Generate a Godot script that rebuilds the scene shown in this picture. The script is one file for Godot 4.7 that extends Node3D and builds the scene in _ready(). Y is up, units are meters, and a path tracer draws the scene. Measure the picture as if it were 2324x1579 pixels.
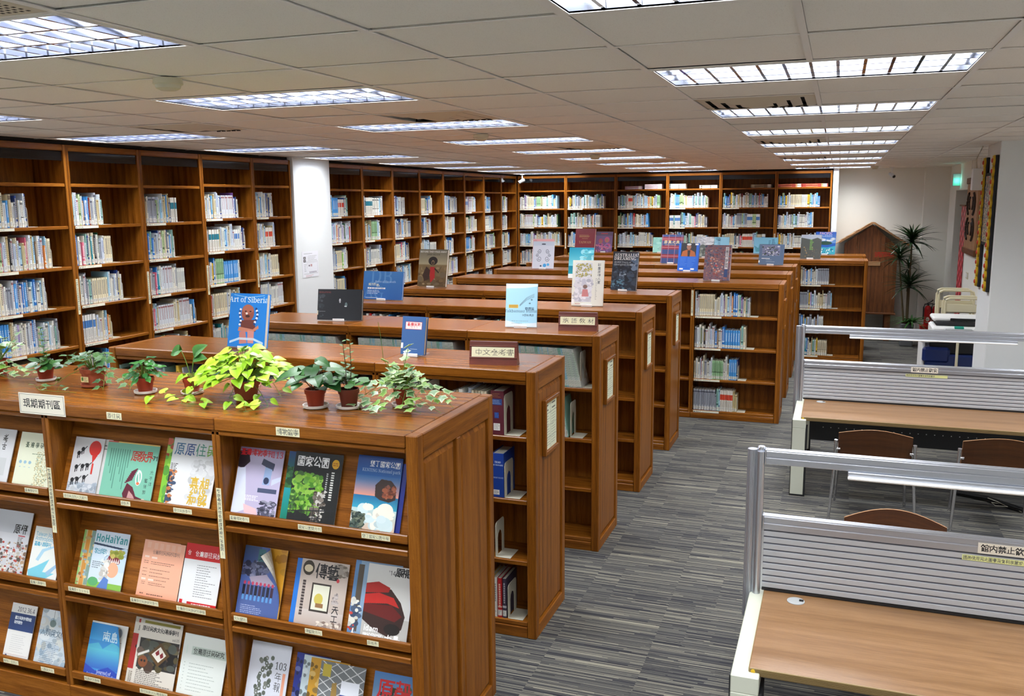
extends Node3D
# A library hall: low bookcases in rows, wall bookcases, a magazine rack with pot plants, study desks.
# Units are metres; x runs along the bookcases, -z is the depth of the room.

const CEIL := 2.813
const TX := 0.6
const TZ := 0.5523
const CASE_TOP := 1.461

var mats := {}
var name_count := {}
var rng := RandomNumberGenerator.new()
var light_energy := 6.9


# ------------------------------------------------------------------ mesh builder
class MB:
	var v := PackedVector3Array()
	var n := PackedVector3Array()
	var t := PackedVector2Array()
	var c := PackedColorArray()
	var colored := false
	var col := Color.WHITE
	var o := Vector3.ZERO
	var us := Vector2(1.0 / 1.2, 1.0 / 0.6)
	var uo := Vector2.ZERO

	func tri(a: Vector3, b: Vector3, d: Vector3, na: Vector3, nb: Vector3, nd: Vector3, ua := Vector2.ZERO, ub := Vector2.ZERO, ud := Vector2.ZERO) -> void:
		var f := (b - a).cross(d - a)
		if f.dot(na + nb + nd) > 0.0:
			v.append(a - o); v.append(d - o); v.append(b - o)
			n.append(na); n.append(nd); n.append(nb)
			t.append(ua); t.append(ud); t.append(ub)
		else:
			v.append(a - o); v.append(b - o); v.append(d - o)
			n.append(na); n.append(nb); n.append(nd)
			t.append(ua); t.append(ub); t.append(ud)
		if colored:
			c.append(col); c.append(col); c.append(col)

	func quad(a: Vector3, b: Vector3, d: Vector3, e: Vector3, nm: Vector3, ua := Vector2.ZERO, ub := Vector2(1, 0), ud := Vector2(1, 1), ue := Vector2(0, 1)) -> void:
		tri(a, b, d, nm, nm, nm, ua, ub, ud)
		tri(a, d, e, nm, nm, nm, ua, ud, ue)

	func fquad(a: Vector3, b: Vector3, d: Vector3, e: Vector3, out_hint: Vector3) -> void:
		var nm := (b - a).cross(d - a).normalized()
		if nm.dot(out_hint) < 0.0:
			nm = -nm
		quad(a, b, d, e, nm)

	func uvof(p: Vector3, a: int, g: int) -> Vector2:
		var k := g
		if a == g:
			k = (g + 1) % 3
		var m := 3 - a - k
		return Vector2(p[k] * us.x, p[m] * us.y) + uo

	# a box with chamfered edges; the wood grain runs along axis g (the longest one when -1)
	func box(lo: Vector3, hi: Vector3, bev := 0.0, g := -1) -> void:
		var s := hi - lo
		if g < 0:
			g = 0 if s.x >= s.y and s.x >= s.z else (1 if s.y >= s.z else 2)
		uo = Vector2(fposmod(lo.x * 3.7 + lo.y * 1.93 + lo.z * 2.31, 1.0), fposmod(lo.x * 1.31 + lo.y * 5.17 + lo.z * 0.77, 1.0))
		bev = minf(bev, minf(s.x, minf(s.y, s.z)) * 0.45)
		var ax := [Vector3.RIGHT, Vector3.UP, Vector3.BACK]
		for a in 3:
			for sg in [-1, 1]:
				var b := (a + 1) % 3
				var d := (a + 2) % 3
				var q := []
				for k in [[-1, -1], [1, -1], [1, 1], [-1, 1]]:
					var p := Vector3.ZERO
					p[a] = hi[a] if sg > 0 else lo[a]
					p[b] = hi[b] - bev if k[0] > 0 else lo[b] + bev
					p[d] = hi[d] - bev if k[1] > 0 else lo[d] + bev
					q.append(p)
				quad(q[0], q[1], q[2], q[3], ax[a] * sg, uvof(q[0], a, g), uvof(q[1], a, g), uvof(q[2], a, g), uvof(q[3], a, g))
		if bev <= 0.0:
			return
		for e in 3:
			var a2 := (e + 1) % 3
			var b2 := (e + 2) % 3
			for sa in [-1, 1]:
				for sb in [-1, 1]:
					var q2 := []
					for k in [[0, -1], [0, 1], [1, 1], [1, -1]]:
						var p := Vector3.ZERO
						p[e] = hi[e] - bev if k[1] > 0 else lo[e] + bev
						var ia: float = bev if k[0] == 1 else 0.0
						var ib: float = bev if k[0] == 0 else 0.0
						p[a2] = hi[a2] - ia if sa > 0 else lo[a2] + ia
						p[b2] = hi[b2] - ib if sb > 0 else lo[b2] + ib
						q2.append(p)
					var nm: Vector3 = (ax[a2] * sa + ax[b2] * sb).normalized()
					quad(q2[0], q2[1], q2[2], q2[3], nm, uvof(q2[0], a2, g), uvof(q2[1], a2, g), uvof(q2[2], a2, g), uvof(q2[3], a2, g))
		for sx in [-1, 1]:
			for sy in [-1, 1]:
				for sz in [-1, 1]:
					var q3 := []
					var sv := [sx, sy, sz]
					for w in 3:
						var p := Vector3.ZERO
						for k in 3:
							var inn: float = 0.0 if k == w else bev
							p[k] = hi[k] - inn if sv[k] > 0 else lo[k] + inn
						q3.append(p)
					var nm3 := Vector3(sx, sy, sz).normalized()
					tri(q3[0], q3[1], q3[2], nm3, nm3, nm3, uvof(q3[0], 0, g), uvof(q3[1], 0, g), uvof(q3[2], 0, g))

	func frame_at(d: Vector3) -> Basis:
		d = d.normalized()
		var h := Vector3.UP if absf(d.y) < 0.95 else Vector3.RIGHT
		var x := h.cross(d).normalized()
		return Basis(x, d.cross(x).normalized(), d)

	func cyl(p0: Vector3, p1: Vector3, r0: float, r1 := -1.0, seg := 12, caps := true) -> void:
		if r1 < 0.0:
			r1 = r0
		var b := frame_at(p1 - p0)
		for k in seg:
			var a0 := TAU * k / seg
			var a1 := TAU * (k + 1) / seg
			var d0 := b.x * cos(a0) + b.y * sin(a0)
			var d1 := b.x * cos(a1) + b.y * sin(a1)
			var q := [p0 + d0 * r0, p0 + d1 * r0, p1 + d1 * r1, p1 + d0 * r1]
			tri(q[0], q[1], q[2], d0, d1, d1)
			tri(q[0], q[2], q[3], d0, d1, d0)
			if caps:
				if r0 > 0.0:
					tri(p0, q[0], q[1], -b.z, -b.z, -b.z)
				if r1 > 0.0:
					tri(p1, q[3], q[2], b.z, b.z, b.z)

	func tube(pts: Array, r: float, seg := 8, r_end := -1.0) -> void:
		if r_end < 0.0:
			r_end = r
		var rings := []
		var m := pts.size()
		for i in m:
			var d: Vector3 = pts[mini(i + 1, m - 1)] - pts[maxi(i - 1, 0)]
			var b := frame_at(d)
			var ring := []
			for k in seg:
				var a := TAU * k / seg
				ring.append(b.x * cos(a) + b.y * sin(a))
			rings.append(ring)
		for i in m - 1:
			var ra := lerpf(r, r_end, float(i) / (m - 1))
			var rb := lerpf(r, r_end, float(i + 1) / (m - 1))
			for k in seg:
				var k2 := (k + 1) % seg
				var n0: Vector3 = rings[i][k]
				var n1: Vector3 = rings[i][k2]
				var n2: Vector3 = rings[i + 1][k2]
				var n3: Vector3 = rings[i + 1][k]
				tri(pts[i] + n0 * ra, pts[i] + n1 * ra, pts[i + 1] + n2 * rb, n0, n1, n2)
				tri(pts[i] + n0 * ra, pts[i + 1] + n2 * rb, pts[i + 1] + n3 * rb, n0, n2, n3)
		for k in seg:
			var k2 := (k + 1) % seg
			var dn: Vector3 = (pts[0] - pts[1]).normalized()
			tri(pts[0], pts[0] + rings[0][k] * r, pts[0] + rings[0][k2] * r, dn, dn, dn)
			var de: Vector3 = (pts[m - 1] - pts[m - 2]).normalized()
			tri(pts[m - 1], pts[m - 1] + rings[m - 1][k] * r_end, pts[m - 1] + rings[m - 1][k2] * r_end, de, de, de)

	# a profile of (radius, height) turned round the y axis through at
	func lathe(at: Vector3, prof: Array, seg := 20) -> void:
		for i in prof.size() - 1:
			var p: Vector2 = prof[i]
			var q: Vector2 = prof[i + 1]
			var d := q - p
			var nr := Vector2(d.y, -d.x).normalized()
			for k in seg:
				var a0 := TAU * k / seg
				var a1 := TAU * (k + 1) / seg
				var e0 := Vector3(cos(a0), 0, sin(a0))
				var e1 := Vector3(cos(a1), 0, sin(a1))
				var n0 := e0 * nr.x + Vector3.UP * nr.y
				var n1 := e1 * nr.x + Vector3.UP * nr.y
				var a := at + e0 * p.x + Vector3.UP * p.y
				var b := at + e1 * p.x + Vector3.UP * p.y
				var cc := at + e1 * q.x + Vector3.UP * q.y
				var dd := at + e0 * q.x + Vector3.UP * q.y
				if p.x > 0.0:
					tri(a, b, cc, n0, n1, n1)
				if q.x > 0.0:
					tri(a, cc, dd, n0, n1, n0)

	# an outline in the plane of ex and ey, pushed by depth along their cross product
	func prism(at: Vector3, ex: Vector3, ey: Vector3, pts: PackedVector2Array, depth: float) -> void:
		var ez := ex.cross(ey).normalized()
		var ind := Geometry2D.triangulate_polygon(pts)
		for k in range(0, ind.size(), 3):
			var q := []
			for m in 3:
				var p := pts[ind[k + m]]
				q.append(at + ex * p.x + ey * p.y)
			tri(q[0] + ez * depth, q[1] + ez * depth, q[2] + ez * depth, ez, ez, ez)
			tri(q[0], q[1], q[2], -ez, -ez, -ez)
		var area := 0.0
		for k in pts.size():
			area += pts[k].cross(pts[(k + 1) % pts.size()])
		for k in pts.size():
			var p := pts[k]
			var q := pts[(k + 1) % pts.size()]
			var d := (q - p).normalized() * signf(area)
			var nm := ex * d.y - ey * d.x
			var a := at + ex * p.x + ey * p.y
			var b := at + ex * q.x + ey * q.y
			quad(a, b, b + ez * depth, a + ez * depth, nm.normalized())

	func mesh() -> ArrayMesh:
		var arr := []
		arr.resize(Mesh.ARRAY_MAX)
		arr[Mesh.ARRAY_VERTEX] = v
		arr[Mesh.ARRAY_NORMAL] = n
		arr[Mesh.ARRAY_TEX_UV] = t
		if colored:
			arr[Mesh.ARRAY_COLOR] = c
		var m := ArrayMesh.new()
		m.add_surface_from_arrays(Mesh.PRIMITIVE_TRIANGLES, arr)
		return m


# ------------------------------------------------------------------ scene helpers
func numbered(called: String) -> String:
	var k: int = name_count.get(called, 0)
	name_count[called] = k + 1
	return called if k == 0 else "%s_%03d" % [called, k]


func tag(o: Node3D, label: String, category: String, group := "", kind := "") -> Node3D:
	if label:
		o.set_meta("label", label)
	if category:
		o.set_meta("category", category)
	if group:
		o.set_meta("group", group)
	if kind:
		o.set_meta("kind", kind)
	return o


func thing(called: String, label: String, category: String, at := Vector3.ZERO, turn := 0.0, group := "") -> Node3D:
	var o := Node3D.new()
	o.name = numbered(called)
	add_child(o)
	o.position = at
	o.rotation.y = turn
	return tag(o, label, category, group)


func setting(called: String, at := Vector3.ZERO) -> Node3D:
	var o := Node3D.new()
	o.name = called
	add_child(o)
	o.position = at
	o.set_meta("kind", "structure")
	return o


func mb(parent: Node3D = null) -> MB:
	var b := MB.new()
	if parent and parent != self:
		b.o = parent.position
	return b


func part(parent: Node3D, called: String, b, mat: String) -> MeshInstance3D:
	var m := MeshInstance3D.new()
	m.name = called
	m.mesh = b.mesh() if b is MB else b
	m.material_override = mats[mat]
	parent.add_child(m, true)
	return m


func bx(parent: Node3D, called: String, lo: Vector3, hi: Vector3, mat: String, bev := 0.0, g := -1) -> MeshInstance3D:
	var b := mb(parent)
	b.box(lo, hi, bev, g)
	return part(parent, called, b, mat)


# a box in the parent's own axes
func lbx(parent: Node3D, called: String, lo: Vector3, hi: Vector3, mat: String, bev := 0.0, g := -1) -> MeshInstance3D:
	var b := MB.new()
	b.box(lo, hi, bev, g)
	return part(parent, called, b, mat)


func material(called: String, color: Color, rough := 0.6, metal := 0.0) -> StandardMaterial3D:
	var m := StandardMaterial3D.new()
	m.albedo_color = color
	m.roughness = rough
	m.metallic = metal
	mats[called] = m
	return m


func rgb(r: int, g: int, b: int) -> Color:
	return Color8(r, g, b)


# ------------------------------------------------------------------ procedural surface textures
func streaks(w: int, h: int, along: int, seed_: int, freq: float) -> Image:
	var nz := FastNoiseLite.new()
	nz.seed = seed_
	nz.noise_type = FastNoiseLite.TYPE_SIMPLEX
	nz.frequency = freq
	nz.fractal_octaves = 3
	var im := nz.get_seamless_image(along, h)
	im.resize(w, h, Image.INTERPOLATE_CUBIC)
	return im


func wood_texture(w: int, h: int, dark: Color, mid: Color, light: Color, seed_: int) -> ImageTexture:
	var fine := streaks(w, h, 48, seed_, 0.16)
	var broad := streaks(w, h, 24, seed_ + 7, 0.02)
	var pores := streaks(w, h, 160, seed_ + 13, 0.3)
	var im := Image.create(w, h, false, Image.FORMAT_RGB8)
	for y in h:
		for x in w:
			var k := fine.get_pixel(x, y).r * 0.4 + broad.get_pixel(x, y).r * 0.6
			var cc := dark.lerp(mid, clampf(k * 2.0, 0, 1)) if k < 0.5 else mid.lerp(light, clampf(k * 2.0 - 1.0, 0, 1))
			if pores.get_pixel(x, y).r < 0.25:
				cc = cc.lerp(dark, 0.2)
			im.set_pixel(x, y, cc)
	im.generate_mipmaps()
	return ImageTexture.create_from_image(im)


func carpet_texture() -> ImageTexture:
	var im := Image.create(1024, 1024, false, Image.FORMAT_RGB8)
	var r := RandomNumberGenerator.new()
	r.seed = 4
	var cols := [rgb(30, 31, 40), rgb(48, 49, 54), rgb(88, 87, 82), rgb(66, 66, 66), rgb(134, 131, 117), rgb(84, 84, 80), rgb(36, 37, 46), rgb(108, 106, 97), rgb(70, 70, 70)]
	im.fill(cols[3])
	var y := 0
	while y < 1024:
		var hh := r.randi_range(2, 6)
		var x := -r.randi_range(0, 300)
		while x < 1024:
			var ln := r.randi_range(160, 800)
			var cc: Color = cols[r.randi() % cols.size()]
			im.fill_rect(Rect2i(x, y, ln, hh), cc)
			x += ln
		y += hh
	for k in 60000:
		var px := r.randi() % 1024
		var py := r.randi() % 1024
		im.set_pixel(px, py, im.get_pixel(px, py) * r.randf_range(0.7, 1.35))
	im.generate_mipmaps()
	return ImageTexture.create_from_image(im)


func speckle_texture(base: Color, spot: Color, n_: int, seed_: int, size := 512) -> ImageTexture:
	var im := Image.create(size, size, false, Image.FORMAT_RGB8)
	im.fill(base)
	var r := RandomNumberGenerator.new()
	r.seed = seed_
	for k in n_:
		im.set_pixel(r.randi() % size, r.randi() % size, base.lerp(spot, r.randf_range(0.2, 1.0)))
	im.generate_mipmaps()
	return ImageTexture.create_from_image(im)


func tri_tex(called: String, tex: Texture2D, scale_: Vector3, rough: float) -> StandardMaterial3D:
	var m := material(called, Color.WHITE, rough)
	m.albedo_texture = tex
	m.uv1_triplanar = true
	m.uv1_world_triplanar = true
	m.uv1_scale = scale_
	return m


func make_materials() -> void:
	var w := material("wood", Color.WHITE, 0.34)
	w.albedo_texture = wood_texture(1024, 512, rgb(90, 49, 13), rgb(134, 79, 23), rgb(166, 106, 37), 3)
	w.metallic_specular = 0.28
	var wt := material("wood_top", Color.WHITE, 0.24)
	wt.albedo_texture = w.albedo_texture
	wt.metallic_specular = 0.36
	var dw := material("sign_wood", Color.WHITE, 0.35)
	dw.albedo_texture = wood_texture(512, 256, rgb(82, 36, 28), rgb(112, 54, 42), rgb(132, 68, 52), 11)
	var kw := material("desk_wood", Color.WHITE, 0.32)
	kw.albedo_texture = wood_texture(1024, 512, rgb(118, 84, 52), rgb(142, 106, 70), rgb(160, 124, 88), 21)
	var hw := material("rough_wood", Color.WHITE, 0.6)
	hw.albedo_texture = wood_texture(512, 512, rgb(74, 40, 15), rgb(116, 66, 26), rgb(146, 92, 42), 31)
	var ch := material("chair_wood", Color.WHITE, 0.3)
	ch.albedo_texture = wood_texture(512, 256, rgb(62, 34, 12), rgb(80, 45, 18), rgb(94, 55, 24), 41)
	var tan := material("tan_wood", Color.WHITE, 0.6)
	tan.albedo_texture = wood_texture(256, 256, rgb(138, 96, 58), rgb(170, 126, 84), rgb(192, 150, 106), 51)
	material("edge_band", rgb(150, 128, 84), 0.5)
	material("edge_groove", rgb(112, 92, 56), 0.6)
	var cp := material("carpet", Color.WHITE, 0.95)
	cp.albedo_texture = carpet_texture()
	tri_tex("ceiling_tile", speckle_texture(rgb(240, 238, 232), rgb(196, 190, 180), 9000, 5), Vector3(1.6, 1.6, 1.6), 0.9)
	material("grid_metal", rgb(236, 234, 230), 0.4)
	material("wall_paint", rgb(232, 232, 224), 0.75)
	material("pillar_paint", rgb(226, 230, 230), 0.7)
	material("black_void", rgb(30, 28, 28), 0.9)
	var bg := material("dark_glass", rgb(16, 17, 20), 0.06)
	material("alu", rgb(196, 200, 210), 0.32, 0.85)
	material("alu_bright", rgb(222, 226, 234), 0.2, 0.9)
	material("chrome", rgb(214, 214, 218), 0.12, 1.0)
	material("screen_grey", rgb(188, 192, 198), 0.5, 0.2)
	material("groove_grey", rgb(96, 98, 112), 0.6)
	material("white_leg", rgb(208, 212, 196), 0.45)
	material("black_plastic", rgb(26, 27, 30), 0.5)
	material("dark_metal", rgb(52, 54, 56), 0.5, 0.3)
	material("white_plastic", rgb(232, 233, 232), 0.4)
	material("grey_plastic", rgb(176, 180, 182), 0.45)
	material("cream_plastic", rgb(224, 216, 184), 0.4)
	material("blue_plastic", rgb(28, 44, 96), 0.25)
	material("teal_plastic", rgb(22, 158, 138), 0.5)
	material("bookend_paint", rgb(206, 202, 184), 0.45)
	material("page_white", rgb(226, 222, 208), 0.8)
	material("terracotta", rgb(166, 84, 54), 0.75)
	material("red_pot", rgb(150, 52, 26), 0.5)
	material("brown_pot", rgb(112, 48, 30), 0.5)
	material("soil", rgb(54, 40, 30), 0.95)
	material("saucer_white", rgb(232, 230, 222), 0.4)
	material("grey_pot", rgb(104, 108, 110), 0.8)
	material("stem_green", rgb(96, 132, 44), 0.6)
	material("stem_brown", rgb(84, 70, 44), 0.8)
	material("red_paint", rgb(186, 22, 26), 0.3)
	material("red_cloth", rgb(196, 34, 50), 0.8)
	material("bead_yellow", rgb(216, 176, 28), 0.5)
	material("bead_red", rgb(188, 52, 24), 0.4)
	material("dark_cloth", rgb(22, 22, 26), 0.8)
	material("carving_dark", rgb(50, 32, 20), 0.6)
	material("cable_black", rgb(16, 16, 18), 0.6)
	material("cable_white", rgb(200, 196, 180), 0.6)
	material("paper_cream", rgb(232, 228, 196), 0.7)
	material("detector", rgb(206, 202, 180), 0.5)
	material("cassette", rgb(206, 196, 176), 0.5)
	material("louver", rgb(133, 136, 146), 0.1, 1.0)
	material("reflector", rgb(140, 143, 150), 0.15, 0.95)
	material("brass", rgb(180, 150, 60), 0.35, 0.9)
	var tb := material("lamp_tube", rgb(250, 250, 255), 0.4)
	tb.emission_enabled = true
	tb.emission = Color(0.94, 0.97, 1.0)
	tb.emission_energy_multiplier = 4.0
	var ex := material("exit_glow", rgb(120, 200, 180), 0.4)
	ex.emission_enabled = true
	ex.emission = rgb(110, 205, 185)
	ex.emission_energy_multiplier = 0.25
	var ac := material("acrylic", Color(0.95, 0.97, 1.0, 0.28), 0.08)
	ac.transparency = BaseMaterial3D.TRANSPARENCY_ALPHA
	material("acrylic_lip", rgb(238, 240, 242), 0.15)
	var lf := material("leaf", Color.WHITE, 0.38)
	lf.vertex_color_use_as_albedo = true
	lf.backlight_enabled = true
	lf.backlight = Color(0.25, 0.3, 0.08)
	var vc := material("tinted", Color.WHITE, 0.6)
	vc.vertex_color_use_as_albedo = true


# ------------------------------------------------------------------ the room
func camera_and_light() -> void:
	var cam := Camera3D.new()
	cam.name = "camera"
	cam.position = Vector3(1.3288, 2.3183, 2.4163)
	cam.basis = Basis(Vector3.UP, deg_to_rad(20.0934)) * Basis(Vector3.RIGHT, deg_to_rad(-9.313)) * Basis(Vector3.BACK, deg_to_rad(-0.5274))
	cam.fov = 42.688
	cam.near = 0.05
	cam.far = 60.0
	cam.current = true
	add_child(cam)
	var env := Environment.new()
	env.background_mode = Environment.BG_COLOR
	env.background_color = Color(0, 0, 0)
	env.tonemap_mode = Environment.TONE_MAPPER_LINEAR
	env.tonemap_exposure = 1.0
	env.sdfgi_enabled = true
	env.ssao_enabled = true
	env.ssil_enabled = true
	var we := WorldEnvironment.new()
	we.name = "environment"
	we.environment = env
	add_child(we)


var lamp_cells := {}
var cassette_cells := {}


func mark_ceiling() -> void:
	for j in [-7, -4, -1, 2, 5, 8, 11, 14, 17, 20, 23]:
		for i in [-7, -3, 1]:
			lamp_cells[Vector2i(i, j)] = 1
			lamp_cells[Vector2i(i + 1, j)] = 2
	for j in [-7, -4, -1, 2, 5, 8]:
		lamp_cells[Vector2i(5, j)] = 1
		lamp_cells[Vector2i(6, j)] = 2
	for q in [[-2, 4], [1, 4], [-5, 4], [-2, 10], [1, 10], [-6, 10], [1, 16], [-2, 16], [1, 22], [-2, 22]]:
		cassette_cells[Vector2i(q[0], q[1])] = 1


func build_ceiling() -> void:
	var c := setting("ceiling", Vector3(0, CEIL, 0))
	bx(c, "slab", Vector3(-4.8, CEIL + 0.2, -14.1), Vector3(5.0, CEIL + 0.32, 4.6), "black_void")
	var tile := MB.new()
	tile.box(Vector3(-TX / 2 + 0.008, 0.004, -TZ / 2 + 0.008), Vector3(TX / 2 - 0.008, 0.02, TZ / 2 - 0.008), 0.004)
	var tm := tile.mesh()
	var far := mb(c)
	for j in range(-8, 25):
		for i in range(-8, 8):
			var k := Vector2i(i, j)
			if lamp_cells.has(k) or cassette_cells.has(k) or k == Vector2i(-2, -1) and false:
				continue
			if k == Vector2i(-2, -2):
				continue
			var at := Vector3(TX * (i + 0.5), CEIL, -TZ * (j + 0.5))
			var seen: bool = j >= -2 and j <= 17 and i <= 5 and absf(at.x - (1.33 + (2.4 - at.z) * -0.36)) < (2.4 - at.z) * 0.75 + 0.5
			if seen:
				var o := MeshInstance3D.new()
				o.name = "ceiling_tile"
				o.mesh = tm
				o.material_override = mats["ceiling_tile"]
				c.add_child(o, true)
				o.position = at - c.position + Vector3(0, rng.randf_range(0.0, 0.003), 0)
				o.rotation.x = rng.randf_range(-0.004, 0.004)
			else:
				far.box(at + Vector3(-TX / 2 + 0.008, 0.004, -TZ / 2 + 0.008), at + Vector3(TX / 2 - 0.008, 0.02, TZ / 2 - 0.008))
	var fo := part(c, "far_ceiling_tiles", far, "ceiling_tile")
	fo.set_meta("kind", "stuff")
	for i in range(-8, 9):
		var x := TX * i
		var from := 4.4
		for j in range(-8, 26):
			var crossed: bool = lamp_cells.get(Vector2i(i, j), 0) == 2
			if crossed or j == 25:
				var to := -13.8 if j == 25 else -TZ * j - 0.012
				if from - to > 0.05:
					bx(c, "grid_runner", Vector3(x - 0.011, CEIL, to), Vector3(x + 0.011, CEIL + 0.003, from), "grid_metal")
					bx(c, "grid_web", Vector3(x - 0.002, CEIL + 0.003, to), Vector3(x + 0.002, CEIL + 0.03, from), "grid_metal")
				from = -TZ * (j + 1) + 0.012
	for j in range(-8, 26):
		var z := -TZ * j
		bx(c, "grid_cross_bar", Vector3(-4.7, CEIL + 0.0004, z - 0.009), Vector3(4.8, CEIL + 0.0028, z + 0.009), "grid_metal")


func build_floor() -> void:
	var f := setting("floor")
	bx(f, "screed", Vector3(-4.8, -0.16, -14.1), Vector3(5.0, -0.008, 4.6), "dark_metal")
	var variants := []
	for k in 6:
		var b := MB.new()
		b.box(Vector3(-0.25, -0.008, -0.25), Vector3(0.25, 0, 0.25), 0.0, 0)
		for m in b.t.size():
			var p := b.v[m]
			b.t[m] = Vector2(p.x + 0.25 + 0.37 * k, p.z + 0.25 + 0.143 * k + (0.5 if k % 2 else 0.0)) * 1.0
		variants.append(b.mesh())
	var rest := mb(f)
	for ix in range(-9, 10):
		for iz in range(-28, 9):
			var x := 0.25 + 0.5 * ix
			var z := -0.25 + 0.5 * iz + (0.0 if ix % 2 else 0.12)
			if z < -13.6 or z > 4.2 or x < -4.4 or x > 4.6:
				continue
			var shown := (x > -0.2 and x < 2.8 and z < -0.3) or (x < 1.0 and x > -2.9 and z > -0.6 and z < 0.4)
			if shown:
				var o := MeshInstance3D.new()
				o.name = "carpet_tile"
				o.mesh = variants[rng.randi() % 6]
				o.material_override = mats["carpet"]
				f.add_child(o, true)
				o.position = Vector3(x, 0, z)
			else:
				var s := rest.v.size()
				rest.box(Vector3(x - 0.25, -0.008, z - 0.25), Vector3(x + 0.25, 0, z + 0.25), 0.0, 0)
				for m in range(s, rest.v.size()):
					rest.t[m] = Vector2(rest.v[m].x + 0.11 * ix, rest.v[m].z + 0.37 * iz)
	var ro := part(f, "far_carpet_tiles", rest, "carpet")
	ro.set_meta("kind", "stuff")


func build_walls() -> void:
	var l := setting("wall_left", Vector3(-4.7, 0, -5))
	bx(l, "wall_face", Vector3(-4.86, 0, -14.0), Vector3(-4.66, CEIL + 0.2, 4.5), "wall_paint")
	var b := setting("wall_back", Vector3(0, 0, -13.9))
	bx(b, "wall_face", Vector3(-4.86, 0, -14.1), Vector3(5.0, CEIL + 0.2, -13.8), "wall_paint")
	bx(b, "corner_pier", Vector3(2.6, 0, -13.8), Vector3(3.02, CEIL + 0.03, -13.68), "wall_paint", 0.004)
	bx(b, "shelf_return", Vector3(1.2, 0, -13.8), Vector3(1.285, CEIL + 0.03, -13.31), "pillar_paint", 0.004)
	bx(b, "gap_shade", Vector3(-4.66, 2.79, -13.8), Vector3(1.2, CEIL + 0.03, -13.34), "black_void")  # black strip painting in the shade of the gap above the bookcases
	var fr := setting("wall_front", Vector3(0, 0, 4.5))
	bx(fr, "wall_face", Vector3(-4.86, 0, 4.45), Vector3(5.0, CEIL + 0.2, 4.6), "wall_paint")
	var r := setting("wall_right", Vector3(3.1, 0, -10))
	# the far right wall with its door opening
	bx(r, "wall_face", Vector3(2.98, 0, -11.37), Vector3(3.2, CEIL + 0.2, -7.2), "wall_paint")
	bx(r, "wall_face", Vector3(2.98, 0, -13.8), Vector3(3.2, CEIL + 0.2, -12.85), "wall_paint")
	bx(r, "lintel", Vector3(2.98, 2.44, -12.85), Vector3(3.2, CEIL + 0.2, -11.37), "wall_paint")
	bx(r, "corridor_wall", Vector3(3.9, 0, -13.4), Vector3(4.0, CEIL + 0.2, -10.6), "wall_paint")
	bx(r, "corridor_wall", Vector3(3.2, 0, -10.7), Vector3(3.9, CEIL + 0.2, -10.6), "wall_paint")
	bx(r, "corridor_wall", Vector3(3.2, 0, -13.4), Vector3(3.9, CEIL + 0.2, -13.3), "wall_paint")
	bx(r, "near_wall_face", Vector3(4.8, 0, -7.2), Vector3(5.0, CEIL + 0.2, 4.5), "wall_paint")
	bx(r, "return_wall", Vector3(3.15, 0, -7.3), Vector3(5.0, CEIL + 0.2, -6.95), "pillar_paint")
	bx(r, "pillar", Vector3(2.665, 0, -7.56), Vector3(3.15, CEIL + 0.03, -6.81), "pillar_paint", 0.006)
	var p := setting("wall_pillar", Vector3(-4.4, 0, -6.4))
	bx(p, "pillar", Vector3(-4.66, 0, -6.775), Vector3(-4.275, CEIL + 0.03, -6.025), "pillar_paint", 0.005)
	var t := setting("trim_1", Vector3(-4.4, 2.8, -5))  # holds only dark strips that stand for shade over the left bookcases
	bx(t, "gap_shade", Vector3(-4.66, 2.79, -6.02), Vector3(-4.34, CEIL + 0.03, 4.4), "black_void")
	bx(t, "gap_shade", Vector3(-4.66, 2.79, -13.34), Vector3(-4.34, CEIL + 0.03, -6.78), "black_void")
	var bb := setting("baseboard_back", Vector3(2, 0, -13.8))
	bx(bb, "skirting", Vector3(1.29, 0, -13.8), Vector3(2.6, 0.1, -13.785), "dark_metal", 0.003)


# ------------------------------------------------------------------ ceiling fittings
var tube_mesh: ArrayMesh
var blade_mesh: ArrayMesh
var rib_mesh: ArrayMesh
var housing_mesh: ArrayMesh
var trim_mesh: ArrayMesh
var louver_mesh: ArrayMesh


func wedge(b: MB, c0: Vector3, c1: Vector3, h: float, wt: float, wb: float) -> void:
	# a louver blade from c0 to c1: wt wide at the top, wb at its lower edge
	var d := (c1 - c0).normalized()
	var s := d.cross(Vector3.UP).normalized()
	var a := [c0 - s * wb / 2, c0 + s * wb / 2, c0 + s * wt / 2 + Vector3.UP * h, c0 - s * wt / 2 + Vector3.UP * h]
	var e := []
	for p in a:
		e.append(p + (c1 - c0))
	b.fquad(a[0], a[1], e[1], e[0], Vector3.DOWN)
	b.fquad(a[1], a[2], e[2], e[1], s)
	b.fquad(a[3], a[0], e[0], e[3], -s)
	b.fquad(a[2], a[3], e[3], e[2], Vector3.UP)
	b.fquad(a[0], a[1], a[2], a[3], -d)
	b.fquad(e[0], e[1], e[2], e[3], d)


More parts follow.
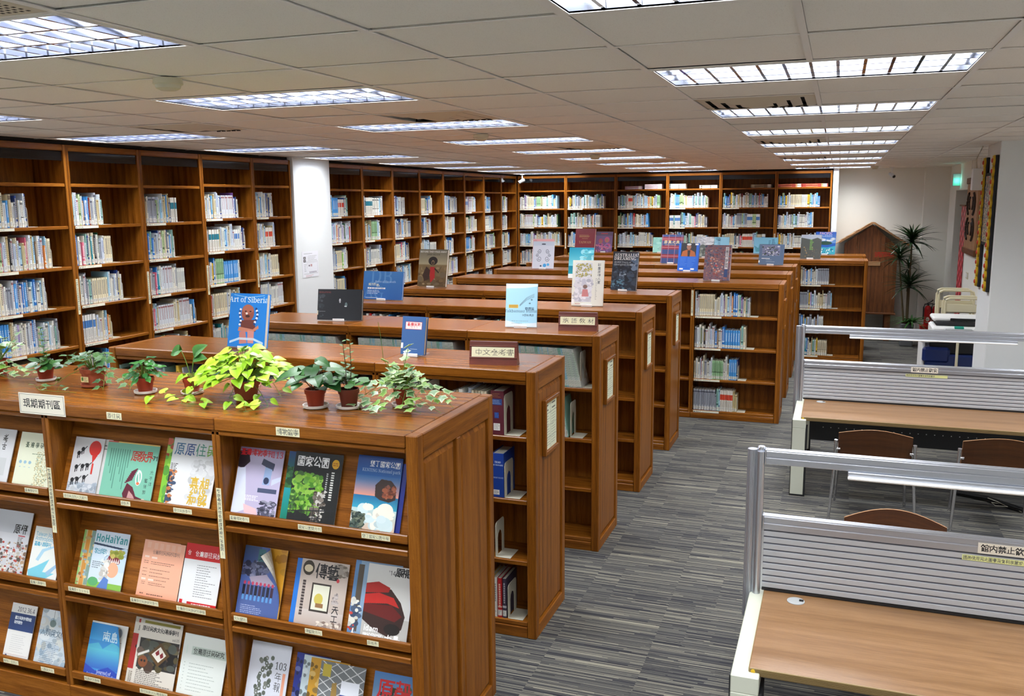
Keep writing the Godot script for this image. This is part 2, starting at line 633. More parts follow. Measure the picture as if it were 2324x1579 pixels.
func lamp_meshes() -> void:
	var hx := 0.575
	var hz := 0.25
	var b := MB.new()
	b.cyl(Vector3(-0.56, 0.086, 0), Vector3(0.56, 0.086, 0), 0.013, -1.0, 10)
	tube_mesh = b.mesh()
	b = MB.new()
	wedge(b, Vector3(0, 0.004, -0.08), Vector3(0, 0.004, 0.08), 0.056, 0.002, 0.012)
	blade_mesh = b.mesh()
	b = MB.new()
	wedge(b, Vector3(-hx, 0.003, 0), Vector3(hx, 0.003, 0), 0.06, 0.003, 0.014)
	rib_mesh = b.mesh()
	b = MB.new()
	b.fquad(Vector3(-hx, 0.14, -hz), Vector3(hx, 0.14, -hz), Vector3(hx, 0.14, hz), Vector3(-hx, 0.14, hz), Vector3.DOWN)
	for s in [-1, 1]:
		b.fquad(Vector3(-hx, 0.0, s * hz), Vector3(hx, 0.0, s * hz), Vector3(hx, 0.14, s * hz), Vector3(-hx, 0.14, s * hz), Vector3(0, 0, -s))
		b.fquad(Vector3(s * hx, 0.0, -hz), Vector3(s * hx, 0.0, hz), Vector3(s * hx, 0.14, hz), Vector3(s * hx, 0.14, -hz), Vector3(-s, 0, 0))
	housing_mesh = b.mesh()
	b = MB.new()
	for s in [-1, 1]:
		b.box(Vector3(-0.588, -0.002, minf(s * hz, s * 0.264)), Vector3(0.588, 0.006, maxf(s * hz, s * 0.264)), 0.001)
		b.box(Vector3(minf(s * hx, s * 0.588), -0.002, -hz), Vector3(maxf(s * hx, s * 0.588), 0.006, hz), 0.001)
	trim_mesh = b.mesh()
	b = MB.new()
	for z in [-0.083, 0.083]:
		wedge(b, Vector3(-hx, 0.003, z), Vector3(hx, 0.003, z), 0.06, 0.003, 0.014)
	for k in 11:
		for z in [-0.166, 0, 0.166]:
			wedge(b, Vector3(-hx + (k + 1) * hx / 6, 0.004, z - 0.08), Vector3(-hx + (k + 1) * hx / 6, 0.004, z + 0.08), 0.056, 0.002, 0.012)
	louver_mesh = b.mesh()


func build_lamps() -> void:
	lamp_meshes()
	var column := {-7: "left column beside wall bookcases", -3: "middle column over the low bookcases", 1: "right column over the aisle", 5: "column over the desks"}
	for j in [-7, -4, -1, 2, 5, 8, 11, 14, 17, 20, 23]:
		for i in [-7, -3, 1, 5]:
			if not lamp_cells.has(Vector2i(i, j)):
				continue
			var at := Vector3(TX * (i + 1), CEIL, -TZ * (j + 0.5))
			var order: int = [-7, -4, -1, 2, 5, 8, 11, 14, 17, 20, 23].find(j)
			var t := thing("ceiling_light", "louvred fluorescent ceiling light, %s, %s row from the back" % [column[i], ordinal(11 - order)], "ceiling light", at, 0.0, "fluorescent ceiling lights")
			part(t, "housing", housing_mesh, "reflector")
			part(t, "trim", trim_mesh, "grid_metal")
			for z in [-0.166, 0, 0.166]:
				part(t, "lamp_tube", tube_mesh, "lamp_tube").position.z = z
			if j >= -1 and j <= 5 and i != 5:
				for z in [-0.083, 0.083]:
					part(t, "rib", rib_mesh, "louver").position.z = z
				for k in 11:
					for z in [-0.166, 0, 0.166]:
						part(t, "louver_blade", blade_mesh, "louver").position = Vector3(-0.575 + (k + 1) * 0.575 / 6, 0, z)
			else:
				part(t, "louver", louver_mesh, "louver")
			var l := AreaLight3D.new()
			l.name = "lamp_glow"
			l.area_size = Vector2(1.13, 0.48)
			# the nearest fittings over the aisle run at lower power
			l.light_energy = light_energy * (0.7 if i == 1 and j >= -1 and j <= 5 else 1.0)
			l.light_color = Color(0.985, 0.992, 1.0)
			l.area_range = 20.0
			l.area_attenuation = 2.0
			l.shadow_enabled = true
			l.position = Vector3(0, 0.068, 0)
			l.rotation.x = -PI / 2
			t.add_child(l)


func ordinal(k: int) -> String:
	var words := ["", "first", "second", "third", "fourth", "fifth", "sixth", "seventh", "eighth", "ninth", "tenth"]
	if k < words.size():
		return words[k]
	var s := "th"
	if k % 100 < 11 or k % 100 > 13:
		s = ["th", "st", "nd", "rd", "th", "th", "th", "th", "th", "th"][k % 10]
	return "%d%s" % [k, s]


func build_ceiling_fittings() -> void:
	var spots := [[-2, 1, "nearest the camera, above the plants"], [-2, 7, "in the middle of the hall"], [-2, 13, "behind the middle of the hall"], [3, 23, "above the wooden hut cabinet"]]
	for s in spots:
		var t := thing("smoke_detector", "round cream smoke detector on ceiling %s" % s[2], "detector", Vector3(TX * s[0], CEIL, -TZ * s[1]), 0.0, "smoke detectors")
		var b := MB.new()
		b.lathe(Vector3.ZERO, [Vector2(0.055, 0.0), Vector2(0.058, -0.022), Vector2(0.05, -0.026)], 24)
		part(t, "base", b, "detector")
		b = MB.new()
		b.lathe(Vector3.ZERO, [Vector2(0.05, -0.026), Vector2(0.046, -0.038), Vector2(0.03, -0.046), Vector2(0.0, -0.047)], 24)
		part(t, "sensor_head", b, "detector")
	var cas := {Vector2i(-2, 4): "over the low bookcases, nearest", Vector2i(1, 4): "over the aisle, nearest", Vector2i(-5, 4): "near the left wall bookcases, nearest", Vector2i(-2, 10): "over the low bookcases, halfway back", Vector2i(1, 10): "over the aisle, halfway back", Vector2i(-6, 10): "near the left wall, halfway back", Vector2i(1, 16): "over the aisle, farther back", Vector2i(-2, 16): "over the low bookcases, farther back", Vector2i(1, 22): "over the aisle, by the back wall", Vector2i(-2, 22): "over the low bookcases, by back wall"}
	for k in cas:
		var t := thing("air_diffuser", "square beige ceiling air diffuser %s" % cas[k], "air vent", Vector3(TX * (k.x + 0.5), CEIL, -TZ * (k.y + 0.5)), 0.0, "ceiling air diffusers")
		var hx := TX / 2 - 0.012
		var hz := TZ / 2 - 0.012
		for q in 4:
			var s0 := 1.0 - q * 0.24
			var s1 := s0 - 0.17
			var b := MB.new()
			var y0 := 0.012 - q * 0.006
			var y1 := y0 - 0.016
			for m in 4:
				var d := [Vector2(-1, -1), Vector2(1, -1), Vector2(1, 1), Vector2(-1, 1)]
				var p: Vector2 = d[m]
				var r: Vector2 = d[(m + 1) % 4]
				b.fquad(Vector3(p.x * hx * s0, y0 - 0.006, p.y * hz * s0), Vector3(r.x * hx * s0, y0 - 0.006, r.y * hz * s0), Vector3(r.x * hx * s1, y1, r.y * hz * s1), Vector3(p.x * hx * s1, y1, p.y * hz * s1), Vector3.DOWN)
			if q == 3:
				b.fquad(Vector3(-hx * s1, y1, -hz * s1), Vector3(hx * s1, y1, -hz * s1), Vector3(hx * s1, y1, hz * s1), Vector3(-hx * s1, y1, hz * s1), Vector3.DOWN)
			part(t, "diffuser_ring" if q < 3 else "diffuser_core", b, "cassette")
		lbx(t, "back_box", Vector3(-hx, 0.02, -hz), Vector3(hx, 0.12, hz), "black_void")
		for q in 5:
			lbx(t, "vent_slot", Vector3(0.06 + q * 0.04, -0.0105, -0.21), Vector3(0.085 + q * 0.04, -0.006, -0.2), "black_void")
	# perforated return air panel in the cell beside the nearest light
	var g := thing("return_air_panel", "perforated beige return air panel in the ceiling at upper left", "air vent", Vector3(TX * -1.5, CEIL, TZ * 1.5))
	lbx(g, "panel", Vector3(-0.288, 0.0, -0.264), Vector3(0.288, 0.012, 0.264), "cassette", 0.002)
	var hb := MB.new()
	for a in 24:
		for c in 22:
			hb.box(Vector3(-0.26 + a * 0.022, -0.0006, -0.24 + c * 0.022), Vector3(-0.251 + a * 0.022, 0.0002, -0.231 + c * 0.022))
	part(g, "perforations", hb, "black_void").set_meta("kind", "stuff")
	for s in [[Vector3(2.08, CEIL, -13.35), 0.5, "white bullet camera hanging from ceiling above the hut cabinet"], [Vector3(-4.12, CEIL, -13.1), -0.9, "small bullet camera hanging in the corner of wall bookcases"]]:
		var t := thing("security_camera", s[2], "camera", s[0], s[1])
		var b := MB.new()
		b.cyl(Vector3.ZERO, Vector3(0, -0.012, 0), 0.04, -1.0, 16)
		b.cyl(Vector3(0, -0.012, 0), Vector3(0, -0.1, 0), 0.011, -1.0, 10)
		part(t, "mount", b, "white_plastic")
		b = MB.new()
		b.cyl(Vector3(0, -0.1, -0.04), Vector3(0, -0.15, 0.07), 0.03, -1.0, 16)
		part(t, "body", b, "grey_plastic")
		b = MB.new()
		b.cyl(Vector3(0, -0.15, 0.07), Vector3(0, -0.151, 0.072), 0.022, -1.0, 16)
		part(t, "lens", b, "black_plastic")


# ------------------------------------------------------------------ bookcases
const SHELVES := [1.110, 0.768, 0.430]


func raised_panel(b: MB, x0: float, x1: float, lo: Vector2, hi: Vector2, border := 0.03) -> void:
	# a panel in the plane x = x0 whose field stands out to x1; lo and hi are (z, y)
	var a := [Vector3(x0, lo.y, lo.x), Vector3(x0, lo.y, hi.x), Vector3(x0, hi.y, hi.x), Vector3(x0, hi.y, lo.x)]
	var i := [Vector3(x1, lo.y + border, lo.x + border), Vector3(x1, lo.y + border, hi.x - border), Vector3(x1, hi.y - border, hi.x - border), Vector3(x1, hi.y - border, lo.x + border)]
	var s := signf(x1 - x0)
	for k in 4:
		var m := (k + 1) % 4
		var nm: Vector3 = (a[m] - a[k]).cross(i[k] - a[k]).normalized()
		if nm.x * s < 0:
			nm = -nm
		var uv := func(p: Vector3) -> Vector2: return Vector2(p.y / 1.2, p.z / 0.6) + Vector2(0.31, 0.17)
		b.quad(a[k], a[m], i[m], i[k], nm, uv.call(a[k]), uv.call(a[m]), uv.call(i[m]), uv.call(i[k]))
	var uf := func(p: Vector3) -> Vector2: return Vector2(p.y / 1.2, p.z / 0.6) + Vector2(0.53, 0.71)
	b.quad(i[0], i[1], i[2], i[3], Vector3(s, 0, 0), uf.call(i[0]), uf.call(i[1]), uf.call(i[2]), uf.call(i[3]))


func end_panel(t: Node3D, xr: float, zf: float, zb: float, fields: int, side: int) -> void:
	var h := CASE_TOP
	var pw := 0.052
	var xa := minf(xr, xr - side * 0.05)
	var xb := maxf(xr, xr - side * 0.05)
	bx(t, "post", Vector3(xa, 0, zf - pw), Vector3(xb, h, zf), "wood", 0.004)
	bx(t, "post", Vector3(xa, 0, zb), Vector3(xb, h, zb + pw), "wood", 0.004)
	bx(t, "end_rail", Vector3(xa, h - 0.1, zb + pw), Vector3(xb, h - 0.0015, zf - pw), "wood", 0.004, 2)
	bx(t, "end_rail", Vector3(xa, 0, zb + pw), Vector3(xb, 0.07, zf - pw), "wood", 0.004, 2)
	var z0 := zb + pw
	var span := (zf - pw) - z0
	var each := span / fields
	for k in fields:
		var a := z0 + each * k + (0.02 if k > 0 else 0.0)
		var c := z0 + each * (k + 1) - (0.02 if k < fields - 1 else 0.0)
		var b := mb(t)
		raised_panel(b, xr - side * 0.02, xr - side * 0.006, Vector2(a, 0.07), Vector2(c, h - 0.1), 0.028)
		b.fquad(Vector3(xr - side * 0.032, 0.07, a), Vector3(xr - side * 0.032, 0.07, c), Vector3(xr - side * 0.032, h - 0.1, c), Vector3(xr - side * 0.032, h - 0.1, a), Vector3(-side, 0, 0))
		part(t, "end_panel", b, "wood")
		if k > 0:
			bx(t, "mid_stile", Vector3(xa, 0.07, a - 0.04), Vector3(xb, h - 0.1, a), "wood", 0.004, 1)


func low_case(label: String, xl: float, xr: float, zf: float, depth: float, units: int, rack := false) -> Node3D:
	var zb := zf - depth
	var t := thing("low_bookcase", label, "bookcase", Vector3((xl + xr) / 2, 0, (zf + zb) / 2), 0.0, "low wooden bookcases in rows")
	var h := CASE_TOP
	end_panel(t, xr, zf, zb, 2 if rack else 1, 1)
	end_panel(t, xl, zf, zb, 2 if rack else 1, -1)
	var w := (xr - xl) / units
	var zm := (zf + zb) / 2 if not rack else zf - 0.42
	for k in units:
		var a := xl + w * k
		var c := a + w
		var ta := a + 0.001 if k > 0 else xl + 0.052
		var tc := c - 0.001 if k < units - 1 else xr - 0.052
		bx(t, "top_board", Vector3(ta, h - 0.022, zb + 0.022), Vector3(tc, h, zf - 0.02), "wood_top", 0.0025, 0)
		bx(t, "front_rail", Vector3(ta, h - 0.05, zf - 0.02), Vector3(tc, h, zf - 0.0005), "wood_top", 0.003, 0)
		bx(t, "moulding", Vector3(ta, h - 0.072, zf - 0.03), Vector3(tc, h - 0.053, zf - 0.006), "wood_top", 0.004, 0)
		bx(t, "back_rail", Vector3(ta, h - 0.05, zb + 0.0005), Vector3(tc, h, zb + 0.02), "wood_top", 0.003, 0)
		bx(t, "plinth", Vector3(ta, 0, zf - 0.022), Vector3(tc, 0.06 if not rack else 0.115, zf - 0.003), "wood_top", 0.003, 0)
		bx(t, "plinth", Vector3(ta, 0, zb + 0.003), Vector3(tc, 0.06, zb + 0.022), "wood_top", 0.003, 0)
		var sa := a + (0.021 if k > 0 else 0.052)
		var sc := c - (0.021 if k < units - 1 else 0.052)
		if k > 0:
			bx(t, "side_board", Vector3(a + 0.0008, 0.0, zb + 0.024), Vector3(a + 0.02, h - 0.05, zf - 0.006), "wood_top", 0.003, 1)
		if k < units - 1:
			bx(t, "side_board", Vector3(c - 0.02, 0.0, zb + 0.024), Vector3(c - 0.0008, h - 0.05, zf - 0.006), "wood_top", 0.003, 1)
		bx(t, "back_board", Vector3(sa, 0.06, zm - 0.005), Vector3(sc, h - 0.022, zm + 0.005), "wood", 0.0, 1)
		bx(t, "bottom_board", Vector3(sa, 0.062, zb + 0.024), Vector3(sc, 0.087, zf - 0.01), "wood_top", 0.003, 0)
		if not rack:
			for y in SHELVES:
				bx(t, "shelf", Vector3(sa, y - 0.025, zb + 0.012), Vector3(sc, y, zf - 0.01), "wood_top", 0.003, 0)
		else:
			for y in SHELVES:
				bx(t, "shelf", Vector3(sa, y - 0.025, zb + 0.012), Vector3(sc, y, zm - 0.005), "wood_top", 0.003, 0)
			for r in RACK_ROWS.size():
				var ly: float = RACK_ROWS[r]
				# a shelf edge, above it a sloping display board with a lip
				if r < 2:
					bx(t, "shelf", Vector3(sa, ly - 0.087, zm + 0.005), Vector3(sc, ly - 0.062, zf - 0.004), "wood_top", 0.004, 0)
				bx(t, "rack_lip", Vector3(sa, ly - 0.037, zf - 0.018), Vector3(sc, ly, zf - 0.003), "wood_top", 0.003, 0)
				var b := mb(t)
				var y0 := ly - 0.035
				var y1 := minf(ly + 0.30, h - 0.08)
				var p0 := Vector3(0, y0, zf - 0.03)
				var p1 := Vector3(0, y1, zf - 0.03 - (y1 - y0) * tan(RACK_LEAN))
				var off := Vector3(0, -0.012 * sin(RACK_LEAN), -0.012 * cos(RACK_LEAN))
				var q := func(x: float, p: Vector3) -> Vector3: return Vector3(x, p.y, p.z)
				var nm := Vector3(0, sin(RACK_LEAN), cos(RACK_LEAN))
				var A: Vector3 = q.call(sa, p0)
				var B: Vector3 = q.call(sc, p0)
				var C: Vector3 = q.call(sc, p1)
				var D: Vector3 = q.call(sa, p1)
				b.quad(A, B, C, D, nm, Vector2(A.x / 1.2, 0.1 + r * 0.2), Vector2(B.x / 1.2, 0.1 + r * 0.2), Vector2(C.x / 1.2, 0.62 + r * 0.2), Vector2(D.x / 1.2, 0.62 + r * 0.2))
				b.quad(A + off, B + off, C + off, D + off, -nm)
				b.fquad(D, C, C + off, D + off, Vector3.UP)
				b.fquad(A, B, B + off, A + off, Vector3.DOWN)
				part(t, "display_board", b, "wood")
	return t


const RACK_ROWS := [1.066, 0.622, 0.190]
const RACK_LEAN := 0.36

# front z, right end x, units
const CASES := [[-0.4775, -0.1094, 3, 0.777], [-1.807, -0.0923, 3, 0.53], [-3.093, -0.0854, 3, 0.541], [-4.401, -0.0833, 3, 0.55], [-5.684, -0.0734, 3, 0.53], [-7.048, 0.8277, 4, 0.54], [-8.361, 0.8294, 4, 0.54], [-9.652, 0.8278, 4, 0.54], [-11.0, 1.7337, 5, 0.54], [-12.15, 1.7337, 5, 0.54]]


func build_low_cases() -> void:
	var labels := ["wooden magazine rack with sloping display shelves and pot plants on top", "low wooden bookcase directly behind the rack with plants", "low wooden bookcase holding slanting white and green journals", "low wooden bookcase with blue landscape book standing on top", "fifth low wooden bookcase from the front, beside the aisle", "low wooden bookcase jutting into the aisle with dragon book on top", "low wooden bookcase just behind the one jutting into the aisle", "low wooden bookcase with grey river photo book on top", "longest low bookcase with filled shelves facing the small hut", "rearmost low wooden bookcase in front of the back wall"]
	for k in CASES.size():
		var c: Array = CASES[k]
		var xl := -2.86 if k > 0 else -2.86
		low_case(labels[k], xl, c[1], c[0], c[3], c[2], k == 0)
	# framed notices on the end panels
	for k in [1, 2, 3, 4, 5, 6, 7]:
		var c: Array = CASES[k]
		var zc: float = c[0] - c[3] / 2 + 0.01
		var t := thing("framed_notice", "small wood-framed shelf guide on the end of %s low bookcase" % ordinal(k + 1), "notice", Vector3(c[1] - 0.006, 0.98, zc), 0.0, "framed shelf guides")
		var w := 0.125
		var hh := 0.305
		lbx(t, "frame_side", Vector3(0, 0, -w), Vector3(0.022, hh, -w + 0.022), "wood", 0.003, 1)
		lbx(t, "frame_side", Vector3(0, 0, w - 0.022), Vector3(0.022, hh, w), "wood", 0.003, 1)
		lbx(t, "frame_rail", Vector3(0, 0, -w + 0.022), Vector3(0.022, 0.022, w - 0.022), "wood", 0.003, 2)
		lbx(t, "frame_rail", Vector3(0, hh - 0.022, -w + 0.022), Vector3(0.022, hh, w - 0.022), "wood", 0.003, 2)
		printed(t, "guide_sheet", Vector3(0.008, 0.022, w - 0.022), Vector3(0, 0, -1), Vector3.UP, Vector2(2 * w - 0.044, hh - 0.044), "guide_sheet", 0.001)


# ------------------------------------------------------------------ wall bookcases
func wall_bay(label: String, at: Vector3, turn: float, w: float, levels: Array) -> Node3D:
	var t := thing("wall_bookcase", label, "bookcase", at, turn, "tall wooden wall bookcases")
	var h := 2.785
	var d := 0.335
	lbx(t, "side_board", Vector3(0.0006, 0, -d), Vector3(0.026, h, 0), "wood_top", 0.004, 1)
	lbx(t, "side_board", Vector3(w - 0.026, 0, -d), Vector3(w - 0.0006, h, 0), "wood_top", 0.004, 1)
	lbx(t, "top_rail", Vector3(0.026, 2.737, -d), Vector3(w - 0.026, h, -0.004), "wood_top", 0.003, 0)
	var vp := lbx(t, "glass_valance", Vector3(0.03, 2.662, -0.02), Vector3(w - 0.03, 2.735, -0.012), "dark_glass", 0.002)
	vp.set_meta("label", "glossy dark valance under the top rail")
	lbx(t, "back_board", Vector3(0.026, 0.05, -d + 0.001), Vector3(w - 0.026, 2.737, -d + 0.012), "wood", 0.0, 1)
	for y in levels:
		lbx(t, "shelf", Vector3(0.026, y - 0.026, -d + 0.012), Vector3(w - 0.026, y, -0.008), "wood_top", 0.004, 0)
	lbx(t, "plinth", Vector3(0.026, 0, -0.03), Vector3(w - 0.026, 0.045, -0.012), "wood_top", 0.003, 0)
	return t


const LEVELS := [2.49, 2.165, 1.85, 1.535, 1.225, 0.91, 0.6, 0.3, 0.07]
const LEVELS_FAR := [2.515, 2.19, 1.856, 1.522, 1.19, 0.87, 0.55, 0.27, 0.07]
const S1_Z := [-2.2, -2.998, -3.774, -4.559, -5.345, -6.018]
const S2_Z := [-6.779, -7.580, -8.399, -9.217, -10.036, -10.847, -11.685, -12.504, -13.3]
const BK_X := [-4.286, -3.36, -2.431, -1.511, -0.6, 0.311, 1.186]
const WALL_X := -4.30

const S1_NAMES := ["leftmost wall bay", "second wall bay from left", "third wall bay from left", "fourth wall bay from left", "wall bay beside white pillar"]


func build_wall_cases() -> void:
	for k in 5:
		var w: float = S1_Z[k] - S1_Z[k + 1]
		var lv := LEVELS.duplicate()
		if k >= 3:
			for m in lv.size() - 1:
				lv[m] += 0.022
		var t := wall_bay("tall wooden bookcase on left wall, %s" % S1_NAMES[k], Vector3(WALL_X, 0, S1_Z[k]), PI / 2, w, lv)
		bay_labels(t, w, lv, k, true)
		for r in range(1, 7):
			shelf_books(t.transform, lv[r], 0.032, w - 0.03, S1_FILL[k][r - 1], 0, S1_NAMES[k], r)
	for k in 8:
		var w: float = S2_Z[k] - S2_Z[k + 1]
		var t := wall_bay("tall wooden bookcase on far left wall, %s bay after the white pillar" % ordinal(k + 1), Vector3(WALL_X, 0, S2_Z[k]), PI / 2, w, LEVELS)
		bay_labels(t, w, LEVELS, k, false)
		for r in range(1, 7):
			shelf_books(t.transform, LEVELS[r], 0.032, w - 0.03, [0.72, 0.55, 0.62, 0.5, 0.66, 0.45, 0.58, 0.6, 0.48, 0.7][(k * 3 + r * 7) % 10], 1, "", r)
	for k in 6:
		var w: float = BK_X[k + 1] - BK_X[k]
		var t := wall_bay("tall wooden bookcase on the back wall, %s bay from the corner" % ordinal(k + 1), Vector3(BK_X[k], 0, -13.3), 0.0, w, LEVELS_FAR)
		bay_labels(t, w, LEVELS_FAR, k, false)
		for r in range(1, 7):
			shelf_books(t.transform, LEVELS_FAR[r], 0.032, w - 0.03, BK_FILL[k][(r - 1) % 4], 2, "", r)
		for q in FLAT_STACKS[k]:
			for m in q[2]:
				var x: float = 0.04 + q[0] * (w - 0.08)
				var tr := Transform3D(Basis(Vector3.BACK, PI / 2).scaled_local(Vector3(0.028, q[1], 0.22)), Vector3(x, LEVELS_FAR[0] + 0.014 + m * 0.029, -0.03))
				book_list.append([t.transform * tr, q[3], 9, "", false])


const FLAT_STACKS := [[], [], [[0.5, 0.3, 2, 41], [0.92, 0.3, 3, 42]], [[0.32, 0.3, 3, 1], [0.97, 0.3, 2, 1]], [[0.95, 0.34, 2, 43]], [[0.46, 0.4, 2, 40], [0.97, 0.4, 2, 40]]]
const S1_FILL := [[0.55, 0.78, 0.68, 0.8, 0.7, 0.6], [0.46, 0.55, 0.68, 0.47, 0.5, 0.6], [0.6, 0.5, 0.64, 0.82, 0.7, 0.5], [0.74, 0.84, 0.72, 0.68, 0.75, 0.6], [0.54, 0.56, 0.64, 0.74, 0.6, 0.5]]
const BK_FILL := [[0.84, 0.88, 0.92, 0.6], [0.78, 0.72, 0.6, 0.5], [0.9, 0.64, 0.76, 0.7], [0.8, 0.78, 0.8, 0.6], [0.88, 0.74, 0.86, 0.6], [0.84, 0.72, 0.9, 0.6]]


func bay_labels(t: Node3D, w: float, lv: Array, k: int, near: bool) -> void:
	for r in range(1, 7):
		printed(t, "label_strip", Vector3(0.04, lv[r] - 0.023, -0.0075), Vector3.RIGHT, Vector3.UP, Vector2(w * 0.3, 0.02), "call_strip_%d" % ((k + r) % 4), 0.0012)
	if k > 0:
		printed(t, "stile_notice", Vector3(-0.012, 1.47, 0.0006), Vector3.RIGHT, Vector3.UP, Vector2(0.022, 0.28), "stile_notice", 0.0012)


# ------------------------------------------------------------------ books
const BOOK_COLORS := [
	[Color(0.88, 0.88, 0.85), Color(0.3, 0.36, 0.45), "white"], [Color(0.92, 0.91, 0.87), Color(0.2, 0.2, 0.2), "white"], [Color(0.84, 0.86, 0.88), Color(0.5, 0.2, 0.2), "white"], [Color(0.9, 0.88, 0.82), Color(0.15, 0.35, 0.55), "off-white"],
	[Color(0.86, 0.8, 0.66), Color(0.3, 0.25, 0.2), "cream"], [Color(0.9, 0.86, 0.74), Color(0.2, 0.2, 0.24), "cream"], [Color(0.83, 0.78, 0.6), Color(0.45, 0.3, 0.1), "cream"],
	[Color(0.62, 0.8, 0.9), Color(0.1, 0.2, 0.4), "pale blue"], [Color(0.72, 0.86, 0.92), Color(0.2, 0.3, 0.5), "pale blue"], [Color(0.3, 0.6, 0.86), Color(0.95, 0.95, 0.95), "sky blue"], [Color(0.16, 0.46, 0.78), Color(0.95, 0.95, 0.95), "blue"], [Color(0.1, 0.22, 0.5), Color(0.9, 0.85, 0.6), "navy"],
	[Color(0.6, 0.78, 0.74), Color(0.15, 0.3, 0.3), "pale teal"], [Color(0.1, 0.55, 0.62), Color(0.95, 0.95, 0.95), "teal"], [Color(0.74, 0.82, 0.62), Color(0.2, 0.3, 0.15), "pale green"], [Color(0.5, 0.74, 0.28), Color(0.95, 0.95, 0.9), "green"],
	[Color(0.88, 0.66, 0.68), Color(0.4, 0.1, 0.15), "pink"], [Color(0.84, 0.4, 0.5), Color(0.98, 0.95, 0.95), "rose"], [Color(0.74, 0.16, 0.16), Color(0.95, 0.9, 0.8), "red"], [Color(0.5, 0.1, 0.12), Color(0.9, 0.8, 0.5), "maroon"],
	[Color(0.66, 0.68, 0.72), Color(0.15, 0.15, 0.2), "grey"], [Color(0.5, 0.52, 0.56), Color(0.95, 0.95, 0.95), "grey"], [Color(0.16, 0.16, 0.18), Color(0.9, 0.9, 0.9), "black"], [Color(0.22, 0.2, 0.24), Color(0.85, 0.7, 0.3), "black"],
	[Color(0.72, 0.66, 0.82), Color(0.25, 0.15, 0.4), "lilac"], [Color(0.45, 0.3, 0.55), Color(0.95, 0.95, 0.95), "purple"], [Color(0.93, 0.78, 0.25), Color(0.2, 0.15, 0.05), "yellow"], [Color(0.88, 0.52, 0.2), Color(0.98, 0.95, 0.9), "orange"],
	[Color(0.8, 0.84, 0.9), Color(0.15, 0.25, 0.5), "bluish white"], [Color(0.86, 0.9, 0.93), Color(0.4, 0.3, 0.2), "bluish white"], [Color(0.52, 0.4, 0.3), Color(0.95, 0.9, 0.8), "brown"], [Color(0.12, 0.32, 0.22), Color(0.9, 0.85, 0.6), "dark green"],
]
# from 40 on: special sets (red bound volumes, mauve stacks, white set with teal band, beige set, pink set, dark striped set, white-green journal ...)
const BOOK_SETS := [
	[Color(0.62, 0.24, 0.2), Color(0.85, 0.7, 0.45), "red-brown"], [Color(0.7, 0.58, 0.62), Color(0.9, 0.88, 0.88), "mauve"], [Color(0.82, 0.76, 0.78), Color(0.5, 0.4, 0.45), "pale mauve"], [Color(0.5, 0.42, 0.32), Color(0.85, 0.8, 0.7), "brown"],
	[Color(0.9, 0.89, 0.85), Color(0.13, 0.48, 0.56), "teal-band white"], [Color(0.84, 0.8, 0.7), Color(0.35, 0.3, 0.25), "beige"], [Color(0.9, 0.72, 0.74), Color(0.5, 0.3, 0.35), "pale pink"], [Color(0.9, 0.9, 0.88), Color(0.3, 0.5, 0.75), "blue-band white"],
	[Color(0.62, 0.78, 0.6), Color(0.2, 0.3, 0.2), "light green"], [Color(0.9, 0.88, 0.84), Color(0.86, 0.3, 0.2), "orange-band white"], [Color(0.15, 0.35, 0.2), Color(0.8, 0.7, 0.4), "dark green"], [Color(0.86, 0.88, 0.86), Color(0.4, 0.62, 0.5), "white and green"],
	[Color(0.8, 0.84, 0.82), Color(0.45, 0.5, 0.5), "white"], [Color(0.55, 0.75, 0.7), Color(0.9, 0.92, 0.9), "green"], [Color(0.62, 0.8, 0.86), Color(0.9, 0.92, 0.9), "pale blue"], [Color(0.26, 0.23, 0.3), Color(0.85, 0.85, 0.85), "charcoal"],
]

var book_meshes := {}
var book_list := []      # [transform, design, priority, label, ordered]


func spine_design(k: int) -> Array:
	return BOOK_COLORS[k] if k < BOOK_COLORS.size() else BOOK_SETS[(k - 40) % BOOK_SETS.size()]


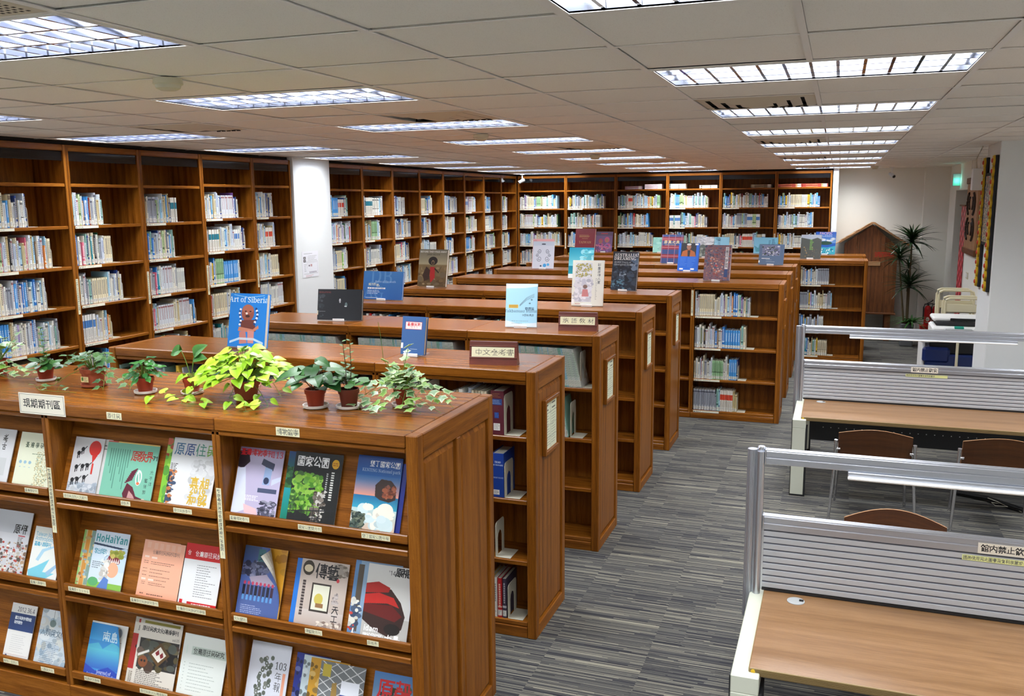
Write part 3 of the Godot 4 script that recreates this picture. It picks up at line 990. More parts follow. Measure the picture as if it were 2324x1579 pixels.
func spine_atlas() -> void:
	var im := Image.create(2048, 320, false, Image.FORMAT_RGB8)
	im.fill(Color(0.85, 0.83, 0.76))
	var r := RandomNumberGenerator.new()
	r.seed = 12
	for k in 64:
		var d: Array = spine_design(k) if k < 32 or (k >= 40 and k < 56) else BOOK_COLORS[k % 32]
		var x := k * 32
		im.fill_rect(Rect2i(x, 0, 32, 320), d[0])
		im.fill_rect(Rect2i(x, 288, 32, 32), Color(0.86, 0.84, 0.77))
		if k >= 40 and k < 56 and str(d[2]).contains("-band"):
			im.fill_rect(Rect2i(x, 52, 32, 66), d[1])
			for m in 12:
				im.fill_rect(Rect2i(x + 10 + r.randi() % 5, 130 + m * 8, 9, 5), d[0].lerp(Color.BLACK, 0.4))
		else:
			if r.randf() < 0.35:
				im.fill_rect(Rect2i(x, r.randi_range(0, 20), 32, r.randi_range(8, 40)), d[1].lerp(d[0], 0.35))
			if r.randf() < 0.3:
				im.fill_rect(Rect2i(x, r.randi_range(150, 190), 32, r.randi_range(8, 24)), d[1].lerp(d[0], 0.2))
			# a column of title characters: small strokes
			var y := r.randi_range(20, 40)
			var stop := r.randi_range(130, 190)
			var cw := r.randi_range(10, 16)
			while y < stop:
				for m in 3:
					im.fill_rect(Rect2i(x + 16 - cw / 2, y + m * 4, cw, 2), d[1])
				im.fill_rect(Rect2i(x + 15 + r.randi_range(-3, 3), y, 3, 11), d[1])
				y += 15
		# the call number label and the clear tape over it
		im.fill_rect(Rect2i(x, 206, 32, 40), d[0].lerp(Color(0.93, 0.93, 0.9), 0.65))
		im.fill_rect(Rect2i(x + 3, 210, 26, 30), Color(0.93, 0.93, 0.9))
		for m in 4:
			im.fill_rect(Rect2i(x + 6, 214 + m * 6, 10 + r.randi() % 10, 2), Color(0.3, 0.3, 0.32))
	im.generate_mipmaps()
	var m := material("spines", Color.WHITE, 0.45)
	m.albedo_texture = ImageTexture.create_from_image(im)


# a book one metre in each direction, spine towards +z, to be scaled: boards, spine and recessed pages
func book_mesh(k: int) -> ArrayMesh:
	if book_meshes.has(k):
		return book_meshes[k]
	var b := MB.new()
	book_shape(b, k, Transform3D.IDENTITY)
	book_meshes[k] = b.mesh()
	return book_meshes[k]


func book_shape(b: MB, k: int, tr: Transform3D) -> void:
	var u0 := (k * 32 + 1.0) / 2048.0
	var u1 := (k * 32 + 31.0) / 2048.0
	var uc := Vector2((u0 + u1) / 2, 272.0 / 320.0)
	var up := Vector2((u0 + u1) / 2, 304.0 / 320.0)
	var Q := func(p: Array, nm: Vector3, uv: Array) -> void:
		b.quad(tr * p[0], tr * p[1], tr * p[2], tr * p[3], (tr.basis.inverse().transposed() * nm).normalized(), uv[0], uv[1], uv[2], uv[3])
	var x0 := -0.5
	var x1 := 0.5
	# spine, slightly rounded
	var a := [Vector3(x0, 0, -0.02), Vector3(-0.28, 0, 0), Vector3(0.28, 0, 0), Vector3(x1, 0, -0.02)]
	var uu := [u0, lerpf(u0, u1, 0.2), lerpf(u0, u1, 0.8), u1]
	for m in 3:
		var nm: Vector3 = [Vector3(-0.4, 0, 0.9), Vector3(0, 0, 1), Vector3(0.4, 0, 0.9)][m]
		Q.call([a[m], a[m + 1], a[m + 1] + Vector3.UP, a[m] + Vector3.UP], nm, [Vector2(uu[m], 255.0 / 320), Vector2(uu[m + 1], 255.0 / 320), Vector2(uu[m + 1], 0.0), Vector2(uu[m], 0.0)])
	var cv := [uc, uc, uc, uc]
	var pg := [up, up, up, up]
	Q.call([Vector3(x0, 0, -1), Vector3(x0, 0, -0.02), Vector3(x0, 1, -0.02), Vector3(x0, 1, -1)], Vector3.LEFT, cv)
	Q.call([Vector3(x1, 0, -1), Vector3(x1, 0, -0.02), Vector3(x1, 1, -0.02), Vector3(x1, 1, -1)], Vector3.RIGHT, cv)
	# board edges and page block
	for s in [[x0, -0.38], [0.38, x1]]:
		Q.call([Vector3(s[0], 1, -1), Vector3(s[1], 1, -1), Vector3(s[1], 1, 0), Vector3(s[0], 1, 0)], Vector3.UP, cv)
		Q.call([Vector3(s[0], 0, -1), Vector3(s[1], 0, -1), Vector3(s[1], 1, -1), Vector3(s[0], 1, -1)], Vector3.FORWARD, cv)
	Q.call([Vector3(-0.38, 0.985, -0.98), Vector3(0.38, 0.985, -0.98), Vector3(0.38, 0.985, -0.01), Vector3(-0.38, 0.985, -0.01)], Vector3.UP, pg)
	Q.call([Vector3(-0.38, 0, -0.98), Vector3(0.38, 0, -0.98), Vector3(0.38, 0.985, -0.98), Vector3(-0.38, 0.985, -0.98)], Vector3.FORWARD, pg)
	Q.call([Vector3(x0, 0, -1), Vector3(x1, 0, -1), Vector3(x1, 0, 0), Vector3(x0, 0, 0)], Vector3.DOWN, cv)


# books along one shelf, from the left: frame is the bookcase's own axes
func shelf_books(frame: Transform3D, y: float, x0: float, x1: float, fill: float, kind: int, place: String, row: int, rows := 0) -> void:
	var x := x0 + 0.004
	var stop := x0 + (x1 - x0) * fill
	var left := 0
	var set_design := -1
	var set_h := 0.2
	var set_t := 0.02
	var nth := 0
	var hmax := 0.27
	while x < stop - 0.01:
		if left <= 0:
			left = rng.randi_range(1, 3)
			set_design = -1
			if rng.randf() < 0.11:
				left = rng.randi_range(4, 8)
				set_design = [44, 45, 0, 47, 48, 0, 1, 5, 20, 9, 49, 2][rng.randi() % 12]
				set_h = rng.randf_range(0.19, 0.245)
				set_t = rng.randf_range(0.018, 0.03)
		left -= 1
		var th := rng.randf_range(0.008, 0.026) if kind < 2 else rng.randf_range(0.012, 0.034)
		var hh := rng.randf_range(0.172, 0.258)
		var de := 0
		var pick := rng.randf()
		if set_design >= 0:
			th = set_t
			hh = set_h
			de = set_design
		elif pick < 0.42:
			de = [0, 1, 2, 3, 28, 29][rng.randi() % 6]
		elif pick < 0.58:
			de = [4, 5, 6, 20][rng.randi() % 4]
		elif pick < 0.76:
			de = [7, 8, 9, 10, 12, 20, 11][rng.randi() % 7]
		else:
			de = rng.randi() % 32
		if kind == 2 and pick > 0.9:
			de = [26, 7, 12, 14][rng.randi() % 4]
		if x + th > stop:
			break
		hh = minf(hh, hmax)
		var dp := rng.randf_range(0.15, 0.2)
		var tr := Transform3D(Basis.IDENTITY.scaled(Vector3(th * 0.97, hh, dp)), Vector3(x + th / 2, y + 0.001, -0.022 - rng.randf_range(0.0, 0.012)))
		nth += 1
		var label := ""
		if place:
			label = "%s book, %s from left on %s book row, %s" % [spine_design(de)[2], ordinal(nth), ordinal(row) , place]
		book_list.append([frame * tr, de, kind, label, true])
		x += th
	# the metal bookend that closes the row
	if place:
		var e := thing("bookend", "beige metal bookend closing the %s book row, %s" % [ordinal(row), place], "bookend", frame * Vector3(x + 0.001, y, -0.03), frame.basis.get_euler().y, "metal bookends on the shelves")
		bookend_parts(e, 0.15)


func bookend_parts(e: Node3D, h: float) -> void:
	var d := 0.13
	var b := MB.new()
	b.box(Vector3(0.0, 0.0003, -d), Vector3(0.085, 0.0022, 0.0), 0.0008)
	part(e, "foot", b, "bookend_paint")
	var pts := PackedVector2Array()
	for q in [Vector2(0, 0), Vector2(0, h - 0.02), Vector2(0.006, h - 0.006), Vector2(0.02, h), Vector2(d - 0.02, h), Vector2(d - 0.006, h - 0.006), Vector2(d, h - 0.02), Vector2(d, 0)]:
		pts.append(q)
	# an arch cut out of the plate: walk back along it
	for q in [Vector2(d - 0.034, 0.0), Vector2(d - 0.034, h * 0.5), Vector2(d - 0.042, h * 0.62), Vector2(d / 2, h * 0.7), Vector2(0.042, h * 0.62), Vector2(0.034, h * 0.5), Vector2(0.034, 0.0)]:
		pts.append(q)
	b = MB.new()
	b.prism(Vector3(0.0022, 0, -d), Vector3(0, 0, 1), Vector3.UP, pts, 0.002)
	part(e, "plate", b, "bookend_paint")


func place_books() -> void:
	# the three hundred largest in the picture are things of their own, the rest one body of stuff
	var single := []
	var rest := []
	for e in book_list:
		if e[3] and single.size() < 300:
			single.append(e)
		else:
			rest.append(e)
	for e in single:
		var o := MeshInstance3D.new()
		o.name = numbered("shelf_book")
		o.mesh = book_mesh(e[1])
		o.material_override = mats["spines"]
		add_child(o)
		o.transform = e[0]
		tag(o, e[3], "book", "books on the shelves")
	var b := MB.new()
	for e in rest:
		book_shape(b, e[1], e[0])
	var s := part(self, "shelf_books", b, "spines")
	tag(s, "rows of small books filling the far wall bookcases and low shelves", "books", "", "stuff")


# ------------------------------------------------------------------ printed matter: two sheets of computed print
class Sheet:
	var im: Image
	var cx := 2
	var cy := 2
	var row := 0

	func _init(w: int, h: int) -> void:
		im = Image.create(w, h, false, Image.FORMAT_RGB8)
		im.fill(Color(0.9, 0.9, 0.88))

	func take(w: int, h: int) -> Rect2i:
		if cx + w + 2 > im.get_width():
			cx = 2
			cy += row + 3
			row = 0
		var r := Rect2i(cx, cy, w, h)
		cx += w + 3
		row = maxi(row, h)
		if cy + h > im.get_height():
			push_error("print sheet is full")
		return r


# a drawing on one rectangle of a sheet; coordinates run 0..1 across and down, sizes are in widths
class Draw:
	var im: Image
	var r: Rect2i
	var W: float
	var H: float
	var rn := RandomNumberGenerator.new()

	func _init(sheet: Sheet, w: int, h: int, seed_ := 1) -> void:
		im = sheet.im
		r = sheet.take(w, h)
		W = w
		H = h
		rn.seed = seed_

	func px(x: float, y: float, w: int, h: int, c: Color) -> void:
		var q := Rect2i(r.position.x + roundi(x), r.position.y + roundi(y), w, h).intersection(r)
		if q.size.x > 0 and q.size.y > 0:
			im.fill_rect(q, c)

	func fill(c: Color) -> Draw:
		im.fill_rect(r, c)
		return self

	func rect(x: float, y: float, w: float, h: float, c: Color) -> Draw:
		px(x * W, y * H, maxi(1, roundi(w * W)), maxi(1, roundi(h * H)), c)
		return self

	func grad(x: float, y: float, w: float, h: float, a: Color, b: Color) -> Draw:
		var n := maxi(1, roundi(h * H))
		for k in n:
			px(x * W, y * H + k, maxi(1, roundi(w * W)), 1, a.lerp(b, float(k) / n))
		return self

	func oval(x: float, y: float, rx: float, ry: float, c: Color) -> Draw:
		var ryp := ry * W
		for k in range(-ceili(ryp), ceili(ryp) + 1):
			var f := 1.0 - (k / maxf(ryp, 0.5)) * (k / maxf(ryp, 0.5))
			if f > 0.0:
				var hw := rx * W * sqrt(f)
				px(x * W - hw, y * H + k, maxi(1, roundi(2 * hw)), 1, c)
		return self

	func poly(pts: Array, c: Color) -> Draw:
		var ya := 1e9
		var yb := -1e9
		for p in pts:
			ya = minf(ya, p[1] * H)
			yb = maxf(yb, p[1] * H)
		for k in range(floori(ya), ceili(yb) + 1):
			var xs := []
			for m in pts.size():
				var p: Array = pts[m]
				var q: Array = pts[(m + 1) % pts.size()]
				var y0: float = p[1] * H
				var y1: float = q[1] * H
				if (y0 <= k) != (y1 <= k):
					xs.append((p[0] + (q[0] - p[0]) * (k - y0) / (y1 - y0)) * W)
			xs.sort()
			for m in range(0, xs.size() - 1, 2):
				px(xs[m], k, maxi(1, roundi(xs[m + 1] - xs[m])), 1, c)
		return self

	func line(x0: float, y0: float, x1: float, y1: float, wd: float, c: Color) -> Draw:
		stroke(x0 * W, y0 * H, x1 * W, y1 * H, wd * W, c)
		return self

	func stroke(x0: float, y0: float, x1: float, y1: float, w: float, c: Color) -> void:
		var n := maxi(1, ceili(maxf(absf(x1 - x0), absf(y1 - y0))))
		var s := maxi(1, roundi(w))
		for k in n + 1:
			px(lerpf(x0, x1, float(k) / n) - s / 2.0, lerpf(y0, y1, float(k) / n) - s / 2.0, s, s, c)

	# irregular patches of the given colours
	func patches(n: int, x: float, y: float, w: float, h: float, cols: Array, smin: float, smax: float) -> Draw:
		for k in n:
			var c: Color = cols[rn.randi() % cols.size()]
			var s := rn.randf_range(smin, smax)
			oval(x + rn.randf() * w, y + rn.randf() * h, s * rn.randf_range(0.6, 1.4), s * rn.randf_range(0.4, 1.0), c.lerp(Color.BLACK if rn.randf() < 0.5 else Color.WHITE, rn.randf() * 0.15))
		return self

	# lines of small print
	func small(x: float, y: float, w: float, n: int, dy: float, c: Color, th := 0.012) -> Draw:
		for k in n:
			var xx := x
			var stop := x + w * rn.randf_range(0.55, 1.0)
			while xx < stop:
				var ln := rn.randf_range(0.02, 0.06)
				px(xx * W, (y + k * dy) * H, maxi(1, roundi(ln * W)), maxi(1, roundi(th * W)), c)
				xx += ln + 0.012
		return self


var sheets := {}
var prints := {}       # key -> [material, uv rect]
var fonts := {}


func text(d: Draw, s: String, x: float, y: float, size: float, c: Color, font := "Droid Sans", anchor := 0, bold := false) -> void:
	var key := font + str(bold)
	if not fonts.has(key):
		var f := SystemFont.new()
		f.font_names = PackedStringArray([font])
		f.font_weight = 700 if bold else 400
		fonts[key] = f
	var rid: RID = fonts[key].get_rids()[0]
	var ts := TextServerManager.get_primary_interface()
	var sz := maxi(5, roundi(size * d.W))
	var sv := Vector2i(sz, 0)
	var width := 0.0
	for k in s.length():
		width += ts.font_get_glyph_advance(rid, sz, ts.font_get_glyph_index(rid, sz, s.unicode_at(k), 0)).x
	var pen: float = x * d.W - width * [0.0, 0.5, 1.0][anchor]
	var base := y * d.H
	for k in s.length():
		var g := ts.font_get_glyph_index(rid, sz, s.unicode_at(k), 0)
		ts.font_render_glyph(rid, sv, g)
		var ti := ts.font_get_glyph_texture_idx(rid, sv, g)
		if ti >= 0:
			var uv := ts.font_get_glyph_uv_rect(rid, sv, g)
			var off := ts.font_get_glyph_offset(rid, sv, g)
			var gi := ts.font_get_texture_image(rid, sv, ti)
			for yy in int(uv.size.y):
				for xx in int(uv.size.x):
					var al := gi.get_pixel(int(uv.position.x) + xx, int(uv.position.y) + yy).a
					if al > 0.02:
						var q := Vector2i(d.r.position.x + roundi(pen + off.x) + xx, d.r.position.y + roundi(base + off.y) + yy)
						if d.r.has_point(q):
							d.im.set_pixelv(q, d.im.get_pixelv(q).lerp(c, al))
		pen += ts.font_get_glyph_advance(rid, sz, g).x


# one Chinese character drawn stroke by stroke in a box of w by h pixels
func han_char(d: Draw, ch: String, x: float, y: float, w: float, h: float, c: Color, wd: float, depth := 0) -> void:
	if not HAN.has(ch) or depth > 2:
		return
	for token in str(HAN[ch]).split(" ", false):
		if token.contains("@"):
			var q := token.split("@")
			var b := q[1]
			var x0 := b.substr(0, 1).hex_to_int() / 15.0
			var y0 := b.substr(1, 1).hex_to_int() / 15.0
			var x1 := b.substr(2, 1).hex_to_int() / 15.0
			var y1 := b.substr(3, 1).hex_to_int() / 15.0
			han_char(d, q[0], x + w * x0, y + h * y0, w * (x1 - x0), h * (y1 - y0), c, wd, depth + 1)
			continue
		var last := Vector2(-1, -1)
		for k in range(0, token.length() - 1, 2):
			var p := Vector2(x + w * token.substr(k, 1).hex_to_int() / 15.0, y + h * token.substr(k + 1, 1).hex_to_int() / 15.0)
			if last.x >= 0:
				d.stroke(last.x, last.y, p.x, p.y, wd, c)
			last = p


func han(d: Draw, s: String, x: float, y: float, size: float, c: Color, down := false, wd := 0.085, gap := 1.14) -> void:
	var e := size * d.W
	var px := x * d.W
	var py := y * d.H
	for k in s.length():
		var ch := s[k]
		if ch.unicode_at(0) < 128:
			if ch != " ":
				text(d, ch, (px + e * 0.1) / d.W, (py + e * 0.95) / d.H, size, c)
		else:
			han_char(d, ch, px, py, e, e, c, maxf(1.0, e * wd))
		if down:
			py += e * gap
		else:
			px += e * gap


func sheet(called: String, w: int, h: int, rough: float) -> void:
	sheets[called] = Sheet.new(w, h)
	material(called, Color.WHITE, rough)


func card(key: String, on: String, w: int, h: int, seed_ := 1) -> Draw:
	var d := Draw.new(sheets[on], w, h, seed_)
	var s: Image = sheets[on].im
	prints[key] = [on, Rect2((d.r.position.x + 0.5) / float(s.get_width()), (d.r.position.y + 0.5) / float(s.get_height()), (w - 1.0) / s.get_width(), (h - 1.0) / s.get_height())]
	return d


func finish_sheets() -> void:
	for k in sheets:
		sheets[k].im.generate_mipmaps()
		mats[k].albedo_texture = ImageTexture.create_from_image(sheets[k].im)


# a thin printed card whose lower left corner is at p, standing out along ex x ey
func printed(parent: Node3D, called: String, p: Vector3, ex: Vector3, ey: Vector3, size: Vector2, key: String, thick := 0.001) -> MeshInstance3D:
	var u: Rect2 = prints[key][1]
	var b := MB.new()
	var n := ex.cross(ey).normalized()
	var a := p + n * thick
	var q := [a, a + ex * size.x, a + ex * size.x + ey * size.y, a + ey * size.y]
	b.quad(q[0], q[1], q[2], q[3], n, Vector2(u.position.x, u.end.y), u.end, Vector2(u.end.x, u.position.y), u.position)
	var back := []
	for v in q:
		back.append(v - n * thick)
	var e := Vector2(u.position.x + u.size.x * 0.02, u.position.y + u.size.y * 0.02)
	for k in 4:
		var m := (k + 1) % 4
		var nm: Vector3 = [-ey, ex, ey, -ex][k]
		b.quad(q[k], q[m], back[m], back[k], nm, e, e, e, e)
	b.quad(back[0], back[1], back[2], back[3], -n, e, e, e, e)
	return part(parent, called, b, prints[key][0])


# ------------------------------------------------------------------ what is printed on covers, signs and labels
func draw_labels() -> void:
	var cream := rgb(236, 232, 196)
	var ink := rgb(28, 30, 34)
	var grey := rgb(96, 98, 92)
	# the large sign on the rack, two headings, and the lip labels
	var d := card("rack_sign", "labels", 420, 150)
	d.fill(rgb(238, 234, 218)).rect(0.02, 0.06, 0.96, 0.016, grey).rect(0.02, 0.92, 0.96, 0.016, grey).rect(0.02, 0.06, 0.006, 0.87, grey).rect(0.975, 0.06, 0.006, 0.87, grey)
	han(d, "現期期刊區", 0.1, 0.26, 0.145, ink, false, 0.1)
	for q in [["head_native", "原住民"], ["head_museum", "博物館學"]]:
		d = card(q[0], "labels", 50 * q[1].length() + 20, 64)
		d.fill(cream)
		han(d, q[1], 0.06, 0.16, 44.0 / d.W, grey, false, 0.09)
	for q in RACK_LABELS:
		var key: String = "lip_" + q[0]
		if prints.has(key):
			continue
		d = card(key, "labels", 30 * q[0].length() + 14, 42)
		d.fill(cream)
		han(d, q[0], 0.03, 0.16, 27.0 / d.W, grey, false, 0.09, 1.1)
	for q in [["sign_reference", "中文參考書"], ["sign_language", "族語教材"]]:
		d = card(q[0], "labels", 420, 120)
		d.fill(rgb(236, 234, 200)).rect(0.0, 0.0, 1, 0.03, rgb(190, 180, 150)).rect(0.0, 0.97, 1, 0.03, rgb(190, 180, 150))
		var n := str(q[1]).length()
		han(d, q[1], 0.08, 0.2, 0.17 if n == 5 else 0.16, rgb(60, 60, 56), false, 0.06, 1.08 if n == 5 else 1.5)
	d = card("desk_sign", "labels", 400, 88)
	d.fill(rgb(232, 226, 212))
	han(d, "館內禁止飲食", 0.06, 0.16, 0.135, ink, false, 0.12, 1.12)
	d = card("desk_note", "labels", 640, 44)
	d.fill(rgb(226, 232, 160))
	han(d, "請將使用完之圖書及資料放置於", 0.012, 0.16, 0.044, grey, false, 0.09, 1.12)
	d = card("stile_notice", "labels", 30, 380)
	d.fill(cream)
	han(d, "若欲尋找其他卷期請將期刊架掀開！", 0.16, 0.02, 0.62, grey, true, 0.09, 1.2)
	for k in 4:
		d = card("call_strip_%d" % k, "labels", 180, 18)
		d.fill(rgb(238, 236, 214)).poly([[0.02, 0.8], [0.05, 0.2], [0.08, 0.8]], ink)
		text(d, ["529.47", "529.67", "529.86", "857.7"][k], 0.1, 0.84, 0.075, ink)
		d.small(0.36, 0.45, 0.4, 1, 0.1, grey, 0.01)
	d = card("guide_sheet", "labels", 160, 210)
	d.fill(rgb(228, 234, 206)).rect(0.49, 0, 0.01, 1, grey).rect(0, 0.24, 1, 0.008, grey).rect(0, 0.5, 1, 0.006, grey).rect(0, 0.76, 1, 0.006, grey)
	d.small(0.08, 0.06, 0.3, 2, 0.1, ink, 0.04).small(0.6, 0.06, 0.28, 2, 0.1, ink, 0.04).small(0.06, 0.3, 0.36, 12, 0.055, grey).small(0.56, 0.3, 0.36, 12, 0.055, grey)
	d = card("floor_plan", "labels", 210, 300, 5)
	d.fill(rgb(232, 234, 240)).rect(0.08, 0.4, 0.86, 0.006, grey).rect(0.08, 0.86, 0.86, 0.006, grey).rect(0.94, 0.4, 0.006, 0.46, grey).rect(0.3, 0.45, 0.6, 0.004, grey).rect(0.3, 0.45, 0.006, 0.2, grey)
	d.rect(0.08, 0.2, 0.14, 0.09, ink).rect(0.12, 0.225, 0.06, 0.04, rgb(220, 220, 220)).rect(0.08, 0.31, 0.14, 0.09, ink).rect(0.12, 0.335, 0.06, 0.04, rgb(220, 220, 220))
	d.small(0.12, 0.08, 0.6, 1, 0.06, grey, 0.02).small(0.36, 0.18, 0.5, 4, 0.055, grey).rect(0.38, 0.52, 0.08, 0.06, rgb(120, 110, 120)).rect(0.5, 0.5, 0.1, 0.09, rgb(190, 150, 150)).small(0.12, 0.5, 0.1, 5, 0.06, ink)
	for k in 5:
		d.rect(0.44 + k * 0.09, 0.78, 0.04, 0.06, rgb(90, 90, 100))
	d.small(0.2, 0.92, 0.5, 2, 0.04, rgb(200, 80, 80))
	d = card("hut_text", "labels", 260, 100)
	d.fill(rgb(132, 76, 28))
	han(d, "消防栓", 0.03, 0.1, 0.3, rgb(178, 34, 24), false, 0.12, 1.1)
	d = card("pot_label", "labels", 60, 36)
	d.fill(rgb(224, 208, 150)).rect(0.08, 0.15, 0.25, 0.6, rgb(70, 120, 50)).small(0.42, 0.2, 0.5, 4, 0.2, rgb(70, 60, 40), 0.04)
	d = card("bead_weave", "labels", 90, 340, 9)
	d.fill(rgb(150, 140, 120)).patches(900, 0, 0, 1, 1, [rgb(220, 214, 200), rgb(40, 60, 110), rgb(60, 110, 60), rgb(180, 60, 50), rgb(200, 170, 80), rgb(20, 20, 24)], 0.02, 0.05)
	d = card("door_weave", "labels", 60, 300, 3)
	d.fill(rgb(186, 30, 44))
	for y in 26:
		for x in 4:
			d.poly([[x * 0.25 + 0.125, y / 26.0], [x * 0.25 + 0.24, (y + 0.5) / 26.0], [x * 0.25 + 0.125, (y + 1) / 26.0], [x * 0.25 + 0.01, (y + 0.5) / 26.0]], rgb(226, 120, 130) if (x + y) % 2 else rgb(120, 12, 28))
	d = card("exit_face", "labels", 60, 90)
	d.fill(rgb(60, 160, 140)).rect(0.1, 0.1, 0.8, 0.8, rgb(200, 235, 228)).oval(0.5, 0.28, 0.08, 0.08, rgb(30, 120, 100)).poly([[0.4, 0.38], [0.65, 0.4], [0.6, 0.65], [0.75, 0.85], [0.6, 0.85], [0.48, 0.68], [0.3, 0.85], [0.25, 0.78], [0.42, 0.6]], rgb(30, 120, 100))
	d = card("copier_panel", "labels", 120, 70)
	d.fill(rgb(44, 60, 120)).rect(0.2, 0.2, 0.6, 0.34, rgb(150, 170, 190)).small(0.2, 0.7, 0.6, 2, 0.12, rgb(200, 210, 230), 0.03)
	d = card("extinguisher_label", "labels", 80, 60)
	d.fill(rgb(186, 22, 26)).oval(0.5, 0.4, 0.36, 0.24, rgb(236, 230, 226)).small(0.28, 0.3, 0.44, 3, 0.12, rgb(180, 30, 30), 0.03).rect(0.1, 0.86, 0.8, 0.1, rgb(230, 226, 220))
	d = card("red_dictionary", "labels", 80, 260)
	d.fill(rgb(92, 34, 48)).small(0.1, 0.06, 0.8, 3, 0.035, rgb(176, 140, 70), 0.03).rect(0.04, 0.18, 0.82, 0.14, rgb(46, 74, 136)).small(0.12, 0.21, 0.7, 3, 0.035, rgb(170, 190, 220), 0.04).small(0.2, 0.36, 0.55, 3, 0.035, rgb(150, 110, 60)).rect(0.28, 0.49, 0.34, 0.13, rgb(40, 76, 150)).small(0.34, 0.52, 0.24, 3, 0.03, rgb(170, 190, 220)).rect(0.2, 0.74, 0.5, 0.16, rgb(232, 230, 226)).small(0.24, 0.76, 0.4, 4, 0.032, rgb(60, 60, 60), 0.03)
	d = card("thao_dictionary", "labels", 80, 260)
	d.fill(rgb(24, 62, 150))
	text(d, "THAO", 0.5, 0.22, 0.17, Color.WHITE, "Droid Serif", 1, true)
	text(d, "DICTIONARY", 0.5, 0.28, 0.14, Color.WHITE, "Droid Serif", 1, true)
	text(d, "ROBERT BLUST", 0.5, 0.57, 0.12, Color.WHITE, "Droid Serif", 1, false)
	d.rect(0.14, 0.83, 0.5, 0.11, rgb(232, 230, 226)).small(0.18, 0.85, 0.4, 4, 0.022, rgb(60, 60, 60), 0.03)


func bar(d: Draw) -> void:
	# the white library barcode label in the lower right corner of a cover
	d.rect(0.76, 0.945, 0.19, 0.04, rgb(240, 236, 236)).small(0.78, 0.96, 0.15, 1, 0.02, rgb(196, 70, 80), 0.012)


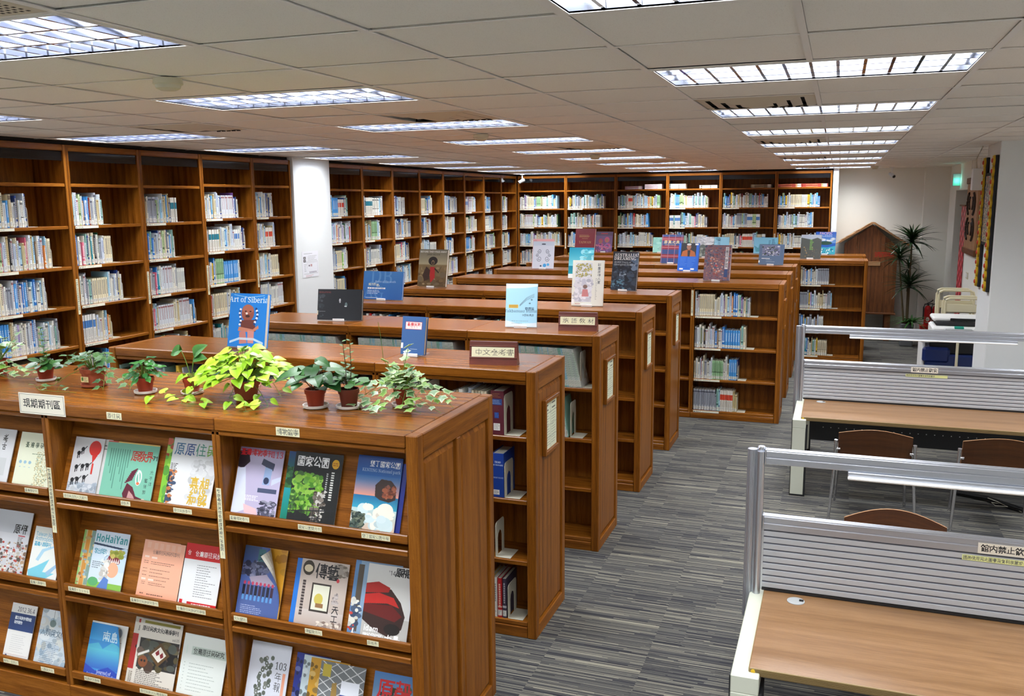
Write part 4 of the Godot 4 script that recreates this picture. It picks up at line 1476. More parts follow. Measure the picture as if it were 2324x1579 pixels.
func draw_magazines() -> void:
	var d := card("mag_microscope", "covers", 215, 268, 2)
	var ink := rgb(30, 30, 36)
	d.fill(rgb(186, 178, 208)).grad(0, 0, 1, 0.12, rgb(120, 100, 126), rgb(186, 178, 208)).poly([[0, 0.06], [0.2, 0.04], [0.26, 0.2], [0.12, 0.3], [0.0, 0.28]], rgb(40, 32, 42)).poly([[0, 0.3], [0.18, 0.28], [0.26, 0.6], [0.3, 0.86], [0, 0.95]], rgb(214, 220, 240)).poly([[0.25, 0.78], [0.55, 0.83], [0.6, 0.92], [0.3, 0.9]], rgb(226, 190, 196))
	d.poly([[0.55, 0.14], [0.82, 0.2], [0.8, 0.3], [0.52, 0.22]], rgb(60, 66, 90)).poly([[0.62, 0.25], [0.78, 0.28], [0.76, 0.5], [0.6, 0.5]], rgb(150, 174, 214)).oval(0.68, 0.44, 0.06, 0.06, rgb(40, 52, 84)).rect(0.52, 0.55, 0.42, 0.06, rgb(70, 80, 110)).poly([[0.8, 0.42], [1, 0.36], [1, 0.42], [0.8, 0.5]], rgb(198, 206, 228)).patches(60, 0.62, 0.72, 0.34, 0.2, [rgb(84, 84, 108), rgb(50, 50, 70), rgb(140, 140, 160)], 0.02, 0.05)
	han(d, "臺灣博物季刊", 0.03, 0.025, 0.105, rgb(196, 34, 44), false, 0.12)
	text(d, "113", 0.97, 0.12, 0.15, rgb(196, 34, 44), "Droid Serif", 2)
	d.small(0.26, 0.66, 0.4, 4, 0.02, rgb(232, 230, 240)); bar(d)

	d = card("mag_lake", "covers", 215, 268, 3)
	d.fill(rgb(30, 120, 120)).grad(0, 0, 1, 0.35, rgb(30, 70, 130), rgb(40, 120, 90)).patches(120, 0, 0.2, 1, 0.3, [rgb(30, 80, 40), rgb(60, 120, 60)], 0.03, 0.08).grad(0, 0.5, 1, 0.5, rgb(20, 150, 160), rgb(10, 120, 90)); bar(d)
	d = card("mag_park", "covers", 225, 268, 4)
	d.fill(rgb(24, 26, 24)).patches(240, 0.02, 0.3, 0.6, 0.5, [rgb(70, 130, 30), rgb(110, 170, 40), rgb(40, 80, 24), rgb(130, 180, 60)], 0.02, 0.07).patches(60, 0.5, 0.5, 0.25, 0.4, [rgb(200, 196, 190), rgb(120, 110, 100), rgb(80, 70, 60)], 0.02, 0.05)
	for k in 8:
		d.line(0.05 + k * 0.12, 0.72, 0.05 + k * 0.12, 0.98, 0.012, ink)
	d.line(0.0, 0.8, 0.95, 0.74, 0.016, ink).line(0.0, 0.9, 0.95, 0.84, 0.012, ink)
	han(d, "國家公園", 0.06, 0.06, 0.15, Color.WHITE, false, 0.13)
	d.oval(0.86, 0.13, 0.075, 0.075, rgb(232, 178, 36)).small(0.81, 0.115, 0.1, 2, 0.025, rgb(180, 100, 20))
	for k in 12:
		d.rect(0.8, 0.24 + k * 0.032, 0.06, 0.02, rgb(226, 226, 220)).rect(0.7, 0.26 + k * 0.028, 0.035, 0.016, rgb(200, 200, 196))
	bar(d)
	d = card("mag_kenting", "covers", 200, 280, 5)
	d.fill(rgb(20, 70, 150)).grad(0, 0, 1, 0.25, rgb(18, 64, 140), rgb(44, 110, 190)).grad(0, 0.25, 1, 0.25, rgb(60, 120, 190), rgb(226, 150, 130)).grad(0, 0.5, 1, 0.16, rgb(30, 110, 160), rgb(60, 170, 200)).grad(0, 0.66, 1, 0.34, rgb(190, 220, 224), rgb(232, 190, 160)).patches(40, 0.2, 0.62, 0.7, 0.25, [rgb(246, 240, 226), rgb(210, 232, 236)], 0.04, 0.14)
	d.poly([[0.48, 0.5], [0.46, 0.36], [0.58, 0.28], [0.8, 0.29], [0.92, 0.36], [0.94, 0.52], [0.8, 0.56], [0.6, 0.54]], rgb(56, 40, 36)).patches(40, 0.68, 0.36, 0.22, 0.14, [rgb(150, 76, 46), rgb(110, 54, 36)], 0.02, 0.06).patches(90, 0, 0.72, 0.3, 0.24, [rgb(60, 80, 70), rgb(40, 56, 52), rgb(110, 120, 100)], 0.02, 0.06)
	han(d, "墾丁國家公園", 0.28, 0.06, 0.1, Color.WHITE, false, 0.1)
	text(d, "KENTING National park", 0.12, 0.2, 0.075, rgb(210, 224, 240), "Droid Serif"); bar(d)
	d = card("mag_culture_inner", "covers", 120, 150, 6)
	d.fill(rgb(206, 150, 46)).patches(30, 0.4, 0, 0.6, 1, [rgb(214, 160, 56), rgb(190, 132, 40)], 0.05, 0.14)
	d = card("mag_culture", "covers", 215, 268, 6)
	d.fill(rgb(74, 96, 156)).grad(0, 0, 0.4, 0.3, rgb(66, 84, 120), rgb(74, 96, 156)).rect(0.34, 0.03, 0.17, 0.2, rgb(60, 110, 120)).patches(150, 0.02, 0.22, 0.62, 0.18, [rgb(70, 76, 110), rgb(110, 116, 150), rgb(50, 54, 80)], 0.02, 0.06)
	d.poly([[0.2, 0.42], [0.6, 0.36], [0.85, 0.5], [0.3, 0.52]], rgb(160, 150, 170))
	for k in 8:
		d.oval(0.12 + k * 0.095, 0.5, 0.03, 0.03, rgb(180, 60, 90)).rect(0.085 + k * 0.095, 0.53, 0.065, 0.15, [rgb(30, 30, 50), rgb(60, 40, 60), rgb(40, 44, 70)][k % 3]).rect(0.095 + k * 0.095, 0.66, 0.05, 0.07, rgb(90, 150, 210))
	han(d, "文", 0.37, 0.09, 0.12, rgb(20, 50, 60)); d.small(0.1, 0.8, 0.5, 7, 0.024, rgb(190, 200, 230), 0.01)
	bar(d)
	d = card("mag_blue_back", "covers", 100, 120, 7)
	d.fill(rgb(36, 120, 214)); bar(d)
	d = card("mag_craft", "covers", 225, 255, 8)
	d.fill(rgb(196, 182, 172)).grad(0, 0.7, 1, 0.3, rgb(206, 196, 190), rgb(180, 160, 148)).patches(40, 0.7, 0.04, 0.28, 0.14, [rgb(120, 110, 100), rgb(170, 160, 150)], 0.02, 0.06).oval(0.16, 0.12, 0.12, 0.12, rgb(60, 52, 44)).oval(0.16, 0.13, 0.09, 0.06, rgb(220, 206, 176)).rect(0.28, 0.32, 0.4, 0.4, rgb(54, 46, 42)).rect(0.31, 0.345, 0.34, 0.35, rgb(226, 226, 206)).oval(0.45, 0.54, 0.09, 0.09, rgb(206, 190, 90)).rect(0.4, 0.6, 0.16, 0.06, rgb(150, 110, 70)).patches(60, 0.5, 0.84, 0.46, 0.14, [rgb(226, 214, 200), rgb(140, 120, 110)], 0.02, 0.04)
	han(d, "傳藝", 0.32, 0.05, 0.22, ink, false, 0.11); d.oval(0.8, 0.25, 0.03, 0.03, rgb(196, 60, 70))
	for k in 12:
		d.rect(0.08, 0.3 + k * 0.042, 0.06, 0.03, rgb(70, 60, 60))
	d.patches(26, 0.74, 0.42, 0.1, 0.16, [rgb(150, 140, 140), rgb(190, 180, 178)], 0.015, 0.03)
	han(d, "天工", 0.76, 0.6, 0.12, ink, true, 0.12, 1.2)
	d.small(0.08, 0.92, 0.4, 3, 0.022, rgb(90, 80, 80)); bar(d)
	d = card("mag_street", "covers", 210, 275, 9)
	d.fill(rgb(140, 170, 200)).rect(0, 0.0, 0.12, 1, rgb(96, 140, 190)).rect(0.08, 0.05, 0.12, 0.85, rgb(90, 80, 70)).patches(30, 0, 0.5, 0.2, 0.4, [rgb(200, 50, 40), rgb(230, 230, 220), rgb(60, 80, 110)], 0.03, 0.07)
	han(d, "人", 0.04, 0.87, 0.16, Color.WHITE, false, 0.14); bar(d)
	d = card("mag_red_car", "covers", 200, 275, 10)
	d.fill(rgb(216, 216, 214)).rect(0, 0.66, 1, 0.34, rgb(190, 188, 184)).poly([[0, 0.3], [0.14, 0.24], [0.55, 0.3], [0.78, 0.45], [0.9, 0.62], [0.86, 0.78], [0.6, 0.9], [0.3, 0.84], [0, 0.72]], rgb(56, 34, 32)).poly([[0, 0.4], [0.3, 0.36], [0.62, 0.4], [0.76, 0.52], [0.5, 0.48], [0, 0.52]], rgb(196, 40, 36)).poly([[0, 0.26], [0.26, 0.22], [0.52, 0.28], [0.5, 0.34], [0, 0.38]], rgb(172, 34, 32)).poly([[0.0, 0.52], [0.6, 0.5], [0.84, 0.62], [0.7, 0.7], [0, 0.62]], rgb(104, 24, 24)).oval(0.66, 0.8, 0.17, 0.1, rgb(28, 22, 22))
	text(d, "'14", 0.45, 0.12, 0.11, rgb(70, 70, 74)); han(d, "原視界", 0.6, 0.02, 0.14, ink, false, 0.15, 0.95)
	text(d, "idam", 0.06, 0.86, 0.13, Color.WHITE, "Droid Sans", 0, true); han(d, "屬於我們的", 0.06, 0.885, 0.085, Color.WHITE, false, 0.14, 1.0); han(d, "力量", 0.53, 0.875, 0.16, Color.WHITE, false, 0.11, 1.0); bar(d)
	d = card("mag_annual", "covers", 215, 270, 11)
	d.fill(rgb(216, 220, 232))
	for k in 46:
		var x := 0.16 + d.rn.randf() * 0.34 + 0.12 * (1.0 - k / 46.0)
		var y := 0.2 + k / 46.0 * 0.74
		d.oval(x, y, 0.045, 0.04, [rgb(96, 104, 96), rgb(120, 124, 116), rgb(84, 92, 84)][k % 3])
		if k % 2:
			d.oval(x, y, 0.018, 0.016, rgb(206, 210, 216))
	text(d, "103", 0.64, 0.34, 0.17, rgb(50, 54, 60), "Droid Serif"); han(d, "年報", 0.68, 0.38, 0.15, rgb(50, 54, 60), true, 0.07)
	d.grad(0.86, 0.38, 0.07, 0.56, rgb(226, 150, 120), rgb(236, 190, 170)); bar(d)
	for q in [["mag_indigo", rgb(34, 50, 140)], ["mag_ice", rgb(190, 206, 214)], ["mag_mustard", rgb(196, 146, 40)]]:
		d = card(q[0], "covers", 120, 150, 12)
		d.fill(q[1]).patches(26, 0, 0.1, 0.6, 0.8, [q[1].lightened(0.25), q[1].darkened(0.4)], 0.04, 0.1); bar(d)
	d = card("mag_trident", "covers", 210, 245, 13)
	d.fill(rgb(112, 116, 120))
	for k in 9:
		d.line(0, k * 0.14 - 0.3, 1, k * 0.14 + 0.2, 0.012, rgb(214, 216, 218)).line(0, k * 0.16 + 0.2, 1, k * 0.16 - 0.3, 0.012, rgb(200, 202, 206))
	d.rect(0.06, 0.04, 0.18, 0.18, rgb(190, 170, 60)).poly([[0.3, 0.3], [0.4, 0.28], [0.46, 0.7], [0.3, 0.8]], rgb(150, 120, 60)).rect(0.5, 0.24, 0.4, 0.3, rgb(226, 230, 240)).rect(0.5, 0.44, 0.4, 0.24, rgb(36, 60, 150)).small(0.54, 0.48, 0.32, 6, 0.03, rgb(220, 224, 240)); bar(d)
	d = card("mag_sheng", "covers", 190, 240, 14)
	d.fill(rgb(60, 90, 130)).grad(0, 0, 1, 0.4, rgb(70, 120, 180), rgb(120, 150, 180)).patches(90, 0, 0.2, 1, 0.8, [rgb(40, 60, 40), rgb(70, 80, 60), rgb(30, 34, 40)], 0.03, 0.1)
	han(d, "原聲", 0.12, 0.1, 0.36, rgb(200, 34, 40), false, 0.12, 1.1); text(d, "The Magazine of", 0.1, 0.62, 0.09, Color.WHITE, "Droid Serif"); bar(d)
	# middle unit
	d = card("mag_animals", "covers", 170, 240, 15)
	d.fill(rgb(204, 204, 206)).oval(0.72, 0.17, 0.2, 0.18, rgb(206, 40, 36)).poly([[0.66, 0.3], [0.84, 0.28], [0.7, 0.42]], rgb(206, 40, 36)).rect(0, 0.76, 1, 0.24, rgb(178, 186, 196)).patches(70, 0, 0.76, 1, 0.24, [rgb(160, 172, 186), rgb(196, 202, 208)], 0.03, 0.08)
	for q in [[0.2, 0.27], [0.32, 0.2], [0.2, 0.5], [0.4, 0.48], [0.56, 0.46], [0.14, 0.72], [0.3, 0.7], [0.52, 0.66]]:
		d.oval(q[0], q[1], 0.06, 0.05, rgb(24, 24, 30)).rect(q[0] - 0.04, q[1], 0.03, 0.09, rgb(24, 24, 30)).rect(q[0] + 0.02, q[1], 0.025, 0.08, rgb(24, 24, 30)).line(q[0] + 0.04, q[1], q[0] + 0.12, q[1] - 0.05, 0.02, rgb(24, 24, 30))
	d.rect(0.7, 0.42, 0.06, 0.18, rgb(206, 60, 50)); bar(d)
	d = card("mag_grey_white", "covers", 120, 170, 16)
	d.fill(rgb(214, 214, 214)).rect(0.5, 0.16, 0.4, 0.01, rgb(110, 110, 110)).rect(0.5, 0.1, 0.3, 0.02, rgb(90, 90, 90)).rect(0.5, 0.22, 0.2, 0.008, rgb(110, 110, 110)); bar(d)
	d = card("mag_green", "covers", 265, 232, 17)
	d.fill(rgb(122, 188, 164)).rect(0.0, 0.0, 1, 0.02, rgb(226, 186, 100)).rect(0, 0, 0.2, 0.02, rgb(210, 90, 80))
	han(d, "原教界", 0.5, 0.13, 0.14, rgb(190, 50, 40), false, 0.1, 0.95); text(d, "71", 0.9, 0.26, 0.09, ink, "Droid Sans", 0, true)
	for k in 9:
		d.rect(0.08 + k * 0.045, 0.12, 0.014, 0.3 + 0.12 * ((k * 5) % 4), rgb(80, 134, 118))
	d.poly([[0.5, 0.98], [0.44, 0.84], [0.5, 0.66], [0.62, 0.72], [0.7, 0.86], [0.95, 0.92], [0.98, 0.99], [0.6, 1.0]], rgb(96, 30, 50)).poly([[0.54, 0.9], [0.56, 0.78], [0.64, 0.84], [0.72, 0.94]], rgb(196, 150, 150))
	for k in 7:
		d.line(0.46 + k * 0.015, 0.66 - k * 0.03, 0.58 + k * 0.012, 0.6 - k * 0.03, 0.014, rgb(96, 30, 50)).line(0.42 + k * 0.04, 0.97, 0.40 + k * 0.04, 1.0, 0.012, rgb(150, 50, 60))
	d.oval(0.85, 0.92, 0.04, 0.03, rgb(220, 200, 180)).oval(0.7, 0.56, 0.06, 0.11, rgb(228, 236, 230)).oval(0.7, 0.56, 0.04, 0.08, rgb(122, 188, 164)).line(0.68, 0.44, 0.72, 0.64, 0.02, rgb(226, 230, 226)).oval(0.7, 0.65, 0.03, 0.02, rgb(220, 110, 70))
	for k in 6:
		han(d, ["太", "平", "洋", "藝", "術", "節"][k], 0.9 if k < 3 else 0.82, 0.42 + (k % 3) * 0.095 + (0.14 if k > 2 else 0.0), 0.055, ink, false, 0.1)
	bar(d)
	d = card("mag_lime", "covers", 150, 240, 18)
	d.fill(rgb(126, 190, 60)).patches(40, 0, 0, 0.5, 1, [rgb(160, 210, 70), rgb(196, 90, 60), rgb(90, 160, 60)], 0.05, 0.14); bar(d)
	d = card("mag_native", "covers", 220, 275, 19)
	d.fill(rgb(222, 224, 226)).patches(60, 0.5, 0.28, 0.42, 0.6, [rgb(206, 208, 210), rgb(214, 216, 218)], 0.05, 0.1)
	var cc := [rgb(70, 120, 160), rgb(60, 90, 150), rgb(80, 150, 130), rgb(120, 170, 70)]
	for k in 4:
		han(d, "原原住民"[k], 0.06 + k * 0.23, 0.07, 0.2, cc[k], false, 0.1)
	han(d, "真相", 0.5, 0.52, 0.18, rgb(206, 170, 60), false, 0.13, 1.25); text(d, "2016", 0.52, 0.74, 0.16, rgb(206, 170, 60), "Droid Sans", 0, true); han(d, "和解", 0.5, 0.75, 0.18, rgb(206, 170, 60), false, 0.13, 1.25)
	d.patches(80, 0.0, 0.45, 0.14, 0.45, [rgb(70, 90, 120), rgb(196, 120, 70), rgb(50, 50, 60)], 0.02, 0.05).small(0.02, 0.36, 0.14, 4, 0.022, rgb(90, 90, 90)).small(0.4, 0.96, 0.4, 1, 0.02, rgb(206, 150, 130)); bar(d)
	d = card("mag_stripe_back", "covers", 150, 240, 20)
	d.fill(rgb(206, 196, 150)).rect(0.0, 0, 0.06, 1, rgb(150, 200, 120)).rect(0.1, 0.0, 0.12, 1, rgb(214, 150, 70)).rect(0.24, 0, 0.14, 0.9, rgb(130, 160, 150)).patches(40, 0, 0.1, 0.5, 0.8, [rgb(220, 190, 130), rgb(170, 110, 60), rgb(160, 190, 200)], 0.03, 0.07)
	d = card("mag_youth", "covers", 210, 240, 21)
	d.fill(rgb(206, 222, 236)).rect(0, 0.82, 1, 0.18, rgb(136, 190, 80)).poly([[0, 0.2], [1, 0.24], [1, 0.27], [0, 0.23]], rgb(40, 60, 90)).patches(26, 0.3, 0.32, 0.7, 0.3, [rgb(220, 234, 244), rgb(190, 214, 236)], 0.06, 0.16)
	text(d, "HoHaiYan", 0.03, 0.18, 0.2, rgb(50, 150, 160), "Droid Sans", 0, true)
	d.poly([[0.44, 0.46], [0.52, 0.36], [0.78, 0.36], [0.84, 0.46], [0.82, 0.5], [0.46, 0.5]], rgb(120, 30, 40))
	for k in 6:
		d.poly([[0.46 + k * 0.06, 0.49], [0.49 + k * 0.06, 0.41], [0.52 + k * 0.06, 0.49]], rgb(236, 232, 226))
	d.oval(0.66, 0.6, 0.17, 0.14, rgb(236, 176, 142)).patches(60, 0.36, 0.48, 0.16, 0.3, [rgb(230, 228, 222), rgb(190, 186, 180)], 0.03, 0.06).patches(40, 0.5, 0.3, 0.4, 0.08, [rgb(150, 160, 60), rgb(196, 180, 90)], 0.02, 0.06).oval(0.16, 0.82, 0.15, 0.08, rgb(90, 170, 110)).poly([[0.3, 0.9], [0.46, 0.72], [0.6, 0.76], [0.6, 1], [0.3, 1]], rgb(90, 130, 200))
	han(d, "穿出我的", 0.05, 0.29, 0.09, rgb(50, 140, 170), false, 0.12, 1.0); d.small(0.05, 0.5, 0.3, 4, 0.03, rgb(110, 120, 130)); bar(d)
	for q in ["mag_orange_back", "mag_orange"]:
		d = card(q, "covers", 190, 232, 22)
		d.fill(rgb(238, 176, 148)).grad(0, 0.8, 1, 0.2, rgb(238, 176, 148), rgb(232, 150, 116))
		for k in 5:
			d.rect(0.1 + k * 0.17, 0.03, 0.1, 0.1, rgb(240, 188, 164))
		if q == "mag_orange":
			han(d, "台灣原住民族研究季刊", 0.08, 0.15, 0.075, rgb(110, 84, 84), false, 0.1, 1.05)
		d.rect(0.08, 0.26, 0.16, 0.03, rgb(244, 216, 204)).small(0.08, 0.34, 0.7, 2, 0.03, rgb(120, 80, 66)).small(0.08, 0.46, 0.66, 4, 0.055, rgb(120, 80, 66)).rect(0.08, 0.62, 0.16, 0.03, rgb(244, 216, 204)).small(0.1, 0.68, 0.62, 2, 0.03, rgb(120, 80, 66)).small(0.1, 0.86, 0.76, 1, 0.03, rgb(120, 80, 66), 0.02).small(0.3, 0.91, 0.4, 1, 0.03, rgb(120, 80, 66)); bar(d)
	d = card("mag_red_white", "covers", 200, 248, 23)
	d.fill(rgb(224, 226, 228)).rect(0, 0, 1, 0.24, rgb(204, 26, 34)).rect(0.24, 0.88, 0.76, 0.12, rgb(204, 26, 34)).rect(0.04, 0.86, 0.08, 0.14, rgb(204, 26, 34))
	han(d, "台灣原住民族", 0.26, 0.11, 0.1, Color.WHITE, false, 0.11); han(d, "台", 0.06, 0.11, 0.09, Color.WHITE); d.small(0.36, 0.32, 0.5, 14, 0.036, rgb(110, 112, 118)).small(0.36, 0.9, 0.5, 2, 0.03, rgb(240, 220, 220), 0.02)
	d = card("mag_island_back", "covers", 200, 235, 24)
	d.fill(rgb(222, 224, 222)).oval(0.8, 0.14, 0.07, 0.09, rgb(150, 160, 176)).small(0.6, 0.3, 0.3, 1, 0.03, rgb(110, 110, 110)); bar(d)
	d = card("mag_island", "covers", 200, 235, 25)
	d.fill(rgb(60, 140, 206)).grad(0, 0, 1, 0.3, rgb(50, 140, 214), rgb(70, 160, 220)).poly([[0, 0.4], [0.3, 0.34], [0.45, 0.44], [0.7, 0.3], [1, 0.36], [1, 0.8], [0, 0.8]], rgb(84, 176, 206)).grad(0, 0.45, 1, 0.35, rgb(90, 186, 206), rgb(50, 100, 190)).poly([[0, 0.74], [0.35, 0.84], [0.7, 0.74], [1, 0.82], [1, 1], [0, 1]], rgb(40, 70, 176))
	han(d, "南島", 0.4, 0.12, 0.2, rgb(214, 236, 246), false, 0.1); text(d, "Journal of", 0.6, 0.88, 0.09, Color.WHITE, "Droid Serif", 1); text(d, "Austronesian Studies", 0.54, 0.94, 0.09, Color.WHITE, "Droid Serif", 1)
	d = card("mag_pattern_red", "covers", 220, 280, 26)
	d.fill(rgb(206, 200, 188)).rect(0, 0.24, 0.3, 0.5, rgb(170, 40, 40)).rect(0.1, 0.03, 0.1, 0.05, rgb(180, 40, 40)).rect(0.12, 0.4, 0.2, 0.04, ink).oval(0.2, 0.5, 0.04, 0.04, Color.WHITE).small(0.06, 0.78, 0.2, 9, 0.022, rgb(110, 100, 90)); han(d, "原住", 0.12, 0.12, 0.09, ink)
	d = card("mag_pattern", "covers", 230, 280, 27)
	d.fill(rgb(214, 208, 198)).rect(0.1, 0.02, 0.84, 0.04, rgb(140, 130, 40)); han(d, "原住民族文化傳播學刊", 0.07, 0.1, 0.078, ink, false, 0.13, 1.1)
	d.rect(0.06, 0.27, 0.92, 0.42, rgb(46, 42, 44)).patches(50, 0.08, 0.28, 0.88, 0.4, [rgb(60, 66, 60), rgb(80, 60, 50), rgb(30, 28, 30), rgb(90, 80, 50)], 0.04, 0.12)
	d.poly([[0.3, 0.48], [0.56, 0.3], [0.8, 0.46], [0.56, 0.64]], rgb(96, 70, 40)).poly([[0.38, 0.48], [0.56, 0.355], [0.72, 0.465], [0.56, 0.58]], rgb(232, 226, 216)).poly([[0.46, 0.45], [0.53, 0.4], [0.56, 0.46], [0.5, 0.49]], rgb(130, 30, 40)).poly([[0.57, 0.47], [0.63, 0.43], [0.66, 0.49], [0.6, 0.52]], rgb(130, 30, 40)).oval(0.2, 0.6, 0.11, 0.1, rgb(130, 76, 46)).oval(0.17, 0.59, 0.025, 0.02, ink).oval(0.24, 0.59, 0.025, 0.02, ink).oval(0.2, 0.36, 0.1, 0.08, rgb(70, 70, 64)).oval(0.84, 0.36, 0.1, 0.08, rgb(84, 90, 84)).poly([[0.06, 0.5], [0.3, 0.42], [0.32, 0.45], [0.06, 0.54]], rgb(226, 222, 216))
	d.small(0.08, 0.73, 0.8, 9, 0.025, rgb(110, 106, 100)); text(d, "vol.05", 0.8, 0.25, 0.06, rgb(90, 90, 90)); bar(d)
	for q in ["mag_research_back", "mag_research"]:
		d = card(q, "covers", 200, 245, 28)
		d.fill(rgb(222, 228, 224)).rect(0.12, 0.18, 0.88, 0.13, rgb(190, 204, 196) if q == "mag_research" else rgb(200, 226, 214)); han(d, "台灣原住民研究", 0.16, 0.2, 0.1, rgb(60, 64, 64), false, 0.1, 1.1); d.small(0.16, 0.29, 0.6, 1, 0.02, rgb(110, 120, 116)).small(0.1, 0.44, 0.7, 9, 0.05, rgb(160, 170, 166), 0.01); bar(d)
	# left unit
	d = card("mag_brush_white", "covers", 160, 236, 29)
	d.fill(rgb(214, 216, 220)); han(d, "考古", 0.5, 0.1, 0.18, rgb(40, 40, 40), true, 0.1); d.rect(0.3, 0.5, 0.5, 0.3, rgb(200, 204, 206)); bar(d)
	d = card("mag_map", "covers", 225, 233, 30)
	d.fill(rgb(226, 230, 206)).patches(300, 0.54, 0.3, 0.36, 0.6, [rgb(206, 196, 150), rgb(190, 180, 130), rgb(214, 206, 166), rgb(160, 176, 150)], 0.008, 0.02); han(d, "臺灣學研", 0.18, 0.17, 0.09, rgb(60, 80, 60), false, 0.08, 1.5)
	for k in 3:
		d.oval(0.12 + k * 0.13, 0.52, 0.04, 0.03, rgb(150, 186, 206)).rect(0.1 + k * 0.13, 0.6, 0.05, 0.01, rgb(150, 186, 206))
	d.small(0.4, 0.36, 0.5, 1, 0.03, rgb(120, 140, 110)); bar(d)
	d = card("mag_ink_figures", "covers", 255, 275, 31)
	d.fill(rgb(196, 198, 204)).rect(0.0, 0.0, 1, 0.34, rgb(182, 186, 194)).patches(300, 0, 0.46, 1, 0.52, [rgb(206, 200, 190), rgb(120, 96, 80), rgb(170, 60, 50), rgb(90, 80, 76), rgb(190, 160, 130), rgb(230, 226, 220)], 0.012, 0.035); han(d, "原鄉", 0.62, 0.2, 0.14, rgb(24, 24, 24), false, 0.1); d.rect(0.74, 0.36, 0.16, 0.014, rgb(176, 40, 50)).small(0.74, 0.39, 0.14, 8, 0.022, rgb(110, 110, 110)); bar(d)
	d = card("mag_anthropology", "covers", 175, 222, 32)
	d.fill(rgb(226, 230, 226)).poly([[0.1, 1], [0.0, 0.8], [0.3, 0.7], [0.66, 0.56], [0.5, 0.8], [0.9, 0.8], [0.5, 0.96]], rgb(120, 200, 220)).poly([[0.2, 0.6], [0.36, 0.4], [0.8, 0.3], [0.76, 0.34], [0.44, 0.44], [0.3, 0.62]], rgb(166, 206, 226)).poly([[0.6, 0.8], [0.96, 0.6], [1, 0.64], [0.7, 0.86]], rgb(150, 190, 220))
	text(d, "Taiwan Journal of", 0.06, 0.17, 0.12, rgb(80, 160, 196)); text(d, "Anthropology", 0.06, 0.25, 0.12, rgb(80, 160, 196)); han(d, "臺灣人類學刊", 0.06, 0.28, 0.09, rgb(90, 170, 200), false, 0.1, 1.05); bar(d)
	d = card("mag_report", "covers", 165, 237, 33)
	d.fill(rgb(222, 222, 220)).rect(0, 0.17, 1, 0.3, rgb(36, 62, 116)); text(d, "2012 36.4", 0.24, 0.14, 0.15, rgb(50, 52, 70)); han(d, "國立民族学博物館", 0.2, 0.22, 0.078, rgb(226, 232, 240), false, 0.12, 1.05); han(d, "研究報告", 0.2, 0.3, 0.078, rgb(226, 232, 240), false, 0.12, 1.05); d.small(0.2, 0.55, 0.6, 9, 0.035, rgb(160, 160, 166), 0.008).rect(0.04, 0.88, 0.9, 0.006, rgb(190, 150, 160)).oval(0.12, 0.92, 0.04, 0.04, rgb(40, 60, 110))
	d = card("mag_human_culture", "covers", 185, 236, 34)
	d.fill(rgb(192, 204, 212)).patches(80, 0, 0, 1, 1, [rgb(176, 192, 204), rgb(206, 214, 218), rgb(196, 200, 196), rgb(150, 172, 190)], 0.05, 0.14).oval(0.4, 0.23, 0.1, 0.08, rgb(110, 130, 130)).line(0.4, 0.0, 0.4, 0.2, 0.012, rgb(90, 100, 100)); han(d, "人類與文化", 0.06, 0.33, 0.15, rgb(70, 90, 110), false, 0.09, 1.08); d.small(0.16, 0.55, 0.6, 12, 0.03, rgb(100, 116, 140)); bar(d)


